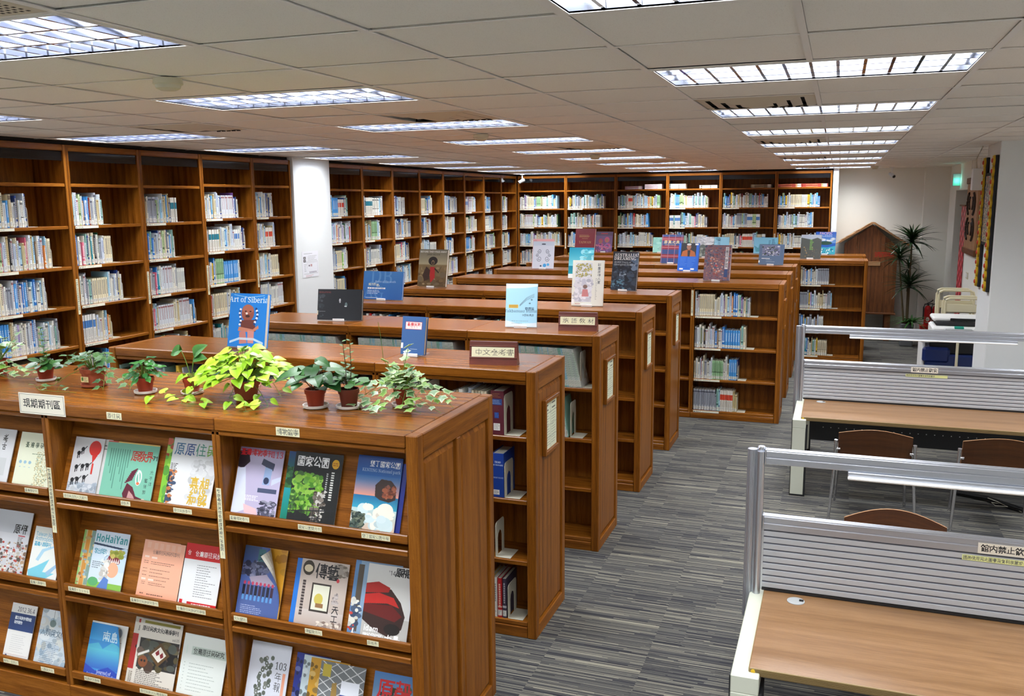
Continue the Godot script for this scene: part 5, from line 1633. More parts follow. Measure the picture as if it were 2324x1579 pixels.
func draw_display_books() -> void:
	var ink := rgb(24, 26, 30)
	var d := card("book_siberia", "covers", 230, 278, 40)
	d.fill(rgb(30, 128, 216)).line(0.1, 0.03, 0.5, 0.075, 0.012, rgb(150, 200, 236)).line(0.5, 0.075, 0.92, 0.03, 0.012, rgb(150, 200, 236))
	text(d, "Art of Siberia", 0.5, 0.165, 0.165, Color.WHITE, "Droid Serif", 1)
	d.oval(0.5, 0.36, 0.17, 0.19, rgb(150, 84, 68)).oval(0.5, 0.29, 0.15, 0.1, rgb(176, 106, 86)).poly([[0.34, 0.5], [0.7, 0.48], [0.74, 0.7], [0.32, 0.7]], rgb(110, 56, 48)).poly([[0.28, 0.62], [0.66, 0.66], [0.8, 0.58], [0.82, 0.64], [0.64, 0.72], [0.26, 0.7]], rgb(196, 128, 104)).poly([[0.3, 0.72], [0.46, 0.68], [0.52, 0.92], [0.32, 0.94]], rgb(196, 126, 118)).poly([[0.52, 0.68], [0.7, 0.7], [0.7, 0.92], [0.54, 0.92]], rgb(206, 140, 134)).oval(0.44, 0.33, 0.03, 0.015, rgb(60, 30, 30)).oval(0.57, 0.33, 0.03, 0.015, rgb(60, 30, 30)).oval(0.5, 0.42, 0.06, 0.03, rgb(60, 30, 28)).oval(0.47, 0.37, 0.03, 0.025, rgb(226, 220, 214))
	for k in 9:
		d.oval(0.3 - 0.02 * sin(k * 0.8), 0.3 + k * 0.035, 0.028, 0.026, [rgb(230, 230, 236), rgb(30, 60, 120)][k % 2]).oval(0.72 + 0.04 * sin(k * 0.5), 0.28 + k * 0.035, 0.03, 0.028, [rgb(30, 60, 120), rgb(230, 230, 236)][k % 2])
	for k in 3:
		d.line(0.06, 0.9 + k * 0.015, 0.3, 0.83 + k * 0.014, 0.012, rgb(196, 222, 240)).line(0.3, 0.83 + k * 0.014, 0.7, 0.83 + k * 0.014, 0.012, rgb(206, 228, 242)).line(0.7, 0.83 + k * 0.014, 0.95, 0.9 + k * 0.015, 0.012, rgb(196, 222, 240))
	d = card("book_blue_index", "covers", 140, 206, 41)
	d.fill(rgb(58, 96, 150)).rect(0.14, 0.14, 0.7, 0.2, rgb(190, 60, 66)).rect(0.155, 0.15, 0.67, 0.18, rgb(226, 224, 222)); han(d, "臺灣風物", 0.22, 0.165, 0.12, rgb(190, 60, 66), false, 0.09, 1.2); han(d, "分類索引", 0.26, 0.25, 0.085, rgb(206, 140, 140), false, 0.08, 1.3); d.rect(0.0, 0.7, 0.09, 0.14, rgb(232, 230, 228)).rect(0.4, 0.85, 0.3, 0.012, rgb(190, 200, 214))
	d = card("book_revelations", "covers", 300, 196, 42)
	d.fill(rgb(20, 22, 26)).patches(20, 0.02, 0.2, 0.12, 0.7, [rgb(34, 38, 44), rgb(44, 50, 56)], 0.02, 0.05).oval(0.5, 0.36, 0.02, 0.04, rgb(200, 200, 206)).rect(0.485, 0.36, 0.03, 0.08, rgb(180, 180, 186)).oval(0.64, 0.5, 0.028, 0.05, rgb(90, 110, 112)).oval(0.63, 0.55, 0.03, 0.012, rgb(196, 200, 204)); text(d, "REVELATIONS", 0.03, 0.13, 0.042, rgb(190, 70, 60)); d.rect(0.04, 0.72, 0.14, 0.012, rgb(150, 150, 150)).rect(0.0, 0.7, 0.02, 0.14, rgb(220, 216, 190))
	d = card("book_takbanuaz", "covers", 200, 268, 43)
	d.fill(rgb(164, 214, 238)).poly([[0, 0], [1, 0], [1, 0.06], [0.6, 0.1], [0, 0.11]], rgb(214, 234, 246)).poly([[0, 1], [1, 1], [1, 0.9], [0.4, 0.92], [0, 0.84]], rgb(216, 234, 246)).rect(0.1, 0.485, 0.3, 0.08, rgb(226, 186, 60))
	for k in 7:
		d.rect(0.12 + k * 0.04, 0.49, 0.016, 0.07, rgb(120, 80, 30))
	for k in 4:
		d.line(0.45, 0.52 - k * 0.012, 0.66, 0.38 - k * 0.02, 0.008, rgb(110, 140, 160)).line(0.66, 0.38 - k * 0.02, 0.9, 0.31 - k * 0.025, 0.008, rgb(110, 140, 160))
	d.oval(0.82, 0.37, 0.03, 0.022, rgb(90, 120, 140)).oval(0.76, 0.45, 0.03, 0.022, rgb(90, 120, 140)); han(d, "歌謠篇", 0.62, 0.545, 0.085, rgb(50, 80, 110), false, 0.09, 1.15); text(d, "Takbanuaz Bunun", 0.5, 0.665, 0.12, rgb(60, 90, 120), "Droid Serif", 1); han(d, "卡群布農語", 0.52, 0.7, 0.07, rgb(40, 60, 90), false, 0.1, 1.1); d.small(0.2, 0.86, 0.5, 2, 0.05, rgb(90, 120, 140))
	d = card("book_ruins", "covers", 330, 202, 44)
	d.fill(rgb(54, 116, 186)).grad(0, 0, 1, 1, rgb(64, 128, 196), rgb(44, 100, 176)); text(d, "DB", 0.16, 0.42, 0.42, rgb(92, 146, 204), "Droid Serif"); text(d, "AG", 0.02, 0.95, 0.36, rgb(76, 132, 194), "Droid Serif"); text(d, "Ruins of the south", 0.3, 0.4, 0.062, rgb(200, 216, 236), "Droid Serif"); han(d, "南方的", 0.14, 0.42, 0.055, rgb(236, 236, 206), false, 0.12); d.small(0.34, 0.45, 0.1, 2, 0.05, rgb(236, 236, 206), 0.02).small(0.12, 0.58, 0.44, 1, 0.05, Color.WHITE, 0.03).small(0.12, 0.68, 0.4, 3, 0.05, rgb(206, 220, 236)).rect(0.08, 0.93, 0.3, 0.02, rgb(200, 214, 232))
	d = card("book_ink_painting", "covers", 230, 320, 45)
	d.fill(rgb(226, 226, 216)).rect(0.1, 0.06, 0.52, 0.86, rgb(206, 206, 216)).patches(160, 0.12, 0.08, 0.48, 0.3, [rgb(200, 176, 60), rgb(170, 160, 90), rgb(220, 220, 226), rgb(150, 146, 90)], 0.01, 0.04).patches(90, 0.12, 0.4, 0.48, 0.5, [rgb(214, 214, 224), rgb(190, 190, 204), rgb(226, 224, 230)], 0.04, 0.1).oval(0.42, 0.58, 0.07, 0.06, rgb(120, 90, 80)).poly([[0.34, 0.64], [0.5, 0.64], [0.54, 0.8], [0.32, 0.8]], rgb(196, 120, 120)); han(d, "彩墨原鄉人畫", 0.8, 0.07, 0.085, rgb(90, 92, 96), true, 0.08, 1.25); d.small(0.74, 0.4, 0.03, 16, 0.03, rgb(150, 150, 150)).rect(0.0, 0.86, 0.09, 0.1, rgb(240, 240, 240)).small(0.12, 0.955, 0.2, 1, 0.02, rgb(190, 70, 70))
	d = card("book_pass_away", "covers", 270, 310, 46)
	d.fill(rgb(150, 136, 104)).grad(0, 0, 1, 0.4, rgb(110, 104, 86), rgb(176, 164, 132)).grad(0, 0.42, 1, 0.58, rgb(130, 108, 72), rgb(96, 76, 48)).patches(50, 0, 0.5, 1, 0.45, [rgb(116, 94, 60), rgb(140, 118, 80), rgb(90, 72, 46)], 0.03, 0.1).oval(0.5, 0.31, 0.16, 0.13, rgb(40, 30, 24)).oval(0.5, 0.35, 0.05, 0.07, rgb(150, 120, 90)).oval(0.5, 0.36, 0.03, 0.05, rgb(50, 30, 24)).poly([[0.42, 0.47], [0.58, 0.47], [0.6, 0.76], [0.46, 0.9], [0.42, 0.7]], rgb(176, 40, 40)).poly([[0.28, 0.46], [0.42, 0.56], [0.4, 0.8], [0.24, 0.86], [0.16, 0.7]], rgb(60, 40, 30)).line(0.58, 0.52, 0.72, 0.62, 0.03, rgb(50, 36, 28)).line(0.72, 0.62, 0.8, 0.46, 0.012, rgb(70, 60, 50)); text(d, "BEFORE THEY PASS AWAY", 0.5, 0.09, 0.078, rgb(230, 228, 220), "Droid Sans", 1, true); text(d, "JIMMY NELSON", 0.5, 0.16, 0.065, rgb(60, 56, 46), "Droid Sans", 1)
	d = card("book_dreaming", "covers", 215, 300, 47)
	d.fill(rgb(28, 34, 46)).patches(120, 0, 0.35, 1, 0.65, [rgb(36, 46, 62), rgb(20, 26, 36), rgb(50, 66, 84), rgb(24, 30, 42)], 0.04, 0.12).patches(26, 0.76, 0.04, 0.24, 0.4, [rgb(90, 110, 136), rgb(60, 78, 100)], 0.04, 0.1).patches(26, 0.3, 0.5, 0.24, 0.2, [rgb(120, 134, 150), rgb(70, 84, 100)], 0.02, 0.05).patches(40, 0, 0.72, 0.5, 0.26, [rgb(80, 120, 140), rgb(40, 60, 80)], 0.02, 0.05); text(d, "AUSTRALIAN", 0.05, 0.13, 0.15, rgb(236, 236, 232), "Droid Serif", 0, true); text(d, "DREAMING", 0.05, 0.22, 0.15, rgb(236, 236, 232), "Droid Serif", 0, true); text(d, "40,000 Years of", 0.06, 0.3, 0.095, rgb(200, 206, 210), "Droid Serif"); text(d, "Aboriginal History", 0.06, 0.36, 0.095, rgb(200, 206, 210), "Droid Serif")
	d = card("book_sea", "covers", 200, 240, 48)
	d.fill(rgb(44, 160, 186)).grad(0, 0, 1, 0.6, rgb(30, 140, 170), rgb(120, 200, 212)).patches(30, 0.5, 0.1, 0.5, 0.3, [rgb(150, 214, 224), rgb(90, 186, 204)], 0.05, 0.12).grad(0, 0.6, 1, 0.28, rgb(20, 120, 150), rgb(40, 150, 160)).rect(0, 0.86, 1, 0.14, rgb(226, 232, 232))
	d = card("book_dragon", "covers", 225, 300, 49)
	d.fill(rgb(120, 84, 92)).patches(380, 0, 0, 1, 1, [rgb(150, 76, 66), rgb(96, 84, 112), rgb(170, 120, 104), rgb(84, 62, 80), rgb(60, 70, 96), rgb(140, 60, 56)], 0.012, 0.045)
	for k in 24:
		var a := k * 0.28
		d.oval(0.45 + 0.26 * cos(a) * (1.0 - k * 0.02), 0.55 + 0.2 * sin(a * 1.3), 0.03, 0.03, [rgb(196, 110, 80), rgb(190, 160, 150)][k % 2])
	d.oval(0.46, 0.58, 0.04, 0.04, rgb(176, 50, 60)).rect(0.77, 0.05, 0.15, 0.86, rgb(90, 70, 80)).rect(0.785, 0.055, 0.12, 0.62, rgb(214, 206, 206)); han(d, "中國古代", 0.8, 0.07, 0.09, ink, true, 0.12, 1.1); d.small(0.8, 0.39, 0.09, 4, 0.025, ink, 0.02); han(d, "研究", 0.8, 0.5, 0.09, ink, true, 0.12, 1.1); d.rect(0.785, 0.68, 0.12, 0.22, rgb(36, 60, 110))
	d = card("book_curls", "covers", 200, 240, 50)
	d.fill(rgb(206, 210, 222)).rect(0, 0, 1, 0.16, rgb(190, 200, 214)).oval(0.5, 0.1, 0.1, 0.03, rgb(60, 66, 80))
	for s in [-1, 1]:
		for q in [[0.27, 0.36, 0.11], [0.27, 0.64, 0.13], [0.15, 0.5, 0.08]]:
			var last := Vector2.ZERO
			for k in 22:
				var a := k * 0.42
				var rr: float = q[2] * (1.0 - k * 0.035)
				var p := Vector2(0.5 + s * (0.5 - q[0] + rr * cos(a)) * 0.8, q[1] + rr * sin(a) * 0.85)
				if k > 0:
					d.line(last.x, last.y, p.x, p.y, 0.016, rgb(70, 78, 96))
				last = p
	d.oval(0.58, 0.88, 0.08, 0.08, rgb(60, 150, 210)).oval(0.74, 0.85, 0.06, 0.06, rgb(80, 170, 220)).oval(0.4, 0.9, 0.04, 0.04, rgb(50, 60, 80))
	d = card("book_pink_plain", "covers", 120, 150, 51)
	d.fill(rgb(220, 160, 160)).patches(20, 0, 0, 1, 1, [rgb(226, 176, 176), rgb(206, 140, 146)], 0.06, 0.14)
	d = card("book_portrait_blue", "covers", 190, 258, 52)
	d.fill(rgb(40, 104, 208)).rect(0.12, 0.0, 0.74, 0.48, rgb(36, 36, 40)).oval(0.5, 0.14, 0.11, 0.13, rgb(160, 110, 90)).oval(0.5, 0.05, 0.11, 0.05, rgb(200, 200, 200)).poly([[0.14, 0.48], [0.2, 0.3], [0.4, 0.24], [0.6, 0.24], [0.8, 0.32], [0.86, 0.48]], rgb(176, 96, 46)).poly([[0.44, 0.26], [0.58, 0.26], [0.56, 0.48], [0.46, 0.48]], rgb(40, 34, 34)).small(0.12, 0.54, 0.3, 6, 0.05, rgb(120, 166, 226)).small(0.48, 0.54, 0.36, 7, 0.05, rgb(120, 166, 226)).rect(0.1, 0.9, 0.18, 0.06, rgb(226, 228, 232)).rect(0.64, 0.9, 0.18, 0.06, rgb(226, 228, 232)).rect(0.8, 0.02, 0.16, 0.06, rgb(226, 228, 232))
	d = card("book_woven", "covers", 210, 276, 53)
	d.fill(rgb(56, 74, 120))
	for k in 3:
		d.rect(0, 0.08 + k * 0.3, 1, 0.14, rgb(130, 54, 70)).rect(0, 0.14 + k * 0.3, 1, 0.02, rgb(190, 120, 120))
	for k in 4:
		d.rect(0.3 * k + 0.02, 0, 0.03, 1, rgb(150, 110, 130))
	han(d, "原真之美", 0.12, 0.2, 0.15, rgb(226, 206, 150), false, 0.11, 1.25); d.small(0.15, 0.36, 0.6, 1, 0.04, rgb(226, 206, 150))
	d = card("book_river", "covers", 230, 190, 54)
	d.fill(rgb(84, 106, 134)).rect(0.12, 0.06, 0.72, 0.5, rgb(120, 124, 150)).patches(90, 0.14, 0.1, 0.66, 0.44, [rgb(60, 80, 60), rgb(196, 196, 206), rgb(90, 90, 120), rgb(40, 50, 50)], 0.015, 0.04).small(0.12, 0.68, 0.4, 1, 0.06, rgb(226, 226, 226), 0.03).small(0.3, 0.76, 0.4, 2, 0.08, rgb(180, 190, 200)).rect(0.0, 0.8, 0.05, 0.1, rgb(230, 230, 220))
	d = card("book_silver_hill", "covers", 170, 220, 55)
	d.fill(rgb(176, 182, 192)).patches(60, 0, 0, 1, 0.4, [rgb(214, 218, 224), rgb(190, 196, 206)], 0.06, 0.16).poly([[0, 0.5], [0.3, 0.36], [0.6, 0.46], [1, 0.34], [1, 1], [0, 1]], rgb(90, 100, 96)).patches(40, 0, 0.55, 1, 0.4, [rgb(70, 80, 70), rgb(130, 140, 130)], 0.04, 0.1)
	d = card("book_taiwan_red", "covers", 220, 285, 56)
	d.fill(rgb(136, 20, 38)); d.small(0.2, 0.24, 0.6, 3, 0.03, rgb(206, 166, 100), 0.02).rect(0.34, 0.36, 0.3, 0.01, rgb(206, 166, 100)); text(d, "TAIWAN", 0.5, 0.54, 0.15, rgb(206, 166, 100), "Droid Serif", 1)
	d = card("book_people", "covers", 200, 230, 57)
	d.fill(rgb(110, 80, 120)).rect(0, 0, 1, 0.2, rgb(90, 70, 96)).oval(0.3, 0.46, 0.13, 0.14, rgb(170, 70, 100)).oval(0.3, 0.5, 0.08, 0.1, rgb(150, 100, 84)).oval(0.68, 0.4, 0.15, 0.16, rgb(190, 80, 110)).oval(0.68, 0.44, 0.09, 0.11, rgb(160, 108, 90)).patches(90, 0.06, 0.6, 0.88, 0.38, [rgb(176, 80, 130), rgb(130, 90, 160), rgb(206, 120, 120), rgb(90, 60, 110)], 0.03, 0.08).small(0.3, 0.08, 0.45, 1, 0.03, rgb(206, 60, 60), 0.05)
	d = card("book_gorge", "covers", 190, 235, 58)
	d.fill(rgb(82, 88, 86)).poly([[0, 0], [1, 0], [1, 0.2], [0.8, 0.12], [0.5, 0.2], [0, 0.12]], rgb(170, 180, 196)).patches(40, 0, 0.5, 1, 0.4, [rgb(190, 150, 90), rgb(110, 110, 100), rgb(70, 74, 72)], 0.01, 0.03).small(0.44, 0.2, 0.14, 9, 0.05, rgb(130, 190, 90), 0.03)
	d = card("book_pacific", "covers", 190, 228, 59)
	d.fill(rgb(36, 96, 186)).grad(0, 0, 1, 0.5, rgb(40, 90, 190), rgb(110, 160, 216)).patches(14, 0.1, 0.3, 0.8, 0.1, [rgb(214, 226, 240)], 0.05, 0.1).oval(0.5, 0.5, 0.32, 0.1, rgb(40, 80, 66)).poly([[0, 0.66], [0.6, 0.7], [1, 0.62], [1, 1], [0, 1]], rgb(60, 170, 196)).patches(40, 0.1, 0.74, 0.8, 0.2, [rgb(206, 232, 232), rgb(30, 130, 160)], 0.02, 0.06); text(d, "PACIFIC", 0.5, 0.12, 0.17, rgb(226, 190, 200), "Droid Sans", 1, true); text(d, "ISLANDS", 0.5, 0.23, 0.15, rgb(170, 196, 230), "Droid Sans", 1, true)
	d = card("book_flower", "covers", 230, 160, 60)
	d.fill(rgb(120, 190, 220)).poly([[0.1, 0.9], [0.02, 0.5], [0.2, 0.66], [0.24, 0.4], [0.34, 0.64], [0.46, 0.5], [0.36, 0.8], [0.5, 0.86]], rgb(70, 150, 170)).small(0.76, 0.12, 0.1, 7, 0.07, rgb(30, 60, 110), 0.02).small(0.62, 0.2, 0.08, 8, 0.06, rgb(50, 90, 130), 0.02)
	d = card("book_gold_char", "covers", 180, 180, 61)
	d.fill(rgb(130, 190, 216)).patches(20, 0, 0, 0.6, 1, [rgb(150, 204, 224), rgb(110, 176, 206)], 0.05, 0.14); han(d, "金", 0.34, 0.1, 0.16, rgb(40, 70, 110), true, 0.11, 1.3); d.small(0.36, 0.34, 0.14, 5, 0.08, rgb(40, 70, 110), 0.03)
	d = card("book_mint", "covers", 120, 120, 62)
	d.fill(rgb(150, 212, 200)).patches(24, 0, 0, 1, 1, [rgb(170, 222, 212), rgb(120, 196, 190)], 0.05, 0.14)


# lip labels of the rack: text, x of its middle, row
const RACK_LABELS := [["臺灣學研究", -2.06, 0], ["原住民自然人文期刊", -1.80, 0], ["原教界", -1.52, 0], ["原住民族季刊", -1.215, 0], ["臺灣博物季刊", -0.93, 0], ["國家公園雙月刊", -0.595, 0], ["墾丁國家公園年報", -0.30, 0], ["臺灣人類學刊", -2.075, 1], ["臺灣原YOUNG", -1.83, 1], ["臺灣原住民族研究季刊", -1.46, 1], ["台灣原住民族研究學報", -1.21, 1], ["文化驛站", -0.955, 1], ["傳藝雙月刊", -0.6, 1], ["原視界", -0.33, 1], ["報告(日文)", -2.3, 2], ["人類與文化", -2.07, 2], ["南島研究學報", -1.80, 2], ["原住民族文化傳播學刊", -1.45, 2]]


# ------------------------------------------------------------------ magazines on the rack
# print, x from, x to, height, row, layer (0 against the board), label, back print for curled ones
const MAGAZINES := [
	["mag_brush_white", -2.381, -2.236, 0.237, 0, 1, "whitish journal with brush lettering at far left, top rack row"],
	["mag_map", -2.203, -1.985, 0.233, 0, 1, "pale yellow journal with an island map on its cover"],
	["mag_grey_white", -1.815, -1.672, 0.237, 0, 0, "plain grey magazine peeking out behind the black animal figures one"],
	["mag_animals", -1.878, -1.71, 0.237, 0, 1, "grey magazine with black figures and red balloon shape"],
	["mag_green", -1.69, -1.405, 0.234, 0, 1, "mint green magazine with dark red sea creature drawing"],
	["mag_lime", -1.372, -1.22, 0.272, 0, 0, "lime green magazine half hidden behind white one, top row"],
	["mag_native", -1.335, -1.098, 0.277, 0, 1, "white magazine with gold lettering and coloured title characters"],
	["mag_microscope", -0.99, -0.773, 0.267, 0, 1, "lilac magazine showing a microscope and red title"],
	["mag_lake", -0.756, -0.545, 0.268, 0, 0, "magazine with turquoise lake cover behind the gorge one"],
	["mag_park", -0.72, -0.498, 0.271, 0, 1, "dark magazine with green gorge photo and yellow round badge"],
	["mag_indigo", -0.405, -0.212, 0.262, 0, 0, "dark blue magazine behind the coastal rock one"],
	["mag_kenting", -0.43, -0.233, 0.281, 0, 1, "magazine with rock standing in the sea at sunset"],
	["mag_ink_figures", -2.462, -2.2, 0.276, 1, 1, "grey magazine with ink painted crowd at left, middle row"],
	["mag_anthropology", -2.17, -1.992, 0.222, 1, 1, "white journal with pale blue swooping shapes"],
	["mag_stripe_back", -1.884, -1.69, 0.238, 1, 0, "stack edge of striped youth magazines behind the front one"],
	["mag_youth", -1.81, -1.615, 0.244, 1, 1, "bright youth magazine with large turquoise title"],
	["mag_orange_back", -1.535, -1.34, 0.235, 1, 0, "salmon journal behind its twin, only left edge showing"],
	["mag_orange", -1.49, -1.305, 0.233, 1, 1, "salmon coloured journal in front, middle rack row"],
	["mag_red_white", -1.3, -1.1, 0.248, 1, 1, "white journal with red top and bottom bands"],
	["mag_culture_inner", -0.998, -0.786, 0.274, 1, 1, "blue magazine with curled cover over an orange page"],
	["mag_blue_back", -0.738, -0.52, 0.252, 1, 0, "plain bright blue magazine behind the craft one"],
	["mag_craft", -0.711, -0.487, 0.254, 1, 1, "beige craft magazine with framed window picture"],
	["mag_street", -0.464, -0.252, 0.278, 1, 0, "blue street photo magazine behind the red car one"],
	["mag_red_car", -0.4, -0.193, 0.273, 1, 1, "grey magazine showing a shiny red car"],
	["mag_report", -2.377, -2.219, 0.237, 2, 1, "white report with dark blue title block, bottom row"],
	["mag_human_culture", -2.183, -1.992, 0.236, 2, 1, "pale blue grey collage magazine, bottom rack row"],
	["mag_island_back", -1.875, -1.665, 0.225, 2, 1, "blue sea journal with its cover curling away from white pages"],
	["mag_pattern_red", -1.637, -1.43, 0.277, 2, 0, "beige journal with red block behind the carved pattern one"],
	["mag_pattern", -1.6, -1.364, 0.275, 2, 1, "beige journal with dark photo of carved patterns"],
	["mag_research_back", -1.352, -1.165, 0.247, 2, 0, "pale green research journal behind its twin, bottom row"],
	["mag_research", -1.322, -1.108, 0.247, 2, 1, "pale grey green research journal in front, bottom row"],
	["mag_annual", -0.99, -0.79, 0.272, 2, 1, "pale annual report with stone beads on the cover"],
	["mag_indigo", -0.765, -0.6, 0.255, 2, 0, "indigo magazine at left of the overlapping stack, bottom row"],
	["mag_ice", -0.725, -0.55, 0.252, 2, 1, "icy pale magazine second in the overlapping stack, bottom row"],
	["mag_mustard", -0.685, -0.5, 0.248, 2, 2, "mustard yellow magazine third in overlapping stack, bottom row"],
	["mag_trident", -0.632, -0.419, 0.244, 2, 3, "grey lattice magazine in front of the overlapping stack"],
	["mag_sheng", -0.385, -0.19, 0.241, 2, 1, "dark photo magazine with big red title characters"],
]


func cover_uv(key: String, fx: float, fy: float) -> Vector2:
	var u: Rect2 = prints[key][1]
	return Vector2(u.position.x + u.size.x * fx, u.end.y - u.size.y * fy)


func curled_sheet(parent: Node3D, called: String, key: String, w: float, h: float, z: float, p0: Vector2, p1: Vector2, rad: float) -> void:
	var n := 18
	var d := (p1 - p0).normalized()
	var nrm := Vector2(-d.y, d.x)
	if nrm.dot(Vector2(1, 1)) < 0:
		nrm = -nrm
	var pos := func(fx: float, fy: float) -> Vector3:
		var p := Vector2(fx * w, fy * h)
		var s := (p - p0).dot(nrm)
		if s <= 0.0:
			return Vector3(p.x, p.y, z)
		var foot := p - nrm * s
		var a := s / rad
		var q := foot + nrm * rad * sin(a)
		return Vector3(q.x, q.y, z + rad * (1.0 - cos(a)))
	for side in 2:
		var b := MB.new()
		for i in n:
			for j in n:
				var c := []
				var uv := []
				for m in [[0, 0], [1, 0], [1, 1], [0, 1]]:
					var fx := float(i + m[0]) / n
					var fy := float(j + m[1]) / n
					c.append(pos.call(fx, fy))
					uv.append(cover_uv(key, fx, fy))
				var nm: Vector3 = (c[1] - c[0]).cross(c[3] - c[0]).normalized()
				if side == 1:
					for m in 4:
						c[m] = c[m] - nm * 0.0006
					nm = -nm
				b.quad(c[0], c[1], c[2], c[3], nm, uv[0], uv[1], uv[2], uv[3])
		part(parent, called if side == 0 else "cover_lining", b, prints[key][0] if side == 0 else "page_white")


func build_magazines() -> void:
	var zf: float = CASES[0][0]
	for q in MAGAZINES:
		var w: float = q[2] - q[1]
		var h: float = q[3] + 0.03
		var row: int = q[4]
		var t := thing("magazine", q[6], "magazine", Vector3(q[1], RACK_ROWS[row] - 0.033, zf - 0.03), 0.0, "magazines on the display rack")
		t.rotation.x = -RACK_LEAN
		var z: float = 0.001 + q[5] * 0.007
		var th := 0.0055
		var flat: String = q[0]
		lbx(t, "pages", Vector3(0.001, 0.001, z), Vector3(w - 0.002, h - 0.002, z + th - 0.0009), "page_white")
		printed(t, "cover", Vector3(0, 0, z + th - 0.0008), Vector3.RIGHT, Vector3.UP, Vector2(w, h), flat, 0.0008)
		if flat == "mag_culture_inner":
			curled_sheet(t, "curled_cover", "mag_culture", w - 0.004, h, z + th + 0.0008, Vector2(w * 0.5, h), Vector2(w * 1.02, h * 0.1), 0.032)
		if flat == "mag_island_back":
			curled_sheet(t, "curled_cover", "mag_island", w * 0.92, h * 0.97, z + th + 0.0008, Vector2(w * 0.62, h), Vector2(w * 0.98, 0.0), 0.05)
	# labels stuck on the lips, the heading cards and the notices on the stiles belong to the rack
	var rack: Node3D = get_node("low_bookcase")
	var z := zf - 0.003
	for q in RACK_LABELS:
		var w: float = 0.0145 * q[0].length() + 0.008
		var p := printed(rack, "lip_label", Vector3(q[1] - w / 2, RACK_ROWS[q[2]] - 0.031, z) - rack.position, Vector3.RIGHT, Vector3.UP, Vector2(w, 0.021), "lip_" + q[0], 0.0008)
		p.rotation.z = rng.randf_range(-0.01, 0.01) * 0.2
	printed(rack, "heading_label", Vector3(-1.58, CASE_TOP - 0.043, zf) - rack.position, Vector3.RIGHT, Vector3.UP, Vector2(0.08, 0.03), "head_native", 0.001)
	printed(rack, "heading_label", Vector3(-0.727, CASE_TOP - 0.045, zf) - rack.position, Vector3.RIGHT, Vector3.UP, Vector2(0.108, 0.034), "head_museum", 0.001)
	for x in [-1.943, -1.026]:
		printed(rack, "stile_notice", Vector3(x - 0.012, 0.86, zf - 0.005) - rack.position, Vector3.RIGHT, Vector3.UP, Vector2(0.024, 0.305), "stile_notice", 0.001)
	var s := thing("section_sign", "white card sign with five black characters on the rack edge", "sign", Vector3(-1.94, CASE_TOP - 0.052, zf + 0.0015))
	printed(s, "sign_card", Vector3(-0.132, 0, 0), Vector3.RIGHT, Vector3.UP, Vector2(0.264, 0.094), "rack_sign", 0.002)


# ------------------------------------------------------------------ books standing on the low bookcases
# print, x, z, turn in degrees, width, height, thickness, label
const DISPLAYS := [
	["book_siberia", -1.987, -1.99, -1.5, 0.268, 0.323, 0.034, "bright blue art book with carved seated figure on cover"],
	["book_blue_index", -0.908, -2.05, -2.6, 0.149, 0.216, 0.03, "small dark blue book with white title box on bookcase"],
	["book_revelations", -2.107, -3.27, 9.0, 0.348, 0.227, 0.024, "black landscape format book standing on the journal bookcase"],
	["book_takbanuaz", -0.7, -3.31, 9.0, 0.22, 0.298, 0.014, "pale blue song book with bracelet picture"],
	["book_ruins", -2.478, -4.62, -2.0, 0.405, 0.252, 0.02, "blue landscape format book with large faint letters"],
	["book_ink_painting", -0.596, -4.65, 4.0, 0.264, 0.375, 0.02, "white tall art book with soft painting of a child"],
	["book_pass_away", -2.562, -5.83, -5.0, 0.333, 0.382, 0.034, "sepia photo book with figure in red robe and shield"],
	["book_dreaming", -0.597, -5.97, -8.0, 0.259, 0.372, 0.03, "dark photo book with white serif title beside aisle"],
	["book_sea", -1.37, -7.2, 0.0, 0.284, 0.345, 0.016, "turquoise sea and sky book partly hidden behind white one"],
	["book_dragon", 0.118, -7.25, -7.0, 0.281, 0.378, 0.04, "thick book with reddish dragon textile pattern cover"],
	["book_pink_plain", -2.3, -8.68, 0.0, 0.29, 0.375, 0.016, "pink book standing behind the curly patterned one"],
	["book_curls", -2.235, -8.5, 2.0, 0.283, 0.351, 0.016, "white book with grey scroll pattern and blue dots"],
	["book_portrait_blue", -0.386, -8.5, -8.0, 0.253, 0.341, 0.026, "blue book with portrait of man in orange robe"],
	["book_woven", -0.82, -9.82, -8.0, 0.302, 0.394, 0.02, "navy and maroon woven pattern book with gold title"],
	["book_river", 0.498, -9.82, -10.0, 0.323, 0.272, 0.016, "grey blue landscape book with river photo"],
	["book_silver_hill", -0.55, -11.2, -6.0, 0.243, 0.312, 0.016, "silvery grey mountain book in back rows"],
	["book_taiwan_red", -2.426, -11.18, -5.0, 0.331, 0.43, 0.03, "dark red clothbound book with gold lettering"],
	["book_people", -2.415, -12.36, -8.0, 0.30, 0.345, 0.016, "purple photo book with two people in headscarves"],
	["book_gorge", 0.953, -11.2, -6.0, 0.281, 0.347, 0.02, "dark grey book with valley photo and green title"],
	["book_pacific", 1.133, -12.36, -8.0, 0.30, 0.35, 0.02, "deep blue ocean book at the far right end"],
	["book_flower", 0.235, -12.38, -6.0, 0.372, 0.258, 0.014, "light blue landscape book with plant drawing"],
	["book_gold_char", -0.476, -12.38, -6.0, 0.28, 0.262, 0.014, "light blue book with dark vertical title in back row"],
	["book_mint", -1.45, -12.38, 0.0, 0.25, 0.252, 0.014, "mint green book half hidden in the back row"],
]


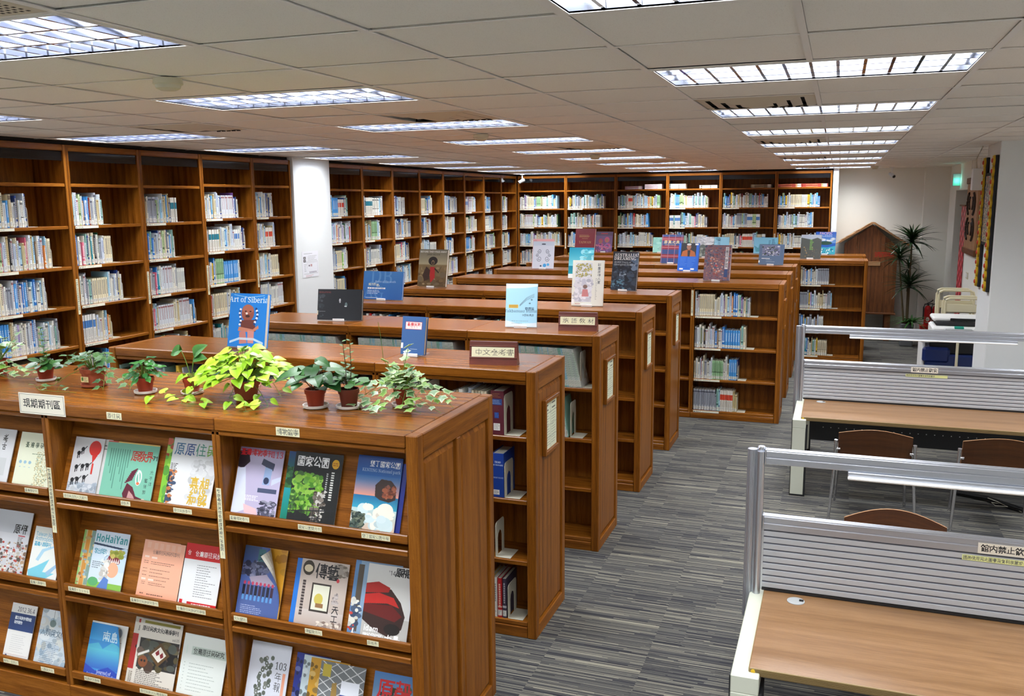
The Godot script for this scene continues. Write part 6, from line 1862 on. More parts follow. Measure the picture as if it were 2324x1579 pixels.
func build_displays() -> void:
	for q in DISPLAYS:
		var w: float = q[4]
		var h: float = q[5]
		var th: float = q[6]
		var lean := 0.2
		var turn := deg_to_rad(q[3])
		var t := thing("display_book", q[7], "book", Vector3(q[1], CASE_TOP + 0.005 + th * sin(lean), q[2]), turn, "books displayed on the low bookcases")
		t.rotation = Vector3(-lean, turn, 0)
		lbx(t, "pages", Vector3(-w / 2 + 0.004, 0.004, -th + 0.003), Vector3(w / 2 - 0.005, h - 0.004, -0.003), "page_white")
		var b := MB.new()
		var u := cover_uv(q[0], 0.03, 0.5)
		b.box(Vector3(-w / 2, 0, -th), Vector3(w / 2, h, -th + 0.0025))
		b.box(Vector3(-w / 2, 0, -th), Vector3(-w / 2 + 0.0025, h, -0.0026))
		for k in b.t.size():
			b.t[k] = u
		part(t, "back_cover", b, prints[q[0]][0])
		printed(t, "front_cover", Vector3(-w / 2, 0, -0.0026), Vector3.RIGHT, Vector3.UP, Vector2(w, h), q[0], 0.0026)
		var s := thing("book_stand", "clear stand with white lip under the %s" % " ".join(q[7].split(" ").slice(0, 8)), "book stand", Vector3(q[1], CASE_TOP, q[2]), turn, "acrylic book stands")
		lbx(s, "base_plate", Vector3(-0.045, 0.0003, -0.13), Vector3(0.045, 0.0035, 0.022), "acrylic", 0.001)
		lbx(s, "front_lip", Vector3(-0.045, 0.0036, 0.014), Vector3(0.045, 0.021, 0.022), "acrylic_lip", 0.002)
		var bk := lbx(s, "back_rest", Vector3(-0.04, 0.0, -0.004), Vector3(0.04, h * 0.6, -0.001), "acrylic", 0.001)
		bk.position = Vector3(0, 0.008, -th * 1.03 - 0.006)
		bk.rotation.x = -lean
	for q in [["sign_reference", -0.373, -1.935, 8.0, 0.26, "five", "nearer"], ["sign_language", -0.288, -3.28, 5.0, 0.262, "four", "farther"]]:
		var w: float = q[4]
		var t := thing("table_sign", "%s dark wooden tent sign with %s black characters" % [q[6], q[5]], "sign", Vector3(q[1], CASE_TOP, q[2]), deg_to_rad(q[3]), "wooden tent signs")
		var b := MB.new()
		var pts := PackedVector2Array([Vector2(0.0, 0.0), Vector2(-0.075, 0.0), Vector2(-0.042, 0.123), Vector2(-0.022, 0.123)])
		b.prism(Vector3(w / 2, 0, 0), Vector3(0, 0, 1), Vector3.UP, pts, w)
		for k in b.t.size():
			b.t[k] = Vector2(b.v[k].x * 0.8, b.v[k].y * 1.6 + b.v[k].z)
		part(t, "wooden_block", b, "sign_wood")
		var up := Vector3(0, 0.123, -0.022).normalized()
		printed(t, "name_card", Vector3(-w / 2 + 0.012, 0, 0) + up * 0.042 + Vector3(0, 0, 0.0002), Vector3.RIGHT, up, Vector2(w - 0.026, 0.054), q[0], 0.001)
		var fr := MB.new()
		for y in [0.036, 0.098]:
			var o: Vector3 = up * y
			fr.box(Vector3(-w / 2, o.y, o.z - 0.002), Vector3(w / 2, o.y + 0.005, o.z + 0.003), 0.001)
		part(t, "card_rail", fr, "sign_wood")


# ------------------------------------------------------------------ books and journals in the low bookcases
func thick_book(label: String, key: String, at: Vector3, w: float, h: float, d: float, cover: Color) -> void:
	var t := thing("dictionary", label, "book", at)
	material(key + "_cloth", cover, 0.5)
	var b := MB.new()
	b.box(Vector3(0, 0, -d), Vector3(0.004, h, -0.003), 0.001)
	b.box(Vector3(w - 0.004, 0, -d), Vector3(w, h, -0.003), 0.001)
	b.box(Vector3(0, 0, -0.006), Vector3(w, h, -0.0015), 0.001)
	part(t, "cover", b, key + "_cloth")
	lbx(t, "pages", Vector3(0.004, 0.003, -d + 0.004), Vector3(w - 0.004, h - 0.006, -0.006), "page_white")
	printed(t, "spine", Vector3(0.0005, 0.0005, -0.0015), Vector3.RIGHT, Vector3.UP, Vector2(w - 0.001, h - 0.001), key, 0.0012)


func fill_low_cases() -> void:
	# second case: dictionaries and bookends at its right end, mixed books in the top row
	var z1: float = CASES[1][0] - 0.02
	thick_book("thick maroon dictionary with blue title labels on its spine", "red_dictionary", Vector3(-0.345, 1.111, z1), 0.072, 0.235, 0.17, rgb(92, 34, 48))
	thick_book("thick blue dictionary with white serif title on its spine", "thao_dictionary", Vector3(-0.345, 0.769, z1), 0.068, 0.24, 0.17, rgb(24, 62, 150))
	for q in [[-0.272, 1.111, 0.215, "beside the maroon dictionary"], [-0.274, 0.769, 0.19, "beside the blue dictionary"], [-0.33, 0.431, 0.19, "alone on the third shelf down"], [-0.262, 0.088, 0.19, "at the end of the lowest row"]]:
		var e := thing("bookend", "beige arched metal bookend %s, second low bookcase" % q[3], "bookend", Vector3(q[0], q[1], z1 - 0.002), 0.0, "metal bookends on the shelves")
		bookend_parts(e, q[2])
	var fr := Transform3D(Basis.IDENTITY, Vector3(0, 0, CASES[1][0]))
	var low := [["red book with white label, lowest shelf of second low bookcase", 18, -0.322, 0.026], ["grey-white book left of the red one on lowest shelf", 0, -0.346, 0.022], ["charcoal book right of the red one on lowest shelf", 55, -0.294, 0.024], ["yellow book at left on lowest shelf of second low bookcase", 26, -0.37, 0.022]]
	for q in low:
		book_list.insert(0, [fr * Transform3D(Basis.IDENTITY.scaled(Vector3(q[3] * 0.96, 0.225, 0.17)), Vector3(q[2] + q[3] / 2, 0.088, -0.022)), q[1], 0, q[0], true])
	shelf_books(Transform3D(Basis.IDENTITY, Vector3(-0.6, 0, CASES[1][0])), 1.111, 0.0, 0.25, 1.0, 3, "", 1)
	for u in 3:
		var xa := -2.86 + u * 0.9226
		shelf_books(Transform3D(Basis.IDENTITY, Vector3(xa + 0.03, 0, CASES[1][0])), 1.111, 0.0, 0.86 if u < 2 else 0.3, 0.97, 3, "", 1)
	# third case: journals, upright and then leaning to the left
	var r := RandomNumberGenerator.new()
	r.seed = 77
	for u in 3:
		var w3 := (2.86 - 0.0854) / 3
		var xa := -2.86 + u * w3 + 0.03
		var xb := xa + w3 - (0.2 if u == 2 else 0.16)
		var n := int((xb - xa) / 0.0072)
		var nth := 0
		for k in n:
			var f := float(k) / n
			var a := 0.06 + 0.18 * f * f if u == 2 else 0.03 + 0.1 * f
			var x := xa + 0.02 + (xb - xa) * f
			var de: int = [52, 51, 52, 52, 53, 54, 52, 51][int(f * 34.0) % 8]
			if r.randf() < 0.12:
				de = 51 + r.randi() % 4
			var tr := Transform3D(Basis(Vector3.BACK, a).scaled_local(Vector3(0.0064, 0.26, 0.19)), Vector3(x + 0.03, 1.1115, CASES[2][0] - 0.02))
			var label := ""
			if u == 2 and f > 0.55:
				nth += 1
				label = "%s journal, %s in the leaning top row of the journal bookcase" % [spine_design(de)[2], ordinal(nth)]
			journals.append([tr, de, label])
	for k in 22:
		var f := k / 22.0
		var tr := Transform3D(Basis(Vector3.BACK, 0.1 + 0.06 * f).scaled_local(Vector3(0.0064, 0.26, 0.19)), Vector3(-0.46 + 0.0074 * k, 0.7695, CASES[2][0] - 0.02))
		journals.append([tr, [52, 51, 53, 52, 54][k / 3 % 5], "%s journal, %s on the second shelf of the journal bookcase" % [spine_design([52, 51, 53, 52, 54][k / 3 % 5])[2], ordinal(k + 1)]])
	for q in [[-0.222, 1.111, "ending the leaning journals on the top shelf"], [-0.288, 0.769, "ending the leaning journals on the second shelf"]]:
		var e := thing("bookend", "thin beige metal bookend %s" % q[2], "bookend", Vector3(q[0], q[1], CASES[2][0] - 0.022), 0.0, "metal bookends on the shelves")
		bookend_parts(e, 0.235)
	# fourth and fifth cases: a few books in the far units
	for u in 2:
		shelf_books(Transform3D(Basis.IDENTITY, Vector3(-2.83 + u * 0.92, 0, CASES[3][0])), 1.111, 0.0, 0.86, 0.75, 3, "", 1)
		shelf_books(Transform3D(Basis.IDENTITY, Vector3(-2.83 + u * 0.92, 0, CASES[4][0])), 1.111, 0.0, 0.86, 0.6, 3, "", 1)
	# the case that juts into the aisle, and the longest one
	var levels := [1.111, 0.769, 0.431, 0.088]
	for k in 4:
		shelf_books(Transform3D(Basis.IDENTITY, Vector3(-0.073, 0, CASES[5][0])), levels[k], 0.0, 0.85, [0.68, 0.64, 0.56, 0.55][k], 0, "low bookcase jutting into aisle", k + 1)
		shelf_books(Transform3D(Basis.IDENTITY, Vector3(0.836, 0, CASES[8][0])), levels[k], 0.0, 0.85, [0.47, 0.52, 0.4, 0.5][k], 3, "longest low bookcase", k + 1)
	var c5: Node3D = get_node("low_bookcase_005")
	var c8: Node3D = get_node("low_bookcase_008")
	for k in 4:
		printed(c5, "label_strip", Vector3(-0.06, levels[k] - 0.023, CASES[5][0] - 0.0095) - c5.position, Vector3.RIGHT, Vector3.UP, Vector2(0.27, 0.02), "call_strip_3", 0.0012)
		printed(c8, "label_strip", Vector3(0.85, levels[k] - 0.023, CASES[8][0] - 0.0095) - c8.position, Vector3.RIGHT, Vector3.UP, Vector2(0.27, 0.02), "call_strip_%d" % k, 0.0012)
	printed(c5, "stile_notice", Vector3(-0.108, 1.11, CASES[5][0] - 0.005) - c5.position, Vector3.RIGHT, Vector3.UP, Vector2(0.022, 0.27), "stile_notice", 0.001)
	for u in 2:
		shelf_books(Transform3D(Basis.IDENTITY, Vector3(-2.83 + u * 0.92, 0, CASES[5][0])), 1.111, 0.0, 0.86, 0.7, 3, "", 1)


var journals := []


func place_journals() -> void:
	var b := MB.new()
	for e in journals:
		if e[2]:
			var o := MeshInstance3D.new()
			o.name = numbered("journal")
			o.mesh = book_mesh(e[1])
			o.material_override = mats["spines"]
			add_child(o)
			o.transform = e[0]
			tag(o, e[2], "journal", "journals leaning on the third low bookcase")
		else:
			book_shape(b, e[1], e[0])
	var s := part(self, "journal_rows", b, "spines")
	tag(s, "dense rows of thin white and green journals behind the front displays", "journals", "", "stuff")


# ------------------------------------------------------------------ plants
var leaf_meshes := {}


func lin(r: int, g: int, b: int) -> Color:
	return Color8(r, g, b).srgb_to_linear()


# a leaf one unit long along +z, its upper face towards +y: shape 0 heart, 1 oval, 2 pointed and wavy, 3 strap
func leaf(key: String, shape: int, inner: Color, outer: Color, fold := 0.12, droop := 0.25) -> ArrayMesh:
	if leaf_meshes.has(key):
		return leaf_meshes[key]
	var b := MB.new()
	b.colored = true
	var n := 7 if shape < 3 else 6
	var rows := []
	for k in n + 1:
		var t := float(k) / n
		var w := 0.0
		match shape:
			0: w = 0.42 * pow(sin(PI * pow(t, 0.55)), 0.8)
			1: w = 0.36 * pow(sin(PI * t), 0.6)
			2: w = 0.27 * pow(sin(PI * pow(t, 0.8)), 0.9)
			3: w = 0.055 * (1.0 - t * t) + 0.004
		var y := -droop * t * t + (0.05 * sin(t * 9.0) if shape == 2 else 0.0)
		var back := -0.12 * (1.0 - t * 3.0) if shape == 0 and t < 0.33 else 0.0
		rows.append([Vector3(-w, y + fold * w, t + back), Vector3(0, y, t), Vector3(w, y + fold * w, t + back)])
	for k in n:
		for s in 2:
			var a: Vector3 = rows[k][s]
			var c: Vector3 = rows[k][s + 1]
			var d: Vector3 = rows[k + 1][s + 1]
			var e: Vector3 = rows[k + 1][s]
			var nm := (c - a).cross(d - a)
			if nm.length() < 1e-7:
				nm = (d - a).cross(e - a)
			nm = nm.normalized()
			if nm.y < 0:
				nm = -nm
			var ca := inner if s == 1 else outer
			var cb := outer if s == 1 else inner
			var st := b.v.size()
			b.quad(a, c, d, e, nm)
			for m in range(st, b.v.size()):
				b.c[m] = inner if absf((b.v[m]).x) < 0.001 else outer
	leaf_meshes[key] = b.mesh()
	return leaf_meshes[key]


func ivy_leaf(key: String, inner: Color, outer: Color) -> ArrayMesh:
	if leaf_meshes.has(key):
		return leaf_meshes[key]
	var b := MB.new()
	b.colored = true
	var pts := [Vector2(0, 0.0), Vector2(0.26, -0.06), Vector2(0.34, 0.12), Vector2(0.55, 0.34), Vector2(0.27, 0.5), Vector2(0.16, 0.66), Vector2(0.0, 1.0), Vector2(-0.16, 0.66), Vector2(-0.27, 0.5), Vector2(-0.55, 0.34), Vector2(-0.34, 0.12), Vector2(-0.26, -0.06)]
	var mid := []
	for p in pts:
		var q: Vector2 = Vector2(0, 0.36).lerp(p, 0.62)
		mid.append(Vector3(q.x, 0.02, q.y))
	var c := Vector3(0, 0.06, 0.36)
	for k in pts.size():
		var m := (k + 1) % pts.size()
		var a := Vector3(pts[k].x, -0.09 * pts[k].length(), pts[k].y)
		var e := Vector3(pts[m].x, -0.09 * pts[m].length(), pts[m].y)
		var st := b.v.size()
		var n0 := Vector3(pts[k].x * 0.3, 1, 0).normalized()
		b.tri(c, mid[k], mid[m], n0, n0, n0)
		for x in range(st, b.v.size()):
			b.c[x] = inner
		st = b.v.size()
		b.quad(mid[k], mid[m], e, a, n0)
		for x in range(st, b.v.size()):
			b.c[x] = inner if absf(b.v[x].y - 0.02) < 0.001 else outer
	leaf_meshes[key] = b.mesh()
	return leaf_meshes[key]


func put_leaf(t: Node3D, m: ArrayMesh, at: Vector3, dir: Vector3, size: float, up := Vector3.UP, called := "leaf") -> void:
	var z := dir.normalized()
	var x := up.cross(z)
	if x.length() < 0.05:
		x = Vector3.RIGHT.cross(z)
	x = x.normalized()
	var o := MeshInstance3D.new()
	o.name = called
	o.mesh = m
	o.material_override = mats["leaf"]
	t.add_child(o, true)
	o.transform = Transform3D(Basis(x, z.cross(x), z).scaled_local(Vector3.ONE * size), at)


func arc(a: Vector3, e: Vector3, rise: float, n := 6) -> Array:
	var out := []
	for k in n + 1:
		var t := float(k) / n
		out.append(a.lerp(e, t) + Vector3.UP * rise * 4.0 * t * (1.0 - t))
	return out


func pot(t: Node3D, r: float, h: float, mat: String, y0 := 0.0) -> void:
	var b := MB.new()
	b.lathe(Vector3(0, y0, 0), [Vector2(0.0, 0.0), Vector2(r * 0.72, 0.0), Vector2(r * 0.9, h * 0.74), Vector2(r * 0.99, h * 0.75), Vector2(r * 1.02, h), Vector2(r * 0.93, h), Vector2(r * 0.88, h * 0.8)], 22)
	part(t, "pot", b, mat)
	b = MB.new()
	b.cyl(Vector3(0, y0 + h * 0.78, 0), Vector3(0, y0 + h * 0.84, 0), r * 0.88, -1.0, 18)
	part(t, "soil", b, "soil")


func saucer(label: String, at: Vector3, r: float, mat: String) -> void:
	var t := thing("saucer", label, "saucer", at, 0.0, "plant saucers on the rack")
	var b := MB.new()
	b.lathe(Vector3.ZERO, [Vector2(0, 0.0003), Vector2(r * 0.8, 0.0003), Vector2(r, 0.006), Vector2(r * 1.03, 0.016), Vector2(r * 0.95, 0.016), Vector2(r * 0.85, 0.006), Vector2(0, 0.005)], 26)
	part(t, "dish", b, mat)


# leaves on stems that fan out from the soil: a list of [azimuth, reach, height]
func fan(t: Node3D, r: RandomNumberGenerator, stems: MB, y: float, count: int, reach: float, lift: float, size: Vector2, kinds: Array, sag := 0.5) -> void:
	for k in count:
		var az := k * 2.399 + r.randf_range(-0.3, 0.3)
		var f := sqrt((k + 0.5) / count)
		var d := Vector3(cos(az), 0, sin(az))
		var e := d * reach * f * r.randf_range(0.75, 1.1) + Vector3.UP * (y + lift * (1.0 - f * f * sag) * r.randf_range(0.7, 1.1))
		var a := d * 0.01 + Vector3.UP * y
		stems.tube(arc(a, e, 0.02), 0.0014, 5)
		var tip := (d * (0.5 + f) + Vector3.UP * r.randf_range(-0.5, 0.35) + Vector3(r.randf_range(-0.4, 0.4), 0, r.randf_range(-0.4, 0.4))).normalized()
		put_leaf(t, kinds[r.randi() % kinds.size()], e, tip, r.randf_range(size.x, size.y), (Vector3.UP + Vector3(0, 0, 0.45)).normalized())


# a vine along points (own axes), a leaf at every step
func vine(t: Node3D, r: RandomNumberGenerator, stems: MB, pts: Array, step: float, size: Vector2, kinds: Array) -> void:
	var c := Curve3D.new()
	for k in pts.size():
		var tan: Vector3 = (pts[mini(k + 1, pts.size() - 1)] - pts[maxi(k - 1, 0)]) * 0.22
		c.add_point(pts[k], -tan, tan)
	var line := []
	var n := maxi(4, int(c.get_baked_length() / 0.012))
	for k in n + 1:
		line.append(c.sample_baked(c.get_baked_length() * k / n))
	stems.tube(line, 0.0016, 5, 0.001)
	var s := step
	var side := 1.0
	while s < c.get_baked_length() - 0.005:
		var p := c.sample_baked(s)
		var q := c.sample_baked(s + 0.005)
		var d := (q - p).normalized()
		var out := d.cross(Vector3.UP).normalized() * side
		var e := p + out * 0.018 + Vector3.UP * r.randf_range(0.01, 0.028)
		stems.tube([p, p.lerp(e, 0.5) + Vector3.UP * 0.004, e], 0.0009, 4)
		put_leaf(t, kinds[r.randi() % kinds.size()], e, (out + d * 0.7 + Vector3.UP * r.randf_range(-0.35, 0.3)).normalized(), r.randf_range(size.x, size.y), (Vector3.UP + Vector3(0, 0, 0.5)).normalized())
		side = -side
		s += step * r.randf_range(0.75, 1.25)


func spike(t: Node3D, stems: MB, base: Vector3, top: Vector3, pairs: int, size: float, kinds: Array, r: RandomNumberGenerator) -> void:
	stems.tube([base, base.lerp(top, 0.5) + Vector3(0.004, 0, 0), top], 0.0022, 6, 0.0012)
	for k in pairs:
		var f := 0.18 + 0.82 * k / (pairs - 1.0)
		var p := base.lerp(top, f)
		var az := k * 1.57 + 0.3
		for s in [-1, 1]:
			var d := Vector3(cos(az) * s, 0.35, sin(az) * s)
			put_leaf(t, kinds[r.randi() % kinds.size()], p, d, size * (1.15 - 0.4 * f), Vector3.UP)


func build_plants() -> void:
	var r := RandomNumberGenerator.new()
	r.seed = 9
	var y := CASE_TOP
	var lime := [leaf("lime_a", 0, lin(150, 196, 34), lin(172, 214, 52)), leaf("lime_b", 0, lin(132, 182, 28), lin(156, 202, 44), 0.2, 0.35), leaf("lime_c", 0, lin(176, 214, 60), lin(190, 224, 84), 0.1, 0.15)]
	var dark := [leaf("dark_a", 0, lin(40, 92, 40), lin(34, 80, 34), 0.15, 0.3), leaf("dark_b", 0, lin(54, 110, 48), lin(44, 96, 42), 0.1, 0.2)]
	var jade := [leaf("jade_a", 1, lin(70, 124, 56), lin(84, 140, 66), 0.05, 0.05), leaf("jade_b", 1, lin(56, 108, 46), lin(72, 126, 60), 0.05, 0.0)]
	var coffee := [leaf("coffee_a", 2, lin(34, 96, 34), lin(28, 82, 28), 0.1, 0.35), leaf("coffee_b", 2, lin(52, 122, 44), lin(44, 106, 38), 0.1, 0.25)]
	var ivyd := [ivy_leaf("ivy_dark_a", lin(60, 100, 58), lin(84, 122, 80)), ivy_leaf("ivy_dark_b", lin(76, 118, 66), lin(110, 146, 96))]
	var ivyv := [ivy_leaf("ivy_var_a", lin(92, 140, 84), lin(190, 206, 160)), ivy_leaf("ivy_var_b", lin(110, 154, 92), lin(206, 216, 172)), ivy_leaf("ivy_var_c", lin(120, 168, 70), lin(176, 204, 120))]

	var t := thing("potted_ivy", "pale variegated trailing ivy in red pot at far left of rack", "plant", Vector3(-2.716, y, -0.925), 0.0, "pot plants on the rack")
	pot(t, 0.045, 0.075, "red_pot", 0.006)
	var st := MB.new()
	fan(t, r, st, 0.07, 26, 0.13, 0.12, Vector2(0.03, 0.045), ivyv)
	vine(t, r, st, [Vector3(0.03, 0.08, 0.03), Vector3(0.13, 0.05, 0.04), Vector3(0.22, 0.01, 0.06), Vector3(0.29, 0.012, 0.03)], 0.022, Vector2(0.03, 0.045), ivyv)
	vine(t, r, st, [Vector3(0.02, 0.08, 0.04), Vector3(0.1, 0.03, 0.1), Vector3(0.2, 0.01, 0.11)], 0.024, Vector2(0.03, 0.045), ivyv)
	vine(t, r, st, [Vector3(0.02, 0.08, 0.0), Vector3(0.08, 0.15, 0.0), Vector3(0.12, 0.19, 0.01)], 0.022, Vector2(0.028, 0.04), ivyv)
	part(t, "stems", st, "stem_green")

	t = thing("potted_succulent", "dark leafy succulent with one tall upright sprig in red pot", "plant", Vector3(-2.345, y, -0.873), 0.0, "pot plants on the rack")
	pot(t, 0.042, 0.068, "red_pot", 0.006)
	st = MB.new()
	fan(t, r, st, 0.066, 22, 0.055, 0.04, Vector2(0.04, 0.062), [jade[1], leaf("jade_dark", 1, lin(36, 76, 34), lin(48, 92, 44), 0.05, 0.1)], 0.9)
	spike(t, st, Vector3(0.0, 0.07, 0.0), Vector3(-0.004, 0.262, 0.0), 11, 0.034, jade, r)
	spike(t, st, Vector3(0.01, 0.07, 0.01), Vector3(0.03, 0.15, 0.01), 6, 0.028, jade, r)
	part(t, "stems", st, "stem_green")
	saucer("white round saucer under the succulent with tall sprig", Vector3(-2.345, y, -0.873), 0.046, "saucer_white")

	t = thing("potted_ivy", "dark green trailing ivy in terracotta pot with paper label", "plant", Vector3(-2.008, y, -0.844), 0.0, "pot plants on the rack")
	pot(t, 0.06, 0.085, "terracotta", 0.006)
	st = MB.new()
	fan(t, r, st, 0.08, 30, 0.1, 0.1, Vector2(0.034, 0.05), ivyd)
	vine(t, r, st, [Vector3(-0.02, 0.09, 0.03), Vector3(-0.1, 0.06, 0.05), Vector3(-0.19, 0.004, 0.06), Vector3(-0.24, 0.004, 0.12), Vector3(-0.16, 0.004, 0.17), Vector3(0.05, 0.004, 0.16)], 0.06, Vector2(0.02, 0.036), ivyd)
	vine(t, r, st, [Vector3(0.03, 0.09, 0.03), Vector3(0.11, 0.07, 0.04), Vector3(0.13, 0.004, 0.08)], 0.022, Vector2(0.03, 0.042), ivyd)
	vine(t, r, st, [Vector3(0.03, 0.09, 0.0), Vector3(0.14, 0.05, 0.0), Vector3(0.24, 0.02, 0.02), Vector3(0.26, 0.004, 0.05)], 0.034, Vector2(0.034, 0.05), ivyd)
	vine(t, r, st, [Vector3(-0.03, 0.09, 0.0), Vector3(-0.1, 0.14, 0.0), Vector3(-0.15, 0.12, 0.02)], 0.03, Vector2(0.03, 0.042), ivyd)
	part(t, "stems", st, "stem_green")
	printed(t, "pot_label", Vector3(-0.022, 0.03, 0.0565), Vector3.RIGHT, Vector3.UP, Vector2(0.045, 0.026), "pot_label", 0.0008)
	saucer("terracotta saucer under the dark green ivy", Vector3(-2.008, y, -0.844), 0.06, "terracotta")

	t = thing("potted_coffee_plant", "small glossy bushy coffee plant in red pot", "plant", Vector3(-1.65, y, -0.789), 0.0, "pot plants on the rack")
	pot(t, 0.042, 0.068, "red_pot", 0.008)
	st = MB.new()
	fan(t, r, st, 0.066, 34, 0.06, 0.095, Vector2(0.038, 0.058), coffee, 0.8)
	part(t, "stems", st, "stem_green")
	saucer("white round saucer under the coffee plant", Vector3(-1.65, y, -0.789), 0.05, "saucer_white")

	t = thing("potted_arrowhead", "sparse arrowhead plant with few tall leaves behind lime pothos", "plant", Vector3(-1.434, y, -0.848), 0.0, "pot plants on the rack")
	pot(t, 0.04, 0.068, "red_pot", 0.006)
	st = MB.new()
	var arrow := [leaf("arrow", 0, lin(66, 122, 58), lin(84, 144, 66), 0.3, 0.3)]
	for q in [[Vector3(-0.05, 0.2, 0.0), Vector3(-1, -0.2, 0.1), 0.07], [Vector3(0.025, 0.185, 0.0), Vector3(0.8, 0.75, 0.0), 0.075], [Vector3(0.035, 0.17, 0.01), Vector3(1, 0.15, 0.1), 0.06]]:
		st.tube(arc(Vector3(0, 0.065, 0), q[0], 0.015), 0.0018, 5)
		put_leaf(t, arrow[0], q[0], q[1], q[2], Vector3(0, 0.6, 0.8))
	fan(t, r, st, 0.066, 5, 0.05, 0.03, Vector2(0.04, 0.055), lime)
	part(t, "stems", st, "stem_green")
	saucer("white saucer under the sparse arrowhead plant", Vector3(-1.434, y, -0.848), 0.05, "saucer_white")

	t = thing("potted_pothos", "large lime green pothos spreading over the rack top", "plant", Vector3(-1.123, y, -0.83), 0.0, "pot plants on the rack")
	pot(t, 0.062, 0.085, "terracotta", 0.002)
	st = MB.new()
	fan(t, r, st, 0.085, 104, 0.19, 0.15, Vector2(0.042, 0.07), lime, 0.85)
	var trails := [[Vector3(-0.05, 0.1, 0.03), Vector3(-0.16, 0.1, 0.06), Vector3(-0.26, 0.02, 0.1), Vector3(-0.36, 0.006, 0.16), Vector3(-0.4, 0.006, 0.2)], [Vector3(-0.04, 0.1, 0.05), Vector3(-0.14, 0.06, 0.1), Vector3(-0.25, 0.006, 0.12), Vector3(-0.2, 0.006, 0.19), Vector3(-0.03, 0.006, 0.19)], [Vector3(0.0, 0.09, 0.06), Vector3(0.0, 0.03, 0.12), Vector3(0.07, 0.006, 0.17), Vector3(0.13, 0.006, 0.2)], [Vector3(0.05, 0.09, 0.04), Vector3(0.13, 0.06, 0.08), Vector3(0.2, 0.006, 0.12), Vector3(0.2, 0.006, 0.18), Vector3(0.16, 0.008, 0.24)], [Vector3(0.05, 0.1, 0.0), Vector3(0.15, 0.1, 0.02), Vector3(0.24, 0.04, 0.08)], [Vector3(-0.05, 0.1, 0.0), Vector3(-0.2, 0.08, -0.02), Vector3(-0.3, 0.03, 0.04)]]
	for q in trails:
		vine(t, r, st, q, 0.046, Vector2(0.034, 0.054), lime)
	part(t, "stems", st, "stem_green")

	t = thing("potted_philodendron", "dark green philodendron with big drooping leaves in red pot", "plant", Vector3(-0.731, y, -0.775), 0.0, "pot plants on the rack")
	pot(t, 0.045, 0.075, "red_pot", 0.008)
	st = MB.new()
	fan(t, r, st, 0.073, 22, 0.11, 0.13, Vector2(0.06, 0.095), dark, 0.6)
	vine(t, r, st, [Vector3(0.02, 0.075, 0.0), Vector3(0.08, 0.085, 0.0), Vector3(0.12, 0.11, 0.0)], 0.03, Vector2(0.06, 0.08), dark)
	part(t, "stems", st, "stem_brown")
	saucer("white saucer under the dark philodendron", Vector3(-0.731, y, -0.775), 0.054, "saucer_white")

	t = thing("potted_jade_plant", "jade plant with two tall thin sprigs in brown pot", "plant", Vector3(-0.59, y, -0.811), 0.0, "pot plants on the rack")
	pot(t, 0.045, 0.078, "brown_pot", 0.008)
	st = MB.new()
	fan(t, r, st, 0.076, 14, 0.06, 0.07, Vector2(0.04, 0.065), jade, 0.6)
	spike(t, st, Vector3(-0.008, 0.076, 0.0), Vector3(-0.02, 0.285, 0.0), 10, 0.026, jade, r)
	spike(t, st, Vector3(0.01, 0.076, 0.0), Vector3(0.014, 0.29, 0.0), 11, 0.026, jade, r)
	part(t, "stems", st, "stem_brown")
	saucer("white saucer under the tall jade plant", Vector3(-0.59, y, -0.811), 0.054, "saucer_white")

	t = thing("potted_ivy", "bushy white-edged ivy trailing at the right end of rack", "plant", Vector3(-0.384, y, -0.912), 0.0, "pot plants on the rack")
	pot(t, 0.042, 0.075, "red_pot", 0.008)
	st = MB.new()
	fan(t, r, st, 0.075, 44, 0.09, 0.1, Vector2(0.032, 0.05), ivyv, 0.7)
	for q in [[Vector3(-0.03, 0.09, 0.02), Vector3(-0.1, 0.06, 0.05), Vector3(-0.17, 0.01, 0.08), Vector3(-0.14, 0.008, 0.14)], [Vector3(0.0, 0.09, 0.04), Vector3(-0.04, 0.03, 0.12), Vector3(-0.06, 0.008, 0.19), Vector3(0.0, 0.008, 0.21)], [Vector3(0.03, 0.09, 0.03), Vector3(0.05, 0.02, 0.12), Vector3(0.14, 0.008, 0.12)], [Vector3(0.03, 0.09, 0.0), Vector3(0.12, 0.08, 0.02), Vector3(0.2, 0.06, 0.03), Vector3(0.25, 0.02, 0.04)], [Vector3(0.03, 0.09, 0.0), Vector3(0.1, 0.05, 0.06), Vector3(0.22, 0.01, 0.1)], [Vector3(0.0, 0.09, 0.0), Vector3(0.01, 0.17, 0.01), Vector3(0.03, 0.25, 0.0)], [Vector3(-0.02, 0.09, 0.0), Vector3(-0.06, 0.15, 0.0), Vector3(-0.07, 0.19, 0.0)], [Vector3(-0.03, 0.09, 0.0), Vector3(-0.12, 0.08, 0.0), Vector3(-0.19, 0.03, 0.06)]]:
		vine(t, r, st, q, 0.022, Vector2(0.03, 0.052), ivyv)
	st.tube([Vector3(-0.02, 0.08, 0), Vector3(-0.09, 0.2, 0), Vector3(-0.1, 0.3, 0.0), Vector3(-0.11, 0.36, 0)], 0.0011, 5)
	part(t, "stems", st, "stem_green")
	saucer("white saucer under the white-edged ivy", Vector3(-0.384, y, -0.912), 0.05, "saucer_white")

	# the tall dragon tree by the back wall
	var at := Vector3(2.41, 0, -12.9)
	t = thing("potted_dragon_tree", "tall dragon tree with spiky leaf tufts beside the wooden hut", "plant", at)
	var b := MB.new()
	b.box(Vector3(-0.095, 0.0, -0.095), Vector3(0.095, 0.36, 0.095), 0.012)
	part(t, "pot", b, "grey_pot")
	b = MB.new()
	b.box(Vector3(-0.08, 0.36, -0.08), Vector3(0.08, 0.366, 0.08))
	part(t, "soil", b, "soil")
	st = MB.new()
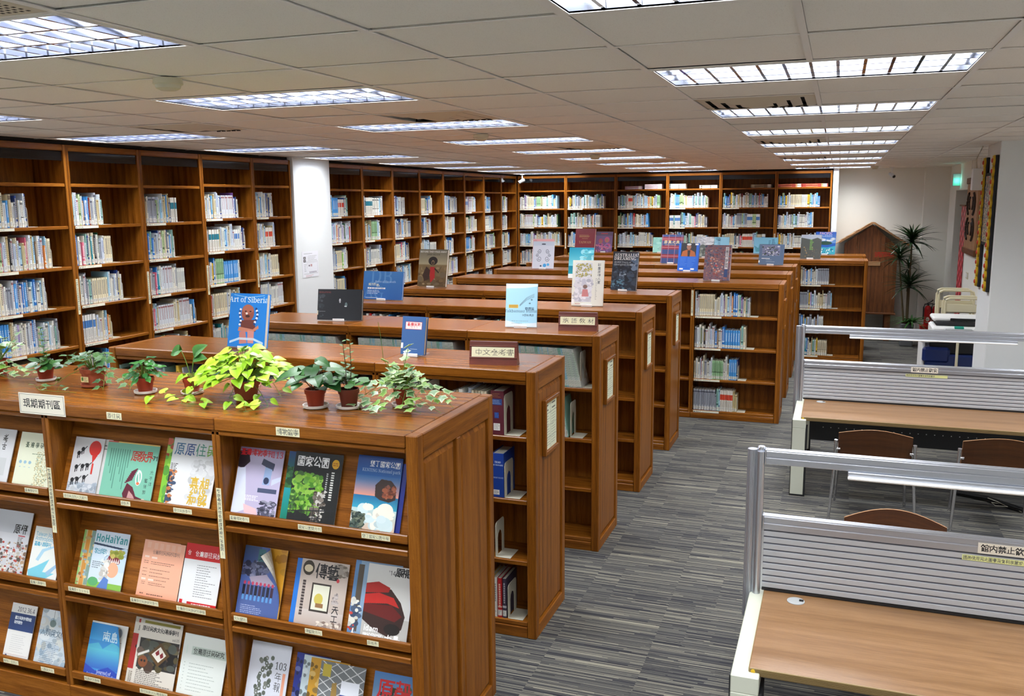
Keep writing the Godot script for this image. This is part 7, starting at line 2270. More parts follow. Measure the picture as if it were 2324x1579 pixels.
	var heads := [Vector3(0.0, 1.62, 0.0), Vector3(-0.17, 1.36, 0.05), Vector3(0.0, 0.92, 0.03), Vector3(-0.02, 1.2, -0.05)]
	for h in heads:
		st.tube(arc(Vector3(h.x * 0.3, 0.36, h.z), h, 0.0), 0.017, 7, 0.011)
	part(t, "trunk", st, "stem_brown")
	var strap := [leaf("strap_a", 3, lin(38, 64, 34), lin(48, 78, 40), 0.4, 0.3), leaf("strap_b", 3, lin(30, 52, 30), lin(40, 66, 36), 0.4, 0.5)]
	for k in 4:
		var n: int = [46, 34, 40, 16][k]
		for m in n:
			var az := m * 2.399
			var f := float(m) / n
			var d := Vector3(cos(az), lerpf(1.7, -0.15, f), sin(az))
			put_leaf(t, strap[m % 2], heads[k] + Vector3(0, (1.0 - f) * 0.1, 0), d, lerpf(0.28, 0.44, sin(f * PI * 0.8)) * [1.0, 0.85, 0.95, 0.7][k])
	var fern := leaf("fern", 3, lin(52, 104, 44), lin(64, 120, 52), 0.3, 0.7)
	for m in 30:
		var az := m * 2.399
		put_leaf(t, fern, Vector3(0.06, 0.37, 0.04), Vector3(cos(az), 1.2 - m * 0.03, sin(az)), 0.32, Vector3.UP, "fern_leaf")


# ------------------------------------------------------------------ desks and chairs
func rail(t: Node3D, called: String, x0: float, x1: float, y: float, z: float) -> void:
	# an aluminium extrusion: its top face has two slots, its front one
	var b := mb(t)
	b.box(Vector3(x0, y - 0.062, z - 0.021), Vector3(x1, y - 0.034, z + 0.021), 0.002)
	b.box(Vector3(x0, y - 0.034, z - 0.018), Vector3(x1, y - 0.031, z + 0.018))
	b.box(Vector3(x0, y - 0.031, z - 0.021), Vector3(x1, y - 0.004, z + 0.021), 0.003)
	b.box(Vector3(x0, y - 0.004, z - 0.019), Vector3(x1, y, z - 0.009), 0.001)
	b.box(Vector3(x0, y - 0.004, z - 0.006), Vector3(x1, y, z + 0.006), 0.001)
	b.box(Vector3(x0, y - 0.004, z + 0.009), Vector3(x1, y, z + 0.019), 0.001)
	part(t, called, b, "alu")
	bx(t, "rail_end_cap", Vector3(x0 - 0.004, y - 0.063, z - 0.022), Vector3(x0, y + 0.001, z + 0.022), "alu_bright", 0.001)


func build_desk(label: String, xl: float, xr: float, zp: float, zfront: float, sign_x: float, note_x: float, lamp_x0: float, lamp_x1: float) -> void:
	var t := thing("study_desk", label, "desk", Vector3((xl + xr) / 2, 0, zp), 0.0, "study desks with screens")
	var y := 0.634
	bx(t, "tabletop", Vector3(xl, y - 0.03, zp + 0.014), Vector3(xr, y, zfront), "desk_wood", 0.0015, 0)
	bx(t, "tabletop", Vector3(xl, y - 0.03, zp - 0.73), Vector3(xr, y, zp - 0.014), "desk_wood", 0.0015, 0)
	bx(t, "edge_band", Vector3(xl, y - 0.03, zfront), Vector3(xr, y - 0.001, zfront + 0.004), "edge_band", 0.001)
	var b := mb(t)
	for k in 4:
		b.box(Vector3(xl + 0.002, y - 0.026 + k * 0.006, zfront + 0.0036), Vector3(xr, y - 0.0235 + k * 0.006, zfront + 0.0052))
	part(t, "edge_ribs", b, "edge_groove")
	bx(t, "edge_band", Vector3(xl - 0.002, y - 0.03, zp - 0.73), Vector3(xl, y - 0.001, zfront), "edge_band")
	# the screen: posts, rails and slats
	b = mb(t)
	b.cyl(Vector3(xl - 0.07, 0.5, zp - 0.006), Vector3(xl - 0.07, 1.262, zp - 0.006), 0.021, -1.0, 18)
	for k in 9:
		var a := PI * 0.15 + k * 0.3
		b.cyl(Vector3(xl - 0.07 + 0.021 * cos(a), 0.5, zp - 0.006 + 0.021 * sin(a)), Vector3(xl - 0.07 + 0.021 * cos(a), 1.26, zp - 0.006 + 0.021 * sin(a)), 0.0016, -1.0, 5)
	part(t, "post", b, "alu")
	b = mb(t)
	b.cyl(Vector3(xl - 0.034, 0.5, zp + 0.012), Vector3(xl - 0.034, 1.258, zp + 0.012), 0.016, -1.0, 16)
	b.box(Vector3(xl - 0.06, 0.5, zp - 0.004), Vector3(xl - 0.03, 1.255, zp + 0.006))
	part(t, "post", b, "alu")
	b = mb(t)
	b.lathe(Vector3(xl - 0.034, 1.258, zp - 0.006), [Vector2(0.017, 0.0), Vector2(0.017, 0.014), Vector2(0.014, 0.018), Vector2(0, 0.018)], 16)
	part(t, "post_cap", b, "alu_bright")
	rail(t, "upper_rail", xl - 0.014, xr, 1.268, zp)
	rail(t, "lower_rail", xl - 0.014, xr, 0.976, zp)
	bx(t, "slat_backing", Vector3(xl - 0.012, y + 0.004, zp - 0.006), Vector3(xr, 0.913, zp + 0.006), "groove_grey")
	bx(t, "bottom_seal", Vector3(xl - 0.012, y + 0.0005, zp - 0.012), Vector3(xr, y + 0.012, zp + 0.013), "black_plastic")
	for k in 9:
		var ya := y + 0.014 + k * 0.0293
		bx(t, "slat", Vector3(xl - 0.012, ya, zp - 0.012), Vector3(xr, ya + 0.0225, zp + 0.012), "screen_grey", 0.0015)
	bx(t, "slat_end_trim", Vector3(xl - 0.018, y + 0.004, zp - 0.013), Vector3(xl - 0.011, 0.913, zp + 0.013), "alu")
	# the reading lamp under the upper rail
	bx(t, "lamp_holder", Vector3(lamp_x0, 1.186, zp + 0.008), Vector3(lamp_x1, 1.206, zp + 0.034), "alu", 0.002)
	bx(t, "reading_lamp", Vector3(lamp_x0, 1.178, zp + 0.004), Vector3(lamp_x1, 1.188, zp + 0.056), "white_plastic", 0.003)
	# legs: cream frames with black sides
	for x in [xl - 0.062, xr - 0.1]:
		bx(t, "leg_beam", Vector3(x, 0.55, zp - 0.76), Vector3(x + 0.1, 0.617 if x < xl else 0.6, zfront + 0.045), "white_leg", 0.003)
		for z in [zfront - 0.035, zp - 0.76]:
			bx(t, "leg", Vector3(x, 0.012, z), Vector3(x + 0.1, 0.55, z + 0.08), "white_leg", 0.003)
			bx(t, "leg_side", Vector3(x - 0.004, 0.0, z - 0.004), Vector3(x, 0.615, z + 0.081), "black_plastic")
			bx(t, "leg_side", Vector3(x + 0.1, 0.0, z - 0.06), Vector3(x + 0.112, 0.55, z + 0.08), "black_plastic")
			bx(t, "foot", Vector3(x - 0.003, 0.0, z - 0.002), Vector3(x + 0.1, 0.012, z + 0.082), "black_plastic")
	# perforated panel under the top
	bx(t, "modesty_panel", Vector3(xl + 0.06, 0.34, zp + 0.22), Vector3(xr - 0.12, 0.585, zp + 0.226), "dark_metal")
	b = mb(t)
	for a in 26:
		for c in 2:
			b.box(Vector3(xl + 0.16 + a * 0.06, 0.45 + c * 0.05, zp + 0.2255), Vector3(xl + 0.167 + a * 0.06, 0.457 + c * 0.05, zp + 0.2266))
	part(t, "perforations", b, "white_plastic").set_meta("kind", "stuff")
	b = mb(t)
	b.lathe(Vector3(xl + 0.135, y, zp + 0.085), [Vector2(0.036, 0.0002), Vector2(0.036, 0.003), Vector2(0.03, 0.0045), Vector2(0, 0.0045)], 24)
	part(t, "cable_grommet", b, "grey_plastic")
	bx(t, "grommet_slot", Vector3(xl + 0.148, y + 0.0045, zp + 0.07), Vector3(xl + 0.166, y + 0.0052, zp + 0.09), "black_plastic")
	printed(t, "notice_strip", Vector3(sign_x, 0.916, zp + 0.0215) - t.position, Vector3.RIGHT, Vector3.UP, Vector2(0.2, 0.044), "desk_sign", 0.0012)
	printed(t, "note_strip", Vector3(note_x, 0.878, zp + 0.0125) - t.position, Vector3.RIGHT, Vector3.UP, Vector2(0.31, 0.022), "desk_note", 0.0012)
	b = mb(t)
	b.cyl(Vector3(xl + 0.014, y - 0.012, zfront + 0.004), Vector3(xl + 0.014, y - 0.012, zfront + 0.0062), 0.008, -1.0, 12)
	part(t, "round_sticker", b, "bead_yellow")


func build_chair(label: String, x: float, z: float, turn: float) -> void:
	var t := thing("chair", label, "chair", Vector3(x, 0, z), turn, "plywood chairs at the desks")
	# curved plywood back
	var b := MB.new()
	var n := 14
	var pos := func(u: float, v: float, off: float) -> Vector3:
		var xx := (u - 0.5) * 0.5
		var top := 0.655 + 0.05 * sin(u * PI)
		return Vector3(xx * 0.985, lerpf(0.47 + 0.015 * sin(u * PI), top, v), -0.2 - 0.05 * v - 0.06 * (1.0 - pow(2.0 * u - 1.0, 2.0)) + off + 0.03)
	for i in n:
		for j in 4:
			var c := []
			for m in [[0, 0], [1, 0], [1, 1], [0, 1]]:
				c.append([float(i + m[0]) / n, float(j + m[1]) / 4.0])
			for s in [-1, 1]:
				var q := []
				for e in c:
					q.append(pos.call(e[0], e[1], s * 0.006))
				var nm: Vector3 = (q[1] - q[0]).cross(q[3] - q[0]).normalized()
				if nm.z * s < 0:
					nm = -nm
				b.quad(q[0], q[1], q[2], q[3], nm, Vector2(c[0][0] * 0.4, c[0][1] * 0.5), Vector2(c[1][0] * 0.4, c[1][1] * 0.5), Vector2(c[2][0] * 0.4, c[2][1] * 0.5), Vector2(c[3][0] * 0.4, c[3][1] * 0.5))
	part(t, "backrest", b, "chair_wood")
	b = MB.new()
	for i in n:
		var u0 := float(i) / n
		var u1 := float(i + 1) / n
		for v in [0.0, 1.0]:
			b.fquad(pos.call(u0, v, -0.006), pos.call(u1, v, -0.006), pos.call(u1, v, 0.006), pos.call(u0, v, 0.006), Vector3(0, v * 2 - 1, 0))
	for u in [0.0, 1.0]:
		for j in 4:
			b.fquad(pos.call(u, j / 4.0, -0.006), pos.call(u, (j + 1) / 4.0, -0.006), pos.call(u, (j + 1) / 4.0, 0.006), pos.call(u, j / 4.0, 0.006), Vector3(u * 2 - 1, 0, 0))
	part(t, "backrest_edge", b, "tan_wood")
	# seat
	b = MB.new()
	b.box(Vector3(-0.22, 0.388, -0.17), Vector3(0.22, 0.402, 0.22), 0.006, 0)
	part(t, "seat", b, "chair_wood")
	# chromed tube frame
	for s in [-1, 1]:
		b = MB.new()
		b.tube([Vector3(s * 0.29, 0.0, -0.225), Vector3(s * 0.268, 0.36, -0.19), Vector3(s * 0.262, 0.575, -0.215)], 0.011, 10)
		part(t, "rear_leg", b, "chrome")
		b = MB.new()
		b.cyl(Vector3(s * 0.262, 0.575, -0.215), Vector3(s * 0.2615, 0.6, -0.218), 0.0135, -1.0, 12)
		part(t, "leg_cap", b, "chrome")
		b = MB.new()
		b.tube([Vector3(s * 0.25, 0.0, 0.23), Vector3(s * 0.235, 0.36, 0.18), Vector3(s * 0.235, 0.382, 0.14)], 0.011, 10)
		part(t, "front_leg", b, "chrome")
		b = MB.new()
		b.tube([Vector3(s * 0.262, 0.53, -0.21), Vector3(s * 0.235, 0.53, -0.2)], 0.012, 8)
		b.tube([Vector3(s * 0.268, 0.37, -0.19), Vector3(s * 0.235, 0.376, 0.16)], 0.01, 8)
		part(t, "side_rail", b, "chrome")
	b = MB.new()
	b.tube([Vector3(-0.268, 0.37, -0.19), Vector3(0.268, 0.37, -0.19)], 0.009, 8)
	b.tube([Vector3(-0.24, 0.465, -0.2), Vector3(0.24, 0.465, -0.2)], 0.008, 8)
	part(t, "cross_rail", b, "chrome")


func build_desks() -> void:
	build_desk("near wood-topped study desk with grey slatted screen", 1.095, 3.5, -1.418, -0.715, 1.91, 1.857, 1.41, 3.0)
	build_desk("far wood-topped study desk with grey slatted screen", 1.118, 3.5, -5.432, -4.76, 1.935, 1.898, 1.452, 2.684)
	build_chair("plywood chair with chrome legs tucked under far desk, leftmost", 1.642, -4.475, PI)
	build_chair("plywood chair with chrome legs tucked under far desk, at right edge", 2.452, -4.49, PI)
	build_chair("plywood chair showing only its arched back behind near screen", 1.672, -2.2, 0.0)
	build_chair("plywood chair at near desk, cut off at the bottom edge", 1.49, -0.53, PI)
	var t := thing("cable_bundle", "bundle of black cables with pale tie on floor under far desk", "cables", Vector3(2.5, 0, -5.06))
	var b := MB.new()
	for k in 4:
		b.tube([Vector3(-0.2, 0.012 + k % 2 * 0.016, -0.1 + k * 0.016), Vector3(0.0, 0.012 + k % 2 * 0.02, 0.0 + k * 0.014), Vector3(0.2, 0.014 + k % 2 * 0.016, 0.2 + k * 0.012), Vector3(0.5, 0.014, 0.3 + k * 0.01)], 0.011, 7)
	part(t, "black_cable", b, "cable_black")
	b = MB.new()
	b.tube([Vector3(0.0, 0.04, 0.06), Vector3(0.06, 0.035, 0.12), Vector3(0.12, 0.02, 0.17), Vector3(0.04, 0.012, 0.15), Vector3(0.02, 0.02, 0.1), Vector3(0.12, 0.02, 0.12), Vector3(0.2, 0.012, 0.24)], 0.003, 6)
	part(t, "cable_tie", b, "cable_white")


# ------------------------------------------------------------------ the far right corner
func build_hut() -> void:
	var t := thing("hut_cabinet", "rustic wooden cabinet shaped like a small house with thatched roof", "cabinet", Vector3(1.83, 0, -13.5))
	var zf := -13.3
	var x0 := 1.424
	var x1 := 2.235
	var peak := Vector2(1.85, 1.9)
	# front planks: each cut to the gable
	var xs := [x0, 1.62, 1.855, 2.05, x1]
	for k in 4:
		var a: float = xs[k] + 0.002
		var c: float = xs[k + 1] - 0.002
		var h := func(x: float) -> float: return lerpf(1.6, peak.y, (x - x0) / (peak.x - x0)) if x < peak.x else lerpf(peak.y, 1.54, (x - peak.x) / (x1 - peak.x))
		var pts := PackedVector2Array([Vector2(a, 0.47), Vector2(c, 0.47), Vector2(c, h.call(c))])
		if a < peak.x and c > peak.x:
			pts.append(peak)
		pts.append(Vector2(a, h.call(a)))
		var b := mb(t)
		b.prism(Vector3(0, 0, zf - 0.02), Vector3.RIGHT, Vector3.UP, pts, 0.02)
		for m in b.t.size():
			b.t[m] = Vector2(b.v[m].y / 1.1, b.v[m].x * 1.4 + k * 0.31)
		part(t, "plank", b, "rough_wood")
	bx(t, "side_panel", Vector3(x0, 0.47, -13.74), Vector3(x0 + 0.02, 1.58, zf - 0.021), "rough_wood", 0.002, 1)
	bx(t, "side_panel", Vector3(x1 - 0.02, 0.47, -13.74), Vector3(x1, 1.52, zf - 0.021), "rough_wood", 0.002, 1)
	bx(t, "back_panel", Vector3(x0, 0.47, -13.76), Vector3(x1, 1.5, -13.745), "rough_wood", 0.0, 1)
	bx(t, "base_shelf", Vector3(x0 - 0.02, 0.44, -13.76), Vector3(x1 + 0.02, 0.468, zf + 0.02), "rough_wood", 0.003, 0)
	for x in [x0 + 0.03, x1 - 0.14]:
		for z in [-13.74, zf - 0.1]:
			bx(t, "leg", Vector3(x, 0, z), Vector3(x + 0.09, 0.44, z + 0.08), "rough_wood", 0.004, 1)
	bx(t, "latch_board", Vector3(1.79, 1.235, zf + 0.0005), Vector3(1.985, 1.305, zf + 0.018), "tan_wood", 0.002, 0)
	bx(t, "door_gap", Vector3(1.8525, 0.48, zf - 0.012), Vector3(1.8575, 1.86, zf - 0.0005), "black_void")
	printed(t, "red_lettering", Vector3(1.885, 1.37, zf + 0.0003) - t.position, Vector3.RIGHT, Vector3.UP, Vector2(0.3, 0.1), "hut_text", 0.0006)
	# roof: two boards with bamboo strips
	for s in [-1, 1]:
		var foot := Vector3(1.342, 1.6, 0) if s < 0 else Vector3(2.39, 1.56, 0)
		var top := Vector3(peak.x, peak.y + 0.02, 0)
		var d := (foot - top).normalized()
		var nm := Vector3(-d.y, d.x, 0) * (-1.0 if s < 0 else 1.0)
		if nm.y < 0:
			nm = -nm
		for k in 9:
			var b := mb(t)
			var z0 := -13.78 + k * 0.062
			b.fquad(Vector3(top.x, top.y, z0), Vector3(foot.x, foot.y, z0), Vector3(foot.x, foot.y, z0 + 0.058), Vector3(top.x, top.y, z0 + 0.058), nm)
			b.fquad(Vector3(top.x, top.y, z0) + nm * 0.022, Vector3(foot.x, foot.y, z0) + nm * 0.022, Vector3(foot.x, foot.y, z0 + 0.058) + nm * 0.022, Vector3(top.x, top.y, z0 + 0.058) + nm * 0.022, nm)
			b.fquad(Vector3(top.x, top.y, z0 + 0.058), Vector3(foot.x, foot.y, z0 + 0.058), Vector3(foot.x, foot.y, z0 + 0.058) + nm * 0.022, Vector3(top.x, top.y, z0 + 0.058) + nm * 0.022, Vector3.BACK)
			b.fquad(Vector3(foot.x, foot.y, z0), Vector3(foot.x, foot.y, z0 + 0.058), Vector3(foot.x, foot.y, z0 + 0.058) + nm * 0.022, Vector3(foot.x, foot.y, z0) + nm * 0.022, d)
			part(t, "roof_strip", b, "tan_wood")
		for k in 14:
			var b := mb(t)
			var f := k / 13.0
			var p := top.lerp(foot, f) + nm * 0.024 + Vector3(0, 0, -13.24)
			b.cyl(p, p + d * 0.09 + nm * rng.randf_range(-0.005, 0.02) + Vector3(0, 0, 0.02), 0.007, 0.004, 6)
			part(t, "thatch_stalk", b, "tan_wood")


func build_corner() -> void:
	build_hut()
	# two fire extinguishers on a red stand
	var st := thing("extinguisher_stand", "low red box carrying the two fire extinguishers", "stand", Vector3(2.79, 0, -13.3))
	lbx(st, "box", Vector3(-0.16, 0, -0.1), Vector3(0.16, 0.27, 0.1), "red_paint", 0.006)
	lbx(st, "rim", Vector3(-0.165, 0.27, -0.105), Vector3(0.165, 0.285, 0.105), "red_paint", 0.004)
	for q in [[2.735, "left"], [2.85, "right"]]:
		var t := thing("fire_extinguisher", "red fire extinguisher with black handle, %s of the pair" % q[1], "extinguisher", Vector3(q[0], 0.285, -13.28), 0.0, "fire extinguishers")
		var b := MB.new()
		b.lathe(Vector3.ZERO, [Vector2(0, 0.0), Vector2(0.052, 0.0), Vector2(0.054, 0.02), Vector2(0.054, 0.27), Vector2(0.04, 0.31), Vector2(0.018, 0.325), Vector2(0, 0.325)], 20)
		part(t, "cylinder", b, "red_paint")
		b = MB.new()
		b.cyl(Vector3(0, 0.32, 0), Vector3(0, 0.36, 0), 0.016, -1.0, 12)
		part(t, "valve", b, "dark_metal")
		b = MB.new()
		b.tube([Vector3(-0.02, 0.36, 0), Vector3(0.03, 0.385, 0.01), Vector3(0.07, 0.42, 0.01)], 0.008, 7)
		b.tube([Vector3(-0.02, 0.35, 0), Vector3(0.07, 0.36, 0.01)], 0.007, 7)
		part(t, "handle", b, "black_plastic")
		b = MB.new()
		b.tube([Vector3(-0.015, 0.35, 0), Vector3(-0.05, 0.35, 0.02), Vector3(-0.066, 0.3, 0.02), Vector3(-0.066, 0.1, 0.02)], 0.009, 7)
		part(t, "hose", b, "black_plastic")
		printed(t, "label", Vector3(-0.035, 0.05, 0.0545), Vector3.RIGHT, Vector3.UP, Vector2(0.07, 0.1), "extinguisher_label", 0.0008)
	# photocopier
	var c := thing("photocopier", "dark blue and white photocopier beside the pillar", "photocopier", Vector3(2.6, 0, -8.65))
	lbx(c, "cabinet", Vector3(-0.3, 0.03, -0.3), Vector3(0.34, 0.6, 0.26), "blue_plastic", 0.02)
	lbx(c, "side_frame", Vector3(-0.335, 0.02, -0.3), Vector3(-0.3, 0.74, 0.2), "white_plastic", 0.008)
	for k in 3:
		lbx(c, "paper_drawer", Vector3(-0.28, 0.08 + k * 0.13, 0.26), Vector3(0.32, 0.2 + k * 0.13, 0.285), "blue_plastic", 0.012)
		lbx(c, "drawer_handle", Vector3(-0.1, 0.165 + k * 0.13, 0.285), Vector3(0.12, 0.185 + k * 0.13, 0.29), "black_plastic", 0.002)
	lbx(c, "bypass_door", Vector3(-0.33, 0.5, 0.1), Vector3(-0.05, 0.68, 0.28), "blue_plastic", 0.03)
	lbx(c, "output_bay", Vector3(-0.26, 0.6, -0.28), Vector3(0.34, 0.76, 0.2), "black_plastic", 0.01)
	lbx(c, "cream_post", Vector3(0.0, 0.05, 0.286), Vector3(0.028, 0.76, 0.3), "cream_plastic", 0.004)  # cream leg of other furniture before the copier, added onto its front
	lbx(c, "scanner_bed", Vector3(-0.24, 0.76, -0.3), Vector3(0.36, 0.9, 0.2), "white_plastic", 0.02)
	lbx(c, "finisher_tray", Vector3(-0.12, 0.74, 0.2), Vector3(0.16, 0.89, 0.27), "grey_plastic", 0.008)
	lbx(c, "document_feeder", Vector3(-0.2, 0.9, -0.3), Vector3(0.36, 0.945, 0.1), "black_plastic", 0.012)
	lbx(c, "feeder_lid", Vector3(-0.23, 0.945, -0.3), Vector3(0.36, 0.995, 0.06), "white_plastic", 0.016)
	lbx(c, "feeder_glass", Vector3(-0.05, 0.955, 0.06), Vector3(0.3, 0.985, 0.07), "dark_glass", 0.004)
	lbx(c, "paper_tray", Vector3(0.18, 0.86, 0.18), Vector3(0.36, 0.9, 0.28), "white_plastic", 0.01)
	lbx(c, "green_memo_block", Vector3(-0.02, 0.89, 0.2), Vector3(0.07, 0.915, 0.26), "teal_plastic", 0.002)
	var pn := MB.new()
	pn.box(Vector3(-0.12, 0, -0.07), Vector3(0.1, 0.05, 0.09), 0.012)
	var po := part(c, "control_panel", pn, "white_plastic")
	po.position = Vector3(-0.24, 0.78, 0.25)
	po.rotation = Vector3(0.5, 0, 0.08)
	var pf := printed(c, "panel_face", Vector3(-0.1, 0.0, 0.0), Vector3.RIGHT, Vector3(0, 0, -1), Vector2(0.18, 0.13), "copier_panel", 0.001)
	pf.transform = po.transform * Transform3D(Basis.IDENTITY, Vector3(0, 0.051, 0.075))
	# two cream book trucks behind it
	for q in [[Vector3(2.72, 0, -9.75), "farther", 1.2], [Vector3(2.75, 0, -9.3), "nearer", 1.15]]:
		var t := thing("book_truck", "%s cream tubular book truck behind the photocopier" % q[1], "cart", q[0], 0.0, "book trucks by the pillar")
		var h: float = q[2]
		for z in [-0.12, 0.12]:
			var b := MB.new()
			b.tube([Vector3(-0.2, 0.1, z), Vector3(-0.2, h - 0.06, z), Vector3(-0.19, h - 0.02, z), Vector3(-0.15, h, z), Vector3(0.14, h, z), Vector3(0.18, h - 0.02, z), Vector3(0.19, h - 0.06, z), Vector3(0.19, 0.1, z)], 0.014, 8)
			part(t, "hoop", b, "cream_plastic")
		for y in [0.25, 0.62, 0.98]:
			lbx(t, "tray", Vector3(-0.19, y, -0.12), Vector3(0.18, y + 0.012, 0.12), "cream_plastic", 0.003)
			lbx(t, "tray_side", Vector3(-0.19, y, 0.108), Vector3(0.18, y + 0.1, 0.12), "cream_plastic", 0.003)
		for x in [-0.2, 0.19]:
			for z in [-0.12, 0.12]:
				var b := MB.new()
				b.cyl(Vector3(x - 0.012, 0.05, z), Vector3(x + 0.012, 0.05, z), 0.05, -1.0, 14)
				part(t, "wheel", b, "black_plastic")
	build_wall_pieces()


func build_wall_pieces() -> void:
	# door opening with a red woven hanging
	var d := setting("door_1", Vector3(3.05, 0, -12.1))
	bx(d, "jamb", Vector3(2.975, 0, -12.87), Vector3(3.2, 2.46, -12.83), "wall_paint", 0.003)
	bx(d, "jamb", Vector3(2.975, 0, -11.39), Vector3(3.2, 2.46, -11.35), "wall_paint", 0.003)
	bx(d, "head", Vector3(2.975, 2.43, -12.83), Vector3(3.2, 2.46, -11.39), "wall_paint", 0.003)
	bx(d, "door_leaf", Vector3(3.17, 0, -12.82), Vector3(3.2, 2.42, -11.4), "dark_cloth", 0.003)
	var h := thing("woven_hanging", "red patterned woven hanging in the doorway", "wall hanging", Vector3(2.992, 0.35, -11.85))
	printed(h, "cloth", Vector3(0, 0, -0.28), Vector3(0, 0, 1), Vector3.UP, Vector2(0.56, 1.85), "door_weave", 0.004).rotation.y = 0.0
	lbx(h, "hanging_rod", Vector3(-0.03, 1.85, -0.3), Vector3(-0.01, 1.87, 0.3), "rough_wood", 0.003)
	# emergency exit light
	var e := thing("exit_sign", "small green emergency exit light above the doorway", "exit sign", Vector3(2.93, 2.49, -12.45))
	lbx(e, "lamp_case", Vector3(-0.055, 0, -0.03), Vector3(0.048, 0.18, 0.03), "grey_plastic", 0.004)
	lbx(e, "lamp_face", Vector3(-0.05, 0.006, 0.03), Vector3(0.044, 0.12, 0.033), "exit_glow", 0.001)
	var ol := OmniLight3D.new()
	ol.name = "exit_glow"
	ol.light_color = rgb(130, 220, 200)
	ol.light_energy = 0.02
	ol.omni_range = 6.0
	ol.omni_attenuation = 2.0
	ol.light_size = 0.05
	ol.shadow_enabled = true
	ol.position = Vector3(0, 0.08, 0.06)
	e.add_child(ol)
	# carved board hung from two wires
	var t := thing("carved_board", "tan wooden wall board with dark carved curls hung by wires", "wall art", Vector3(2.965, 1.58, -10.72))
	lbx(t, "board", Vector3(-0.022, 0.05, -0.52), Vector3(0.004, 0.96, 0.52), "tan_wood", 0.004, 1)
	lbx(t, "end_bar", Vector3(-0.034, 0.92, -0.56), Vector3(0.004, 1.0, 0.56), "rough_wood", 0.006, 2)
	lbx(t, "end_bar", Vector3(-0.034, 0.0, -0.56), Vector3(0.004, 0.08, 0.56), "rough_wood", 0.006, 2)
	for cy in [0.33, 0.66]:
		for s in [-1, 1]:
			var b := MB.new()
			var arc1 := []
			var arc2 := []
			for k in 13:
				var a := PI * 0.15 + PI * 0.7 * k / 12.0
				arc1.append(Vector3(-0.026, cy - 0.15 * cos(a), s * (0.1 + 0.26 * sin(a))))
				arc2.append(Vector3(-0.026, cy - 0.08 * cos(a * 1.2), s * (0.06 + 0.12 * sin(a))))
			b.tube(arc1, 0.02, 7)
			b.tube(arc2, 0.016, 7)
			part(t, "carved_curl", b, "carving_dark")
	for z in [-0.4, 0.4]:
		var b := MB.new()
		b.cyl(Vector3(0, 1.0, z), Vector3(0, CEIL - 1.58, z), 0.0025, -1.0, 6)
		part(t, "wire", b, "chrome")
	# beaded banner on the side of the pillar
	var n := thing("beaded_banner", "tall black banner edged with yellow and red bead flowers on pillar", "wall hanging", Vector3(2.648, 1.45, -7.18))
	lbx(n, "cloth_band", Vector3(-0.012, 0.0, -0.36), Vector3(0.015, 1.25, -0.2), "dark_cloth", 0.004)
	lbx(n, "cloth_band", Vector3(-0.012, 0.0, 0.2), Vector3(0.015, 1.25, 0.35), "dark_cloth", 0.004)
	lbx(n, "cloth_field", Vector3(-0.006, 0.42, -0.2), Vector3(0.014, 1.1, 0.2), "dark_cloth")
	printed(n, "bead_field", Vector3(-0.006, 0.45, -0.19), Vector3(0, 0, 1), Vector3.UP, Vector2(0.38, 0.62), "bead_weave", 0.003)
	var petal := MB.new()
	petal.cyl(Vector3(0, 0, 0), Vector3(-0.016, 0, 0), 0.058, 0.05, 6)
	var pm := petal.mesh()
	var heart := MB.new()
	heart.lathe(Vector3.ZERO, [Vector2(0.022, 0.0), Vector2(0.02, 0.007), Vector2(0.012, 0.011), Vector2(0, 0.012)], 12)
	var hm := heart.mesh()
	for z in [-0.28, 0.275]:
		for k in 13:
			var p := part(n, "bead_flower", pm, "bead_yellow")
			p.position = Vector3(-0.012, 0.05 + k * 0.096, z)
			var q := part(p, "flower_heart", hm, "bead_red")
			q.position = Vector3(-0.016, 0, 0)
			q.rotation.z = PI / 2
	var s := thing("power_box", "white electrical box with cable on the pillar side", "electrical box", Vector3(2.59, 2.39, -7.5))
	lbx(s, "case", Vector3(-0.06, 0, -0.045), Vector3(0.043, 0.21, 0.05), "white_plastic", 0.006)
	var cb := MB.new()
	cb.tube([Vector3(-0.02, 0.21, 0), Vector3(-0.03, 0.3, 0), Vector3(0.02, CEIL - 2.39, 0.0)], 0.006, 7)
	part(s, "cable", cb, "cable_white")
	var w := thing("wall_switch", "beige double switch plate on the right wall", "switch", Vector3(2.98, 1.24, -10.95))
	lbx(w, "plate", Vector3(-0.01, 0, -0.09), Vector3(0, 0.09, 0.09), "detector", 0.003)
	for z in [-0.045, 0.045]:
		lbx(w, "rocker", Vector3(-0.014, 0.02, z - 0.03), Vector3(-0.01, 0.07, z + 0.03), "white_plastic", 0.002)
	var f := thing("floor_plan_poster", "white paper floor plan taped on the white pillar", "poster", Vector3(-4.2735, 1.5, -6.12))
	printed(f, "sheet", Vector3.ZERO, Vector3(0, 0, -1), Vector3.UP, Vector2(0.33, 0.29), "floor_plan", 0.0012)


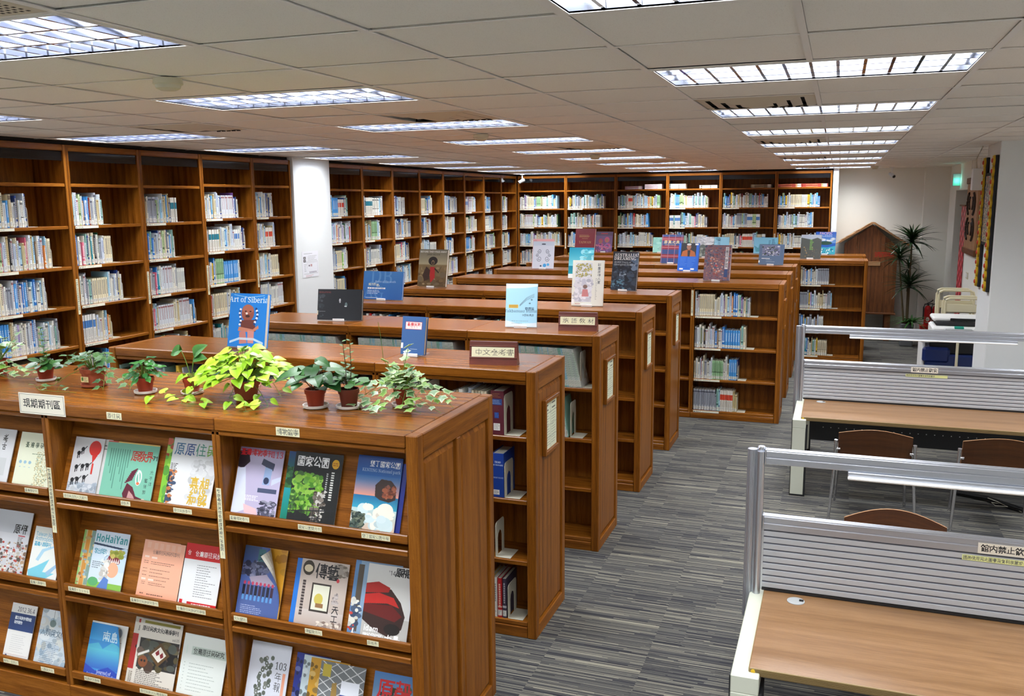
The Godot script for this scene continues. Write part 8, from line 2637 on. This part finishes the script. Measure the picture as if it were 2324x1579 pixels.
# strokes of Chinese characters on a grid of 16 by 16 (hexadecimal x and y); X@abcd sets character X into the box from (a, b) to (c, d)
const HAN := {
	"口": "22d2dd2d22", "日": "31d1df3f31 38d8", "目": "31d1df3f31 36d6 3ada", "月": "41c1cfaf 414b1f 45c5 49c9", "田": "21d1de2e21 27d7 818e",
	"木": "05f5 808f 851d 85ed", "禾": "b042 05f5 718f 761e 86ee", "言": "7082 03f3 36c6 39c9 3ccccf3f3c", "亻": "a019 757f", "氵": "31c4 06a9 1fda",
	"土": "16e6 818e 0efe", "十": "06f6 808f", "人": "80760f 86ff", "王": "12e2 17e7 0efe 828e", "文": "7082 04f4 c48b0f 348bff", "方": "7082 04f4 64591f 67d7cf9e",
	"見": "31c1ca3a31 34c4 37c7 5a1f 9a9eefec", "貝": "31c1cb3b31 35c5 38c8 5b1f abef", "馬": "313a 31d1 34c4 37c7 3aeaefbf 818a 1d0f 4d5f 7d8f adbf",
	"飠": "8005 80f5 4797 48d8dc4c48 4ada 4c4f8e 9cff", "食": "8005 80f5 46a6 48c8cb4b48 4b4f8d 9bff", "其": "04f4 414c c1cc 47c7 49c9 0cfc 5c2f acdf",
	"現": "王@016e 見@60ff", "期": "其@008f 月@80ff", "刊": "1272 0787 424f a2ab e1efce", "區": "e1111eee 口@43b7 口@287d 口@88dd",
	"原": "f1212a0f 9274 54d4da5a54 57d7 9a9f6e 6c4e ccee", "住": "亻@005f 90b1 63f3 68e8 5efe a3ae", "民": "21d1d626 212e7b 19e9 76aceffb",
	"博": "十@015e 73e3e97973 76e6 a0a9 61f1 6bfb dbdfbe 8c9e", "物": "2004 0464 0b69 313f 8057 73f3efbe a36b d36f", "館": "飠@006f b0b1 7572f2f5 86d6da8a 868f 8cecef8f",
	"學": "2027 2353 e0e7 b3e3 60a4 a060 64a7 a464 0a08f8fa 49c98c8f5f 1cec", "中": "24d4db2b24 808f", "參": "8063b3 442666 c4a6e6 8609 86f9 a87a cb6d ef4f",
	"考": "23b3 7077 07f7 e00c 6ad9 795cdccf9f", "書": "8089 31c1c5 03f3 35c5 17e7 09f9 日@3acf", "族": "方@007f 9074 83f3 9567 88f8 b5b86f b8ff",
	"語": "言@006f 71f1 b187 75d5d7 67f7 口@7aef", "教": "1262 3036 0575 7008 28684b4f2f 0c7a a086 94f4 d4bb7f 86bbff", "材": "木@008f 85f5 d0dfbf d57d",
	"內": "1f13e3efce 80763b 76cb", "禁": "木@0087 木@70f7 29d9 0bfb 8b8f6f 4c2f ccee", "止": "808e 86e6 363e 0efe", "飲": "飠@007f a075 83f3d6 b4b86f b8ff",
	"消": "氵@005f a0a5 7183 e1c3 6f65e5efce 68e8 6beb", "防": "111f 1162446869 方@60ff", "臺": "11e1 8083 33c3 55a5a75755 0a08f8fa 3aca 7a4cbc 8b8f 3ddd 0fff",
	"灣": "氵@004f 61437346 6569 4759 7779 e1c3f3c6 d5d9 c7c9 f7f9 90a1 82b2 84b4 86b6b98986 5aeaec5c5eeecf", "研": "0171 310a 2767 676d2d27 82f2 78f8 a2a86f d2df",
	"究": "7081 0402f2f4 5426 a4d6 28c8cefeec 768a1f", "類": "3037 0474 1022 6052 3507 3577 0a7a 393b0f 3b7f 81f1 93e3eb9b93 96e6 98e8 ab8f cbff",
	"自": "8062 32d2df3f32 36d6 3ada", "然": "3006 32626409 1546 b1b57a 84f4 b5fa e0f2 1c0f 5c6f 9caf dcff", "界": "田@20d7 8709 87f9 5a5c3f aaaf",
	"季": "禾@00f9 39c98c8f6f 1cec", "國": "11e1ef1f11 34c4 47777a4a47 3d8c 828adddb a2b3 b79d", "家": "7081 0502f2f5 35c5 8528 68aaaf7f 892b 9a1e d79a 9aee",
	"公": "5017 a0f7 862ddd badf", "園": "11e1ef1f11 43b3 8285 35c5 56a6a85856 883d 6b6e 88bd", "雙": "2004 2229 2272 2474 2676 2979 a084 a2a9 a2f2 a4f4 a6f6 a9f9 3bcb0f 4bef",
	"墾": "6013 1363 6326 455a 3618 5718 91e1e59591 93e3 9197b6 98e9 a5f9 3cdc 8a8f 1fef", "丁": "11e1 818f5d", "年": "4006 42e2 46d6 464a 0afa 929f",
	"報": "1171 4045 0575 2637 6657 1878 0b7b 484f 919f 91e1e5c5 97e79f a8ff", "化": "亻@006f e46a 818defeb", "驛": "馬@007f 81f1f48481 a1a4 c1c4 96e6 b5b9 79f9 8beb 7dfd bbbf",
	"站": "3041 0363 153a 654b 0c7b a0a7 a3f3 87f7fe8e87", "傳": "亻@005f 61f1 73e3e77773 75e5 b0b9 69e9 d8f9 5bfb dbdfbe 7c9e", "藝": "02f2 5004 a0a4 1575 4449 0777 0979 a48a 85d5d9fa 3bdb 0dfd 7d3fdf bdef",
	"視": "2041 0463630b 383f 587a 見@70ff", "台": "7016d5 a2e6 口@38df", "南": "03f3 8086 1f16e6efce 5769 a798 4aba 3cdc 8a8f", "島": "8062 323a 32c2c636 34c4 38e8 3afaffcf 1c1f9f9c 5b5f",
	"播": "0464 303f1f 0b68 e081 64f4 b1b9 b468 b4f8 田@79ef", "與": "212a d1da 2151 2555 b1d1 b5d5 7176a6aa6a 81a1 0bfb 5c1f acef", "資": "1233 0644 7053 63c3b5 8376 83c7 貝@37df",
	"料": "404f 0676 1022 7052 460c 467b a2b3 a5b6 8bfa d0df", "放": "方@008f a086 94f4 d4bb7f 86bbff", "置": "10e0e41410 5054 a0a4 16e6 8487 47c7cd4d47 49c9 4bcb 181fef", "於": "方@008f b076 b0f7 98ba 8cbe",
	"請": "言@006f 71f1 83e3 65f5 b0b5 8f87e7efcf 8aea 8ded", "將": "505f 1056 1a0f 0959 a086 83e3 e378 b4c5 79f9 d7dfbf 8b9d", "使": "亻@005f 62f2 74e4e97974 a0aa6f 8aff", "用": "31d1dfbf 313a0f 35d5 3ada 818f",
	"完": "7081 0502f2f5 46b6 19e9 696b1f a9aeefeb", "之": "7082 25d53b 0d3bff", "圖": "11e1ef1f11 53a3a55553 37c7 8587 49b9bd4d49 6b9b", "及": "21b197e76f 414a0f 48ff",
	"若": "02f2 5004 a0a4 8307 07f7 口@5adf", "欲": "2005 6187 440a 4489 口@1a7f b096 94f4e7 c5c97f c9ff", "尋": "31c1c535 33c3 07f7 2969 4749 1a6a 98e8ea9a98 0cfc cbcfaf 4c6e", "找": "0464 303f1f 0b68 76f5 a0a7effd e87e c0e2",
	"他": "亻@005f 66f3e9c8 a1ab 737eefeb", "卷": "4152 b192 23d3 06f6 812b 96fb 4aaaac4c 4a4feffd", "架": "02626747 3007 口@81e6 0afa 878f 8a1f 8aef", "掀": "0464 303f1f 0b68 8172 717f 76a6 969f c0b5 b4f4 d6bf d6ff",
	"開": "101f 1060 6064 1464 1262 e0ef 90e0 9094 94e4 92e2 47b7 3aca 676a4f a7af", "真": "8081 12e2 44c4cb4b44 46c6 48c8 0cfc 5d2f acdf", "相": "木@007f 目@81fe", "和": "禾@009f 口@94fc",
	"解": "3006 3262 252f 2565656f4f 2868 2b6b 80e0e6b7 a076 b88b 8bfb 7dfd c8cf", "聲": "1171 4045 2565 17777a1a17 0f17 91a6 91d1d6f6 88e8 e889 99fb 3bdb 4b4f bbbf 0fff 4dbd", "鄉": "40164609 8081 71b1b97971 75b5 7f79 c1cf c1f1d6f9c9",
	"立": "7082 13e3 566b a68b 0efe", "歌": "1171 口@1245 6166 0777 口@184c 686f4f b095 93f3e6 c4c87f c8ff", "謠": "言@006f e071 7283 b1b2 74f4 b4bb 67f7 8b8eeeeb", "美": "4153 b193 14e4 27d7 0afa 818a 8a0f 8aff", 
	"金": "8007 80f7 47b7 1aea 8787 878e 4b5d bb9d 0ffe", "古": "05f5 8088 口@38df", "代": "亻@006f 66f5 a0a7effc d0e2", "神": "2041 0463630b 383f 587a 72e2eb7b72 77e7 b0bf", "衣": "7082 04f4 840c 555f8d 87ff a9d7", "！": "828b 8d8f", "，": "6c8c8e5f", "一": "08f8", "本": "05f5 808f 850d 85fd 5bbb", "出": "808e 27d7 2227 d2d7 191fefe9", "的": "3021 11616e1e11 1767 a086 83f3eece 98ba", "我": "7022 0555 404f2f 0b59 65f4 90a7effc e86d c0e2", "力": "14d4ceaf 706a1f", "量": "40b0b44440 42b2 06f6 48b8bc4c48 4aba 808f 2ede 0fff", "路": "口@0065 363f 3a6a 080f 0f6e a086 82e27a 84fa 口@8aef",
	"風": "212b0f 21d1d9ffef 45a5 57b7bb5b57 868d 4dbe", "分": "5017 a0f7 38c8bf9e 7849", "索": "12e2 8085 0705f5f7 8659 a969 49bb 8a8f 5c3e bcde", "引": "2282862628786f3f c0cf", "太": "05f5 80840f 85ff 7c8e", "平": "12e2 4354 b394 08f8 828f", "洋": "氵@005f 8092 d0b2 73e3 76d6 6afa b3bf", "術": "3005 4308 282f 65a5 818f 855b 85ab a1b2 d2f2 c6f6 d6dfce", "節": "2003 2272 a083 a2f2 1b14646a 1767 1f6b 141f 858f 85e5ecbc", "告": "4014 33c3 8087 06f6 口@38df", "学": "3142 7173 c1b2 0604f4f6 37c78a8f5f 1bfb", "屬": "11e1e515 110f 44c4c74744 6467 a4a7 5949 48e8efcf 5a9a9c5c5a 7a7f 4fae", "們": "亻@005f 616f 61a1a464 6262 b1f1 b1b4f4 f1ffdf", "穿": "7081 0402f2f4 5326 a3d6 27c7 0cfc 6799 878fbf a96f", "天": "22d2 07f7 82850f 86ff", "工": "12e2 828d 0dfd", "墨": "31c1c63631 33c3 8188 05f5 18e8 2b1c 5b6c 9bac cbdc 8a8f 3ddd 0fff", "彩": "6012 1324 4344 7364 0878 404f 480d 487d f0a4 f5a9 fa9f", "畫": "8078 8088 31c1c6 03f3 36c6 17e7 49b9be4e49 4bbb 898e 0fff", "篇": "2004 2262 a084 a2e2 8586 37d7da3a 371f 4cec 4c4f ececef 8c8f bcbf", "卡": "8087 84d4 07f7 878f 89db", "群": "1171 7176 0474 1676 400c 口@2b7f a0b2 e0d2 93f3 97f7 8bfb c3cf", "布": "04f4 700b 3f38d8df 835f 858f", "農": "31c1c63631 33c3 6166 a1a6 f8181f 48d8 3adb 7cff", "栓": "木@006f b067 b0f7 88e8 7bfb 6fff b8bf", "青": "12e2 34c4 06f6 8086 3f38c8cfaf 3aca 3ccc", "春": "12e2 34c4 05f5 8007 86f9 日@4bbf",
}


func _ready() -> void:
	rng.seed = 20240
	camera_and_light()
	make_materials()
	mark_ceiling()
	build_lamps()
	build_ceiling()
	build_floor()
	build_walls()
	spine_atlas()
	sheet("covers", 2048, 2048, 0.28)
	sheet("labels", 2048, 1600, 0.5)
	draw_labels()
	draw_magazines()
	draw_display_books()
	finish_sheets()
	build_low_cases()
	build_wall_cases()
	build_desks()
	build_corner()
	build_magazines()
	build_displays()
	fill_low_cases()
	build_plants()
	build_ceiling_fittings()
	place_books()
	place_journals()
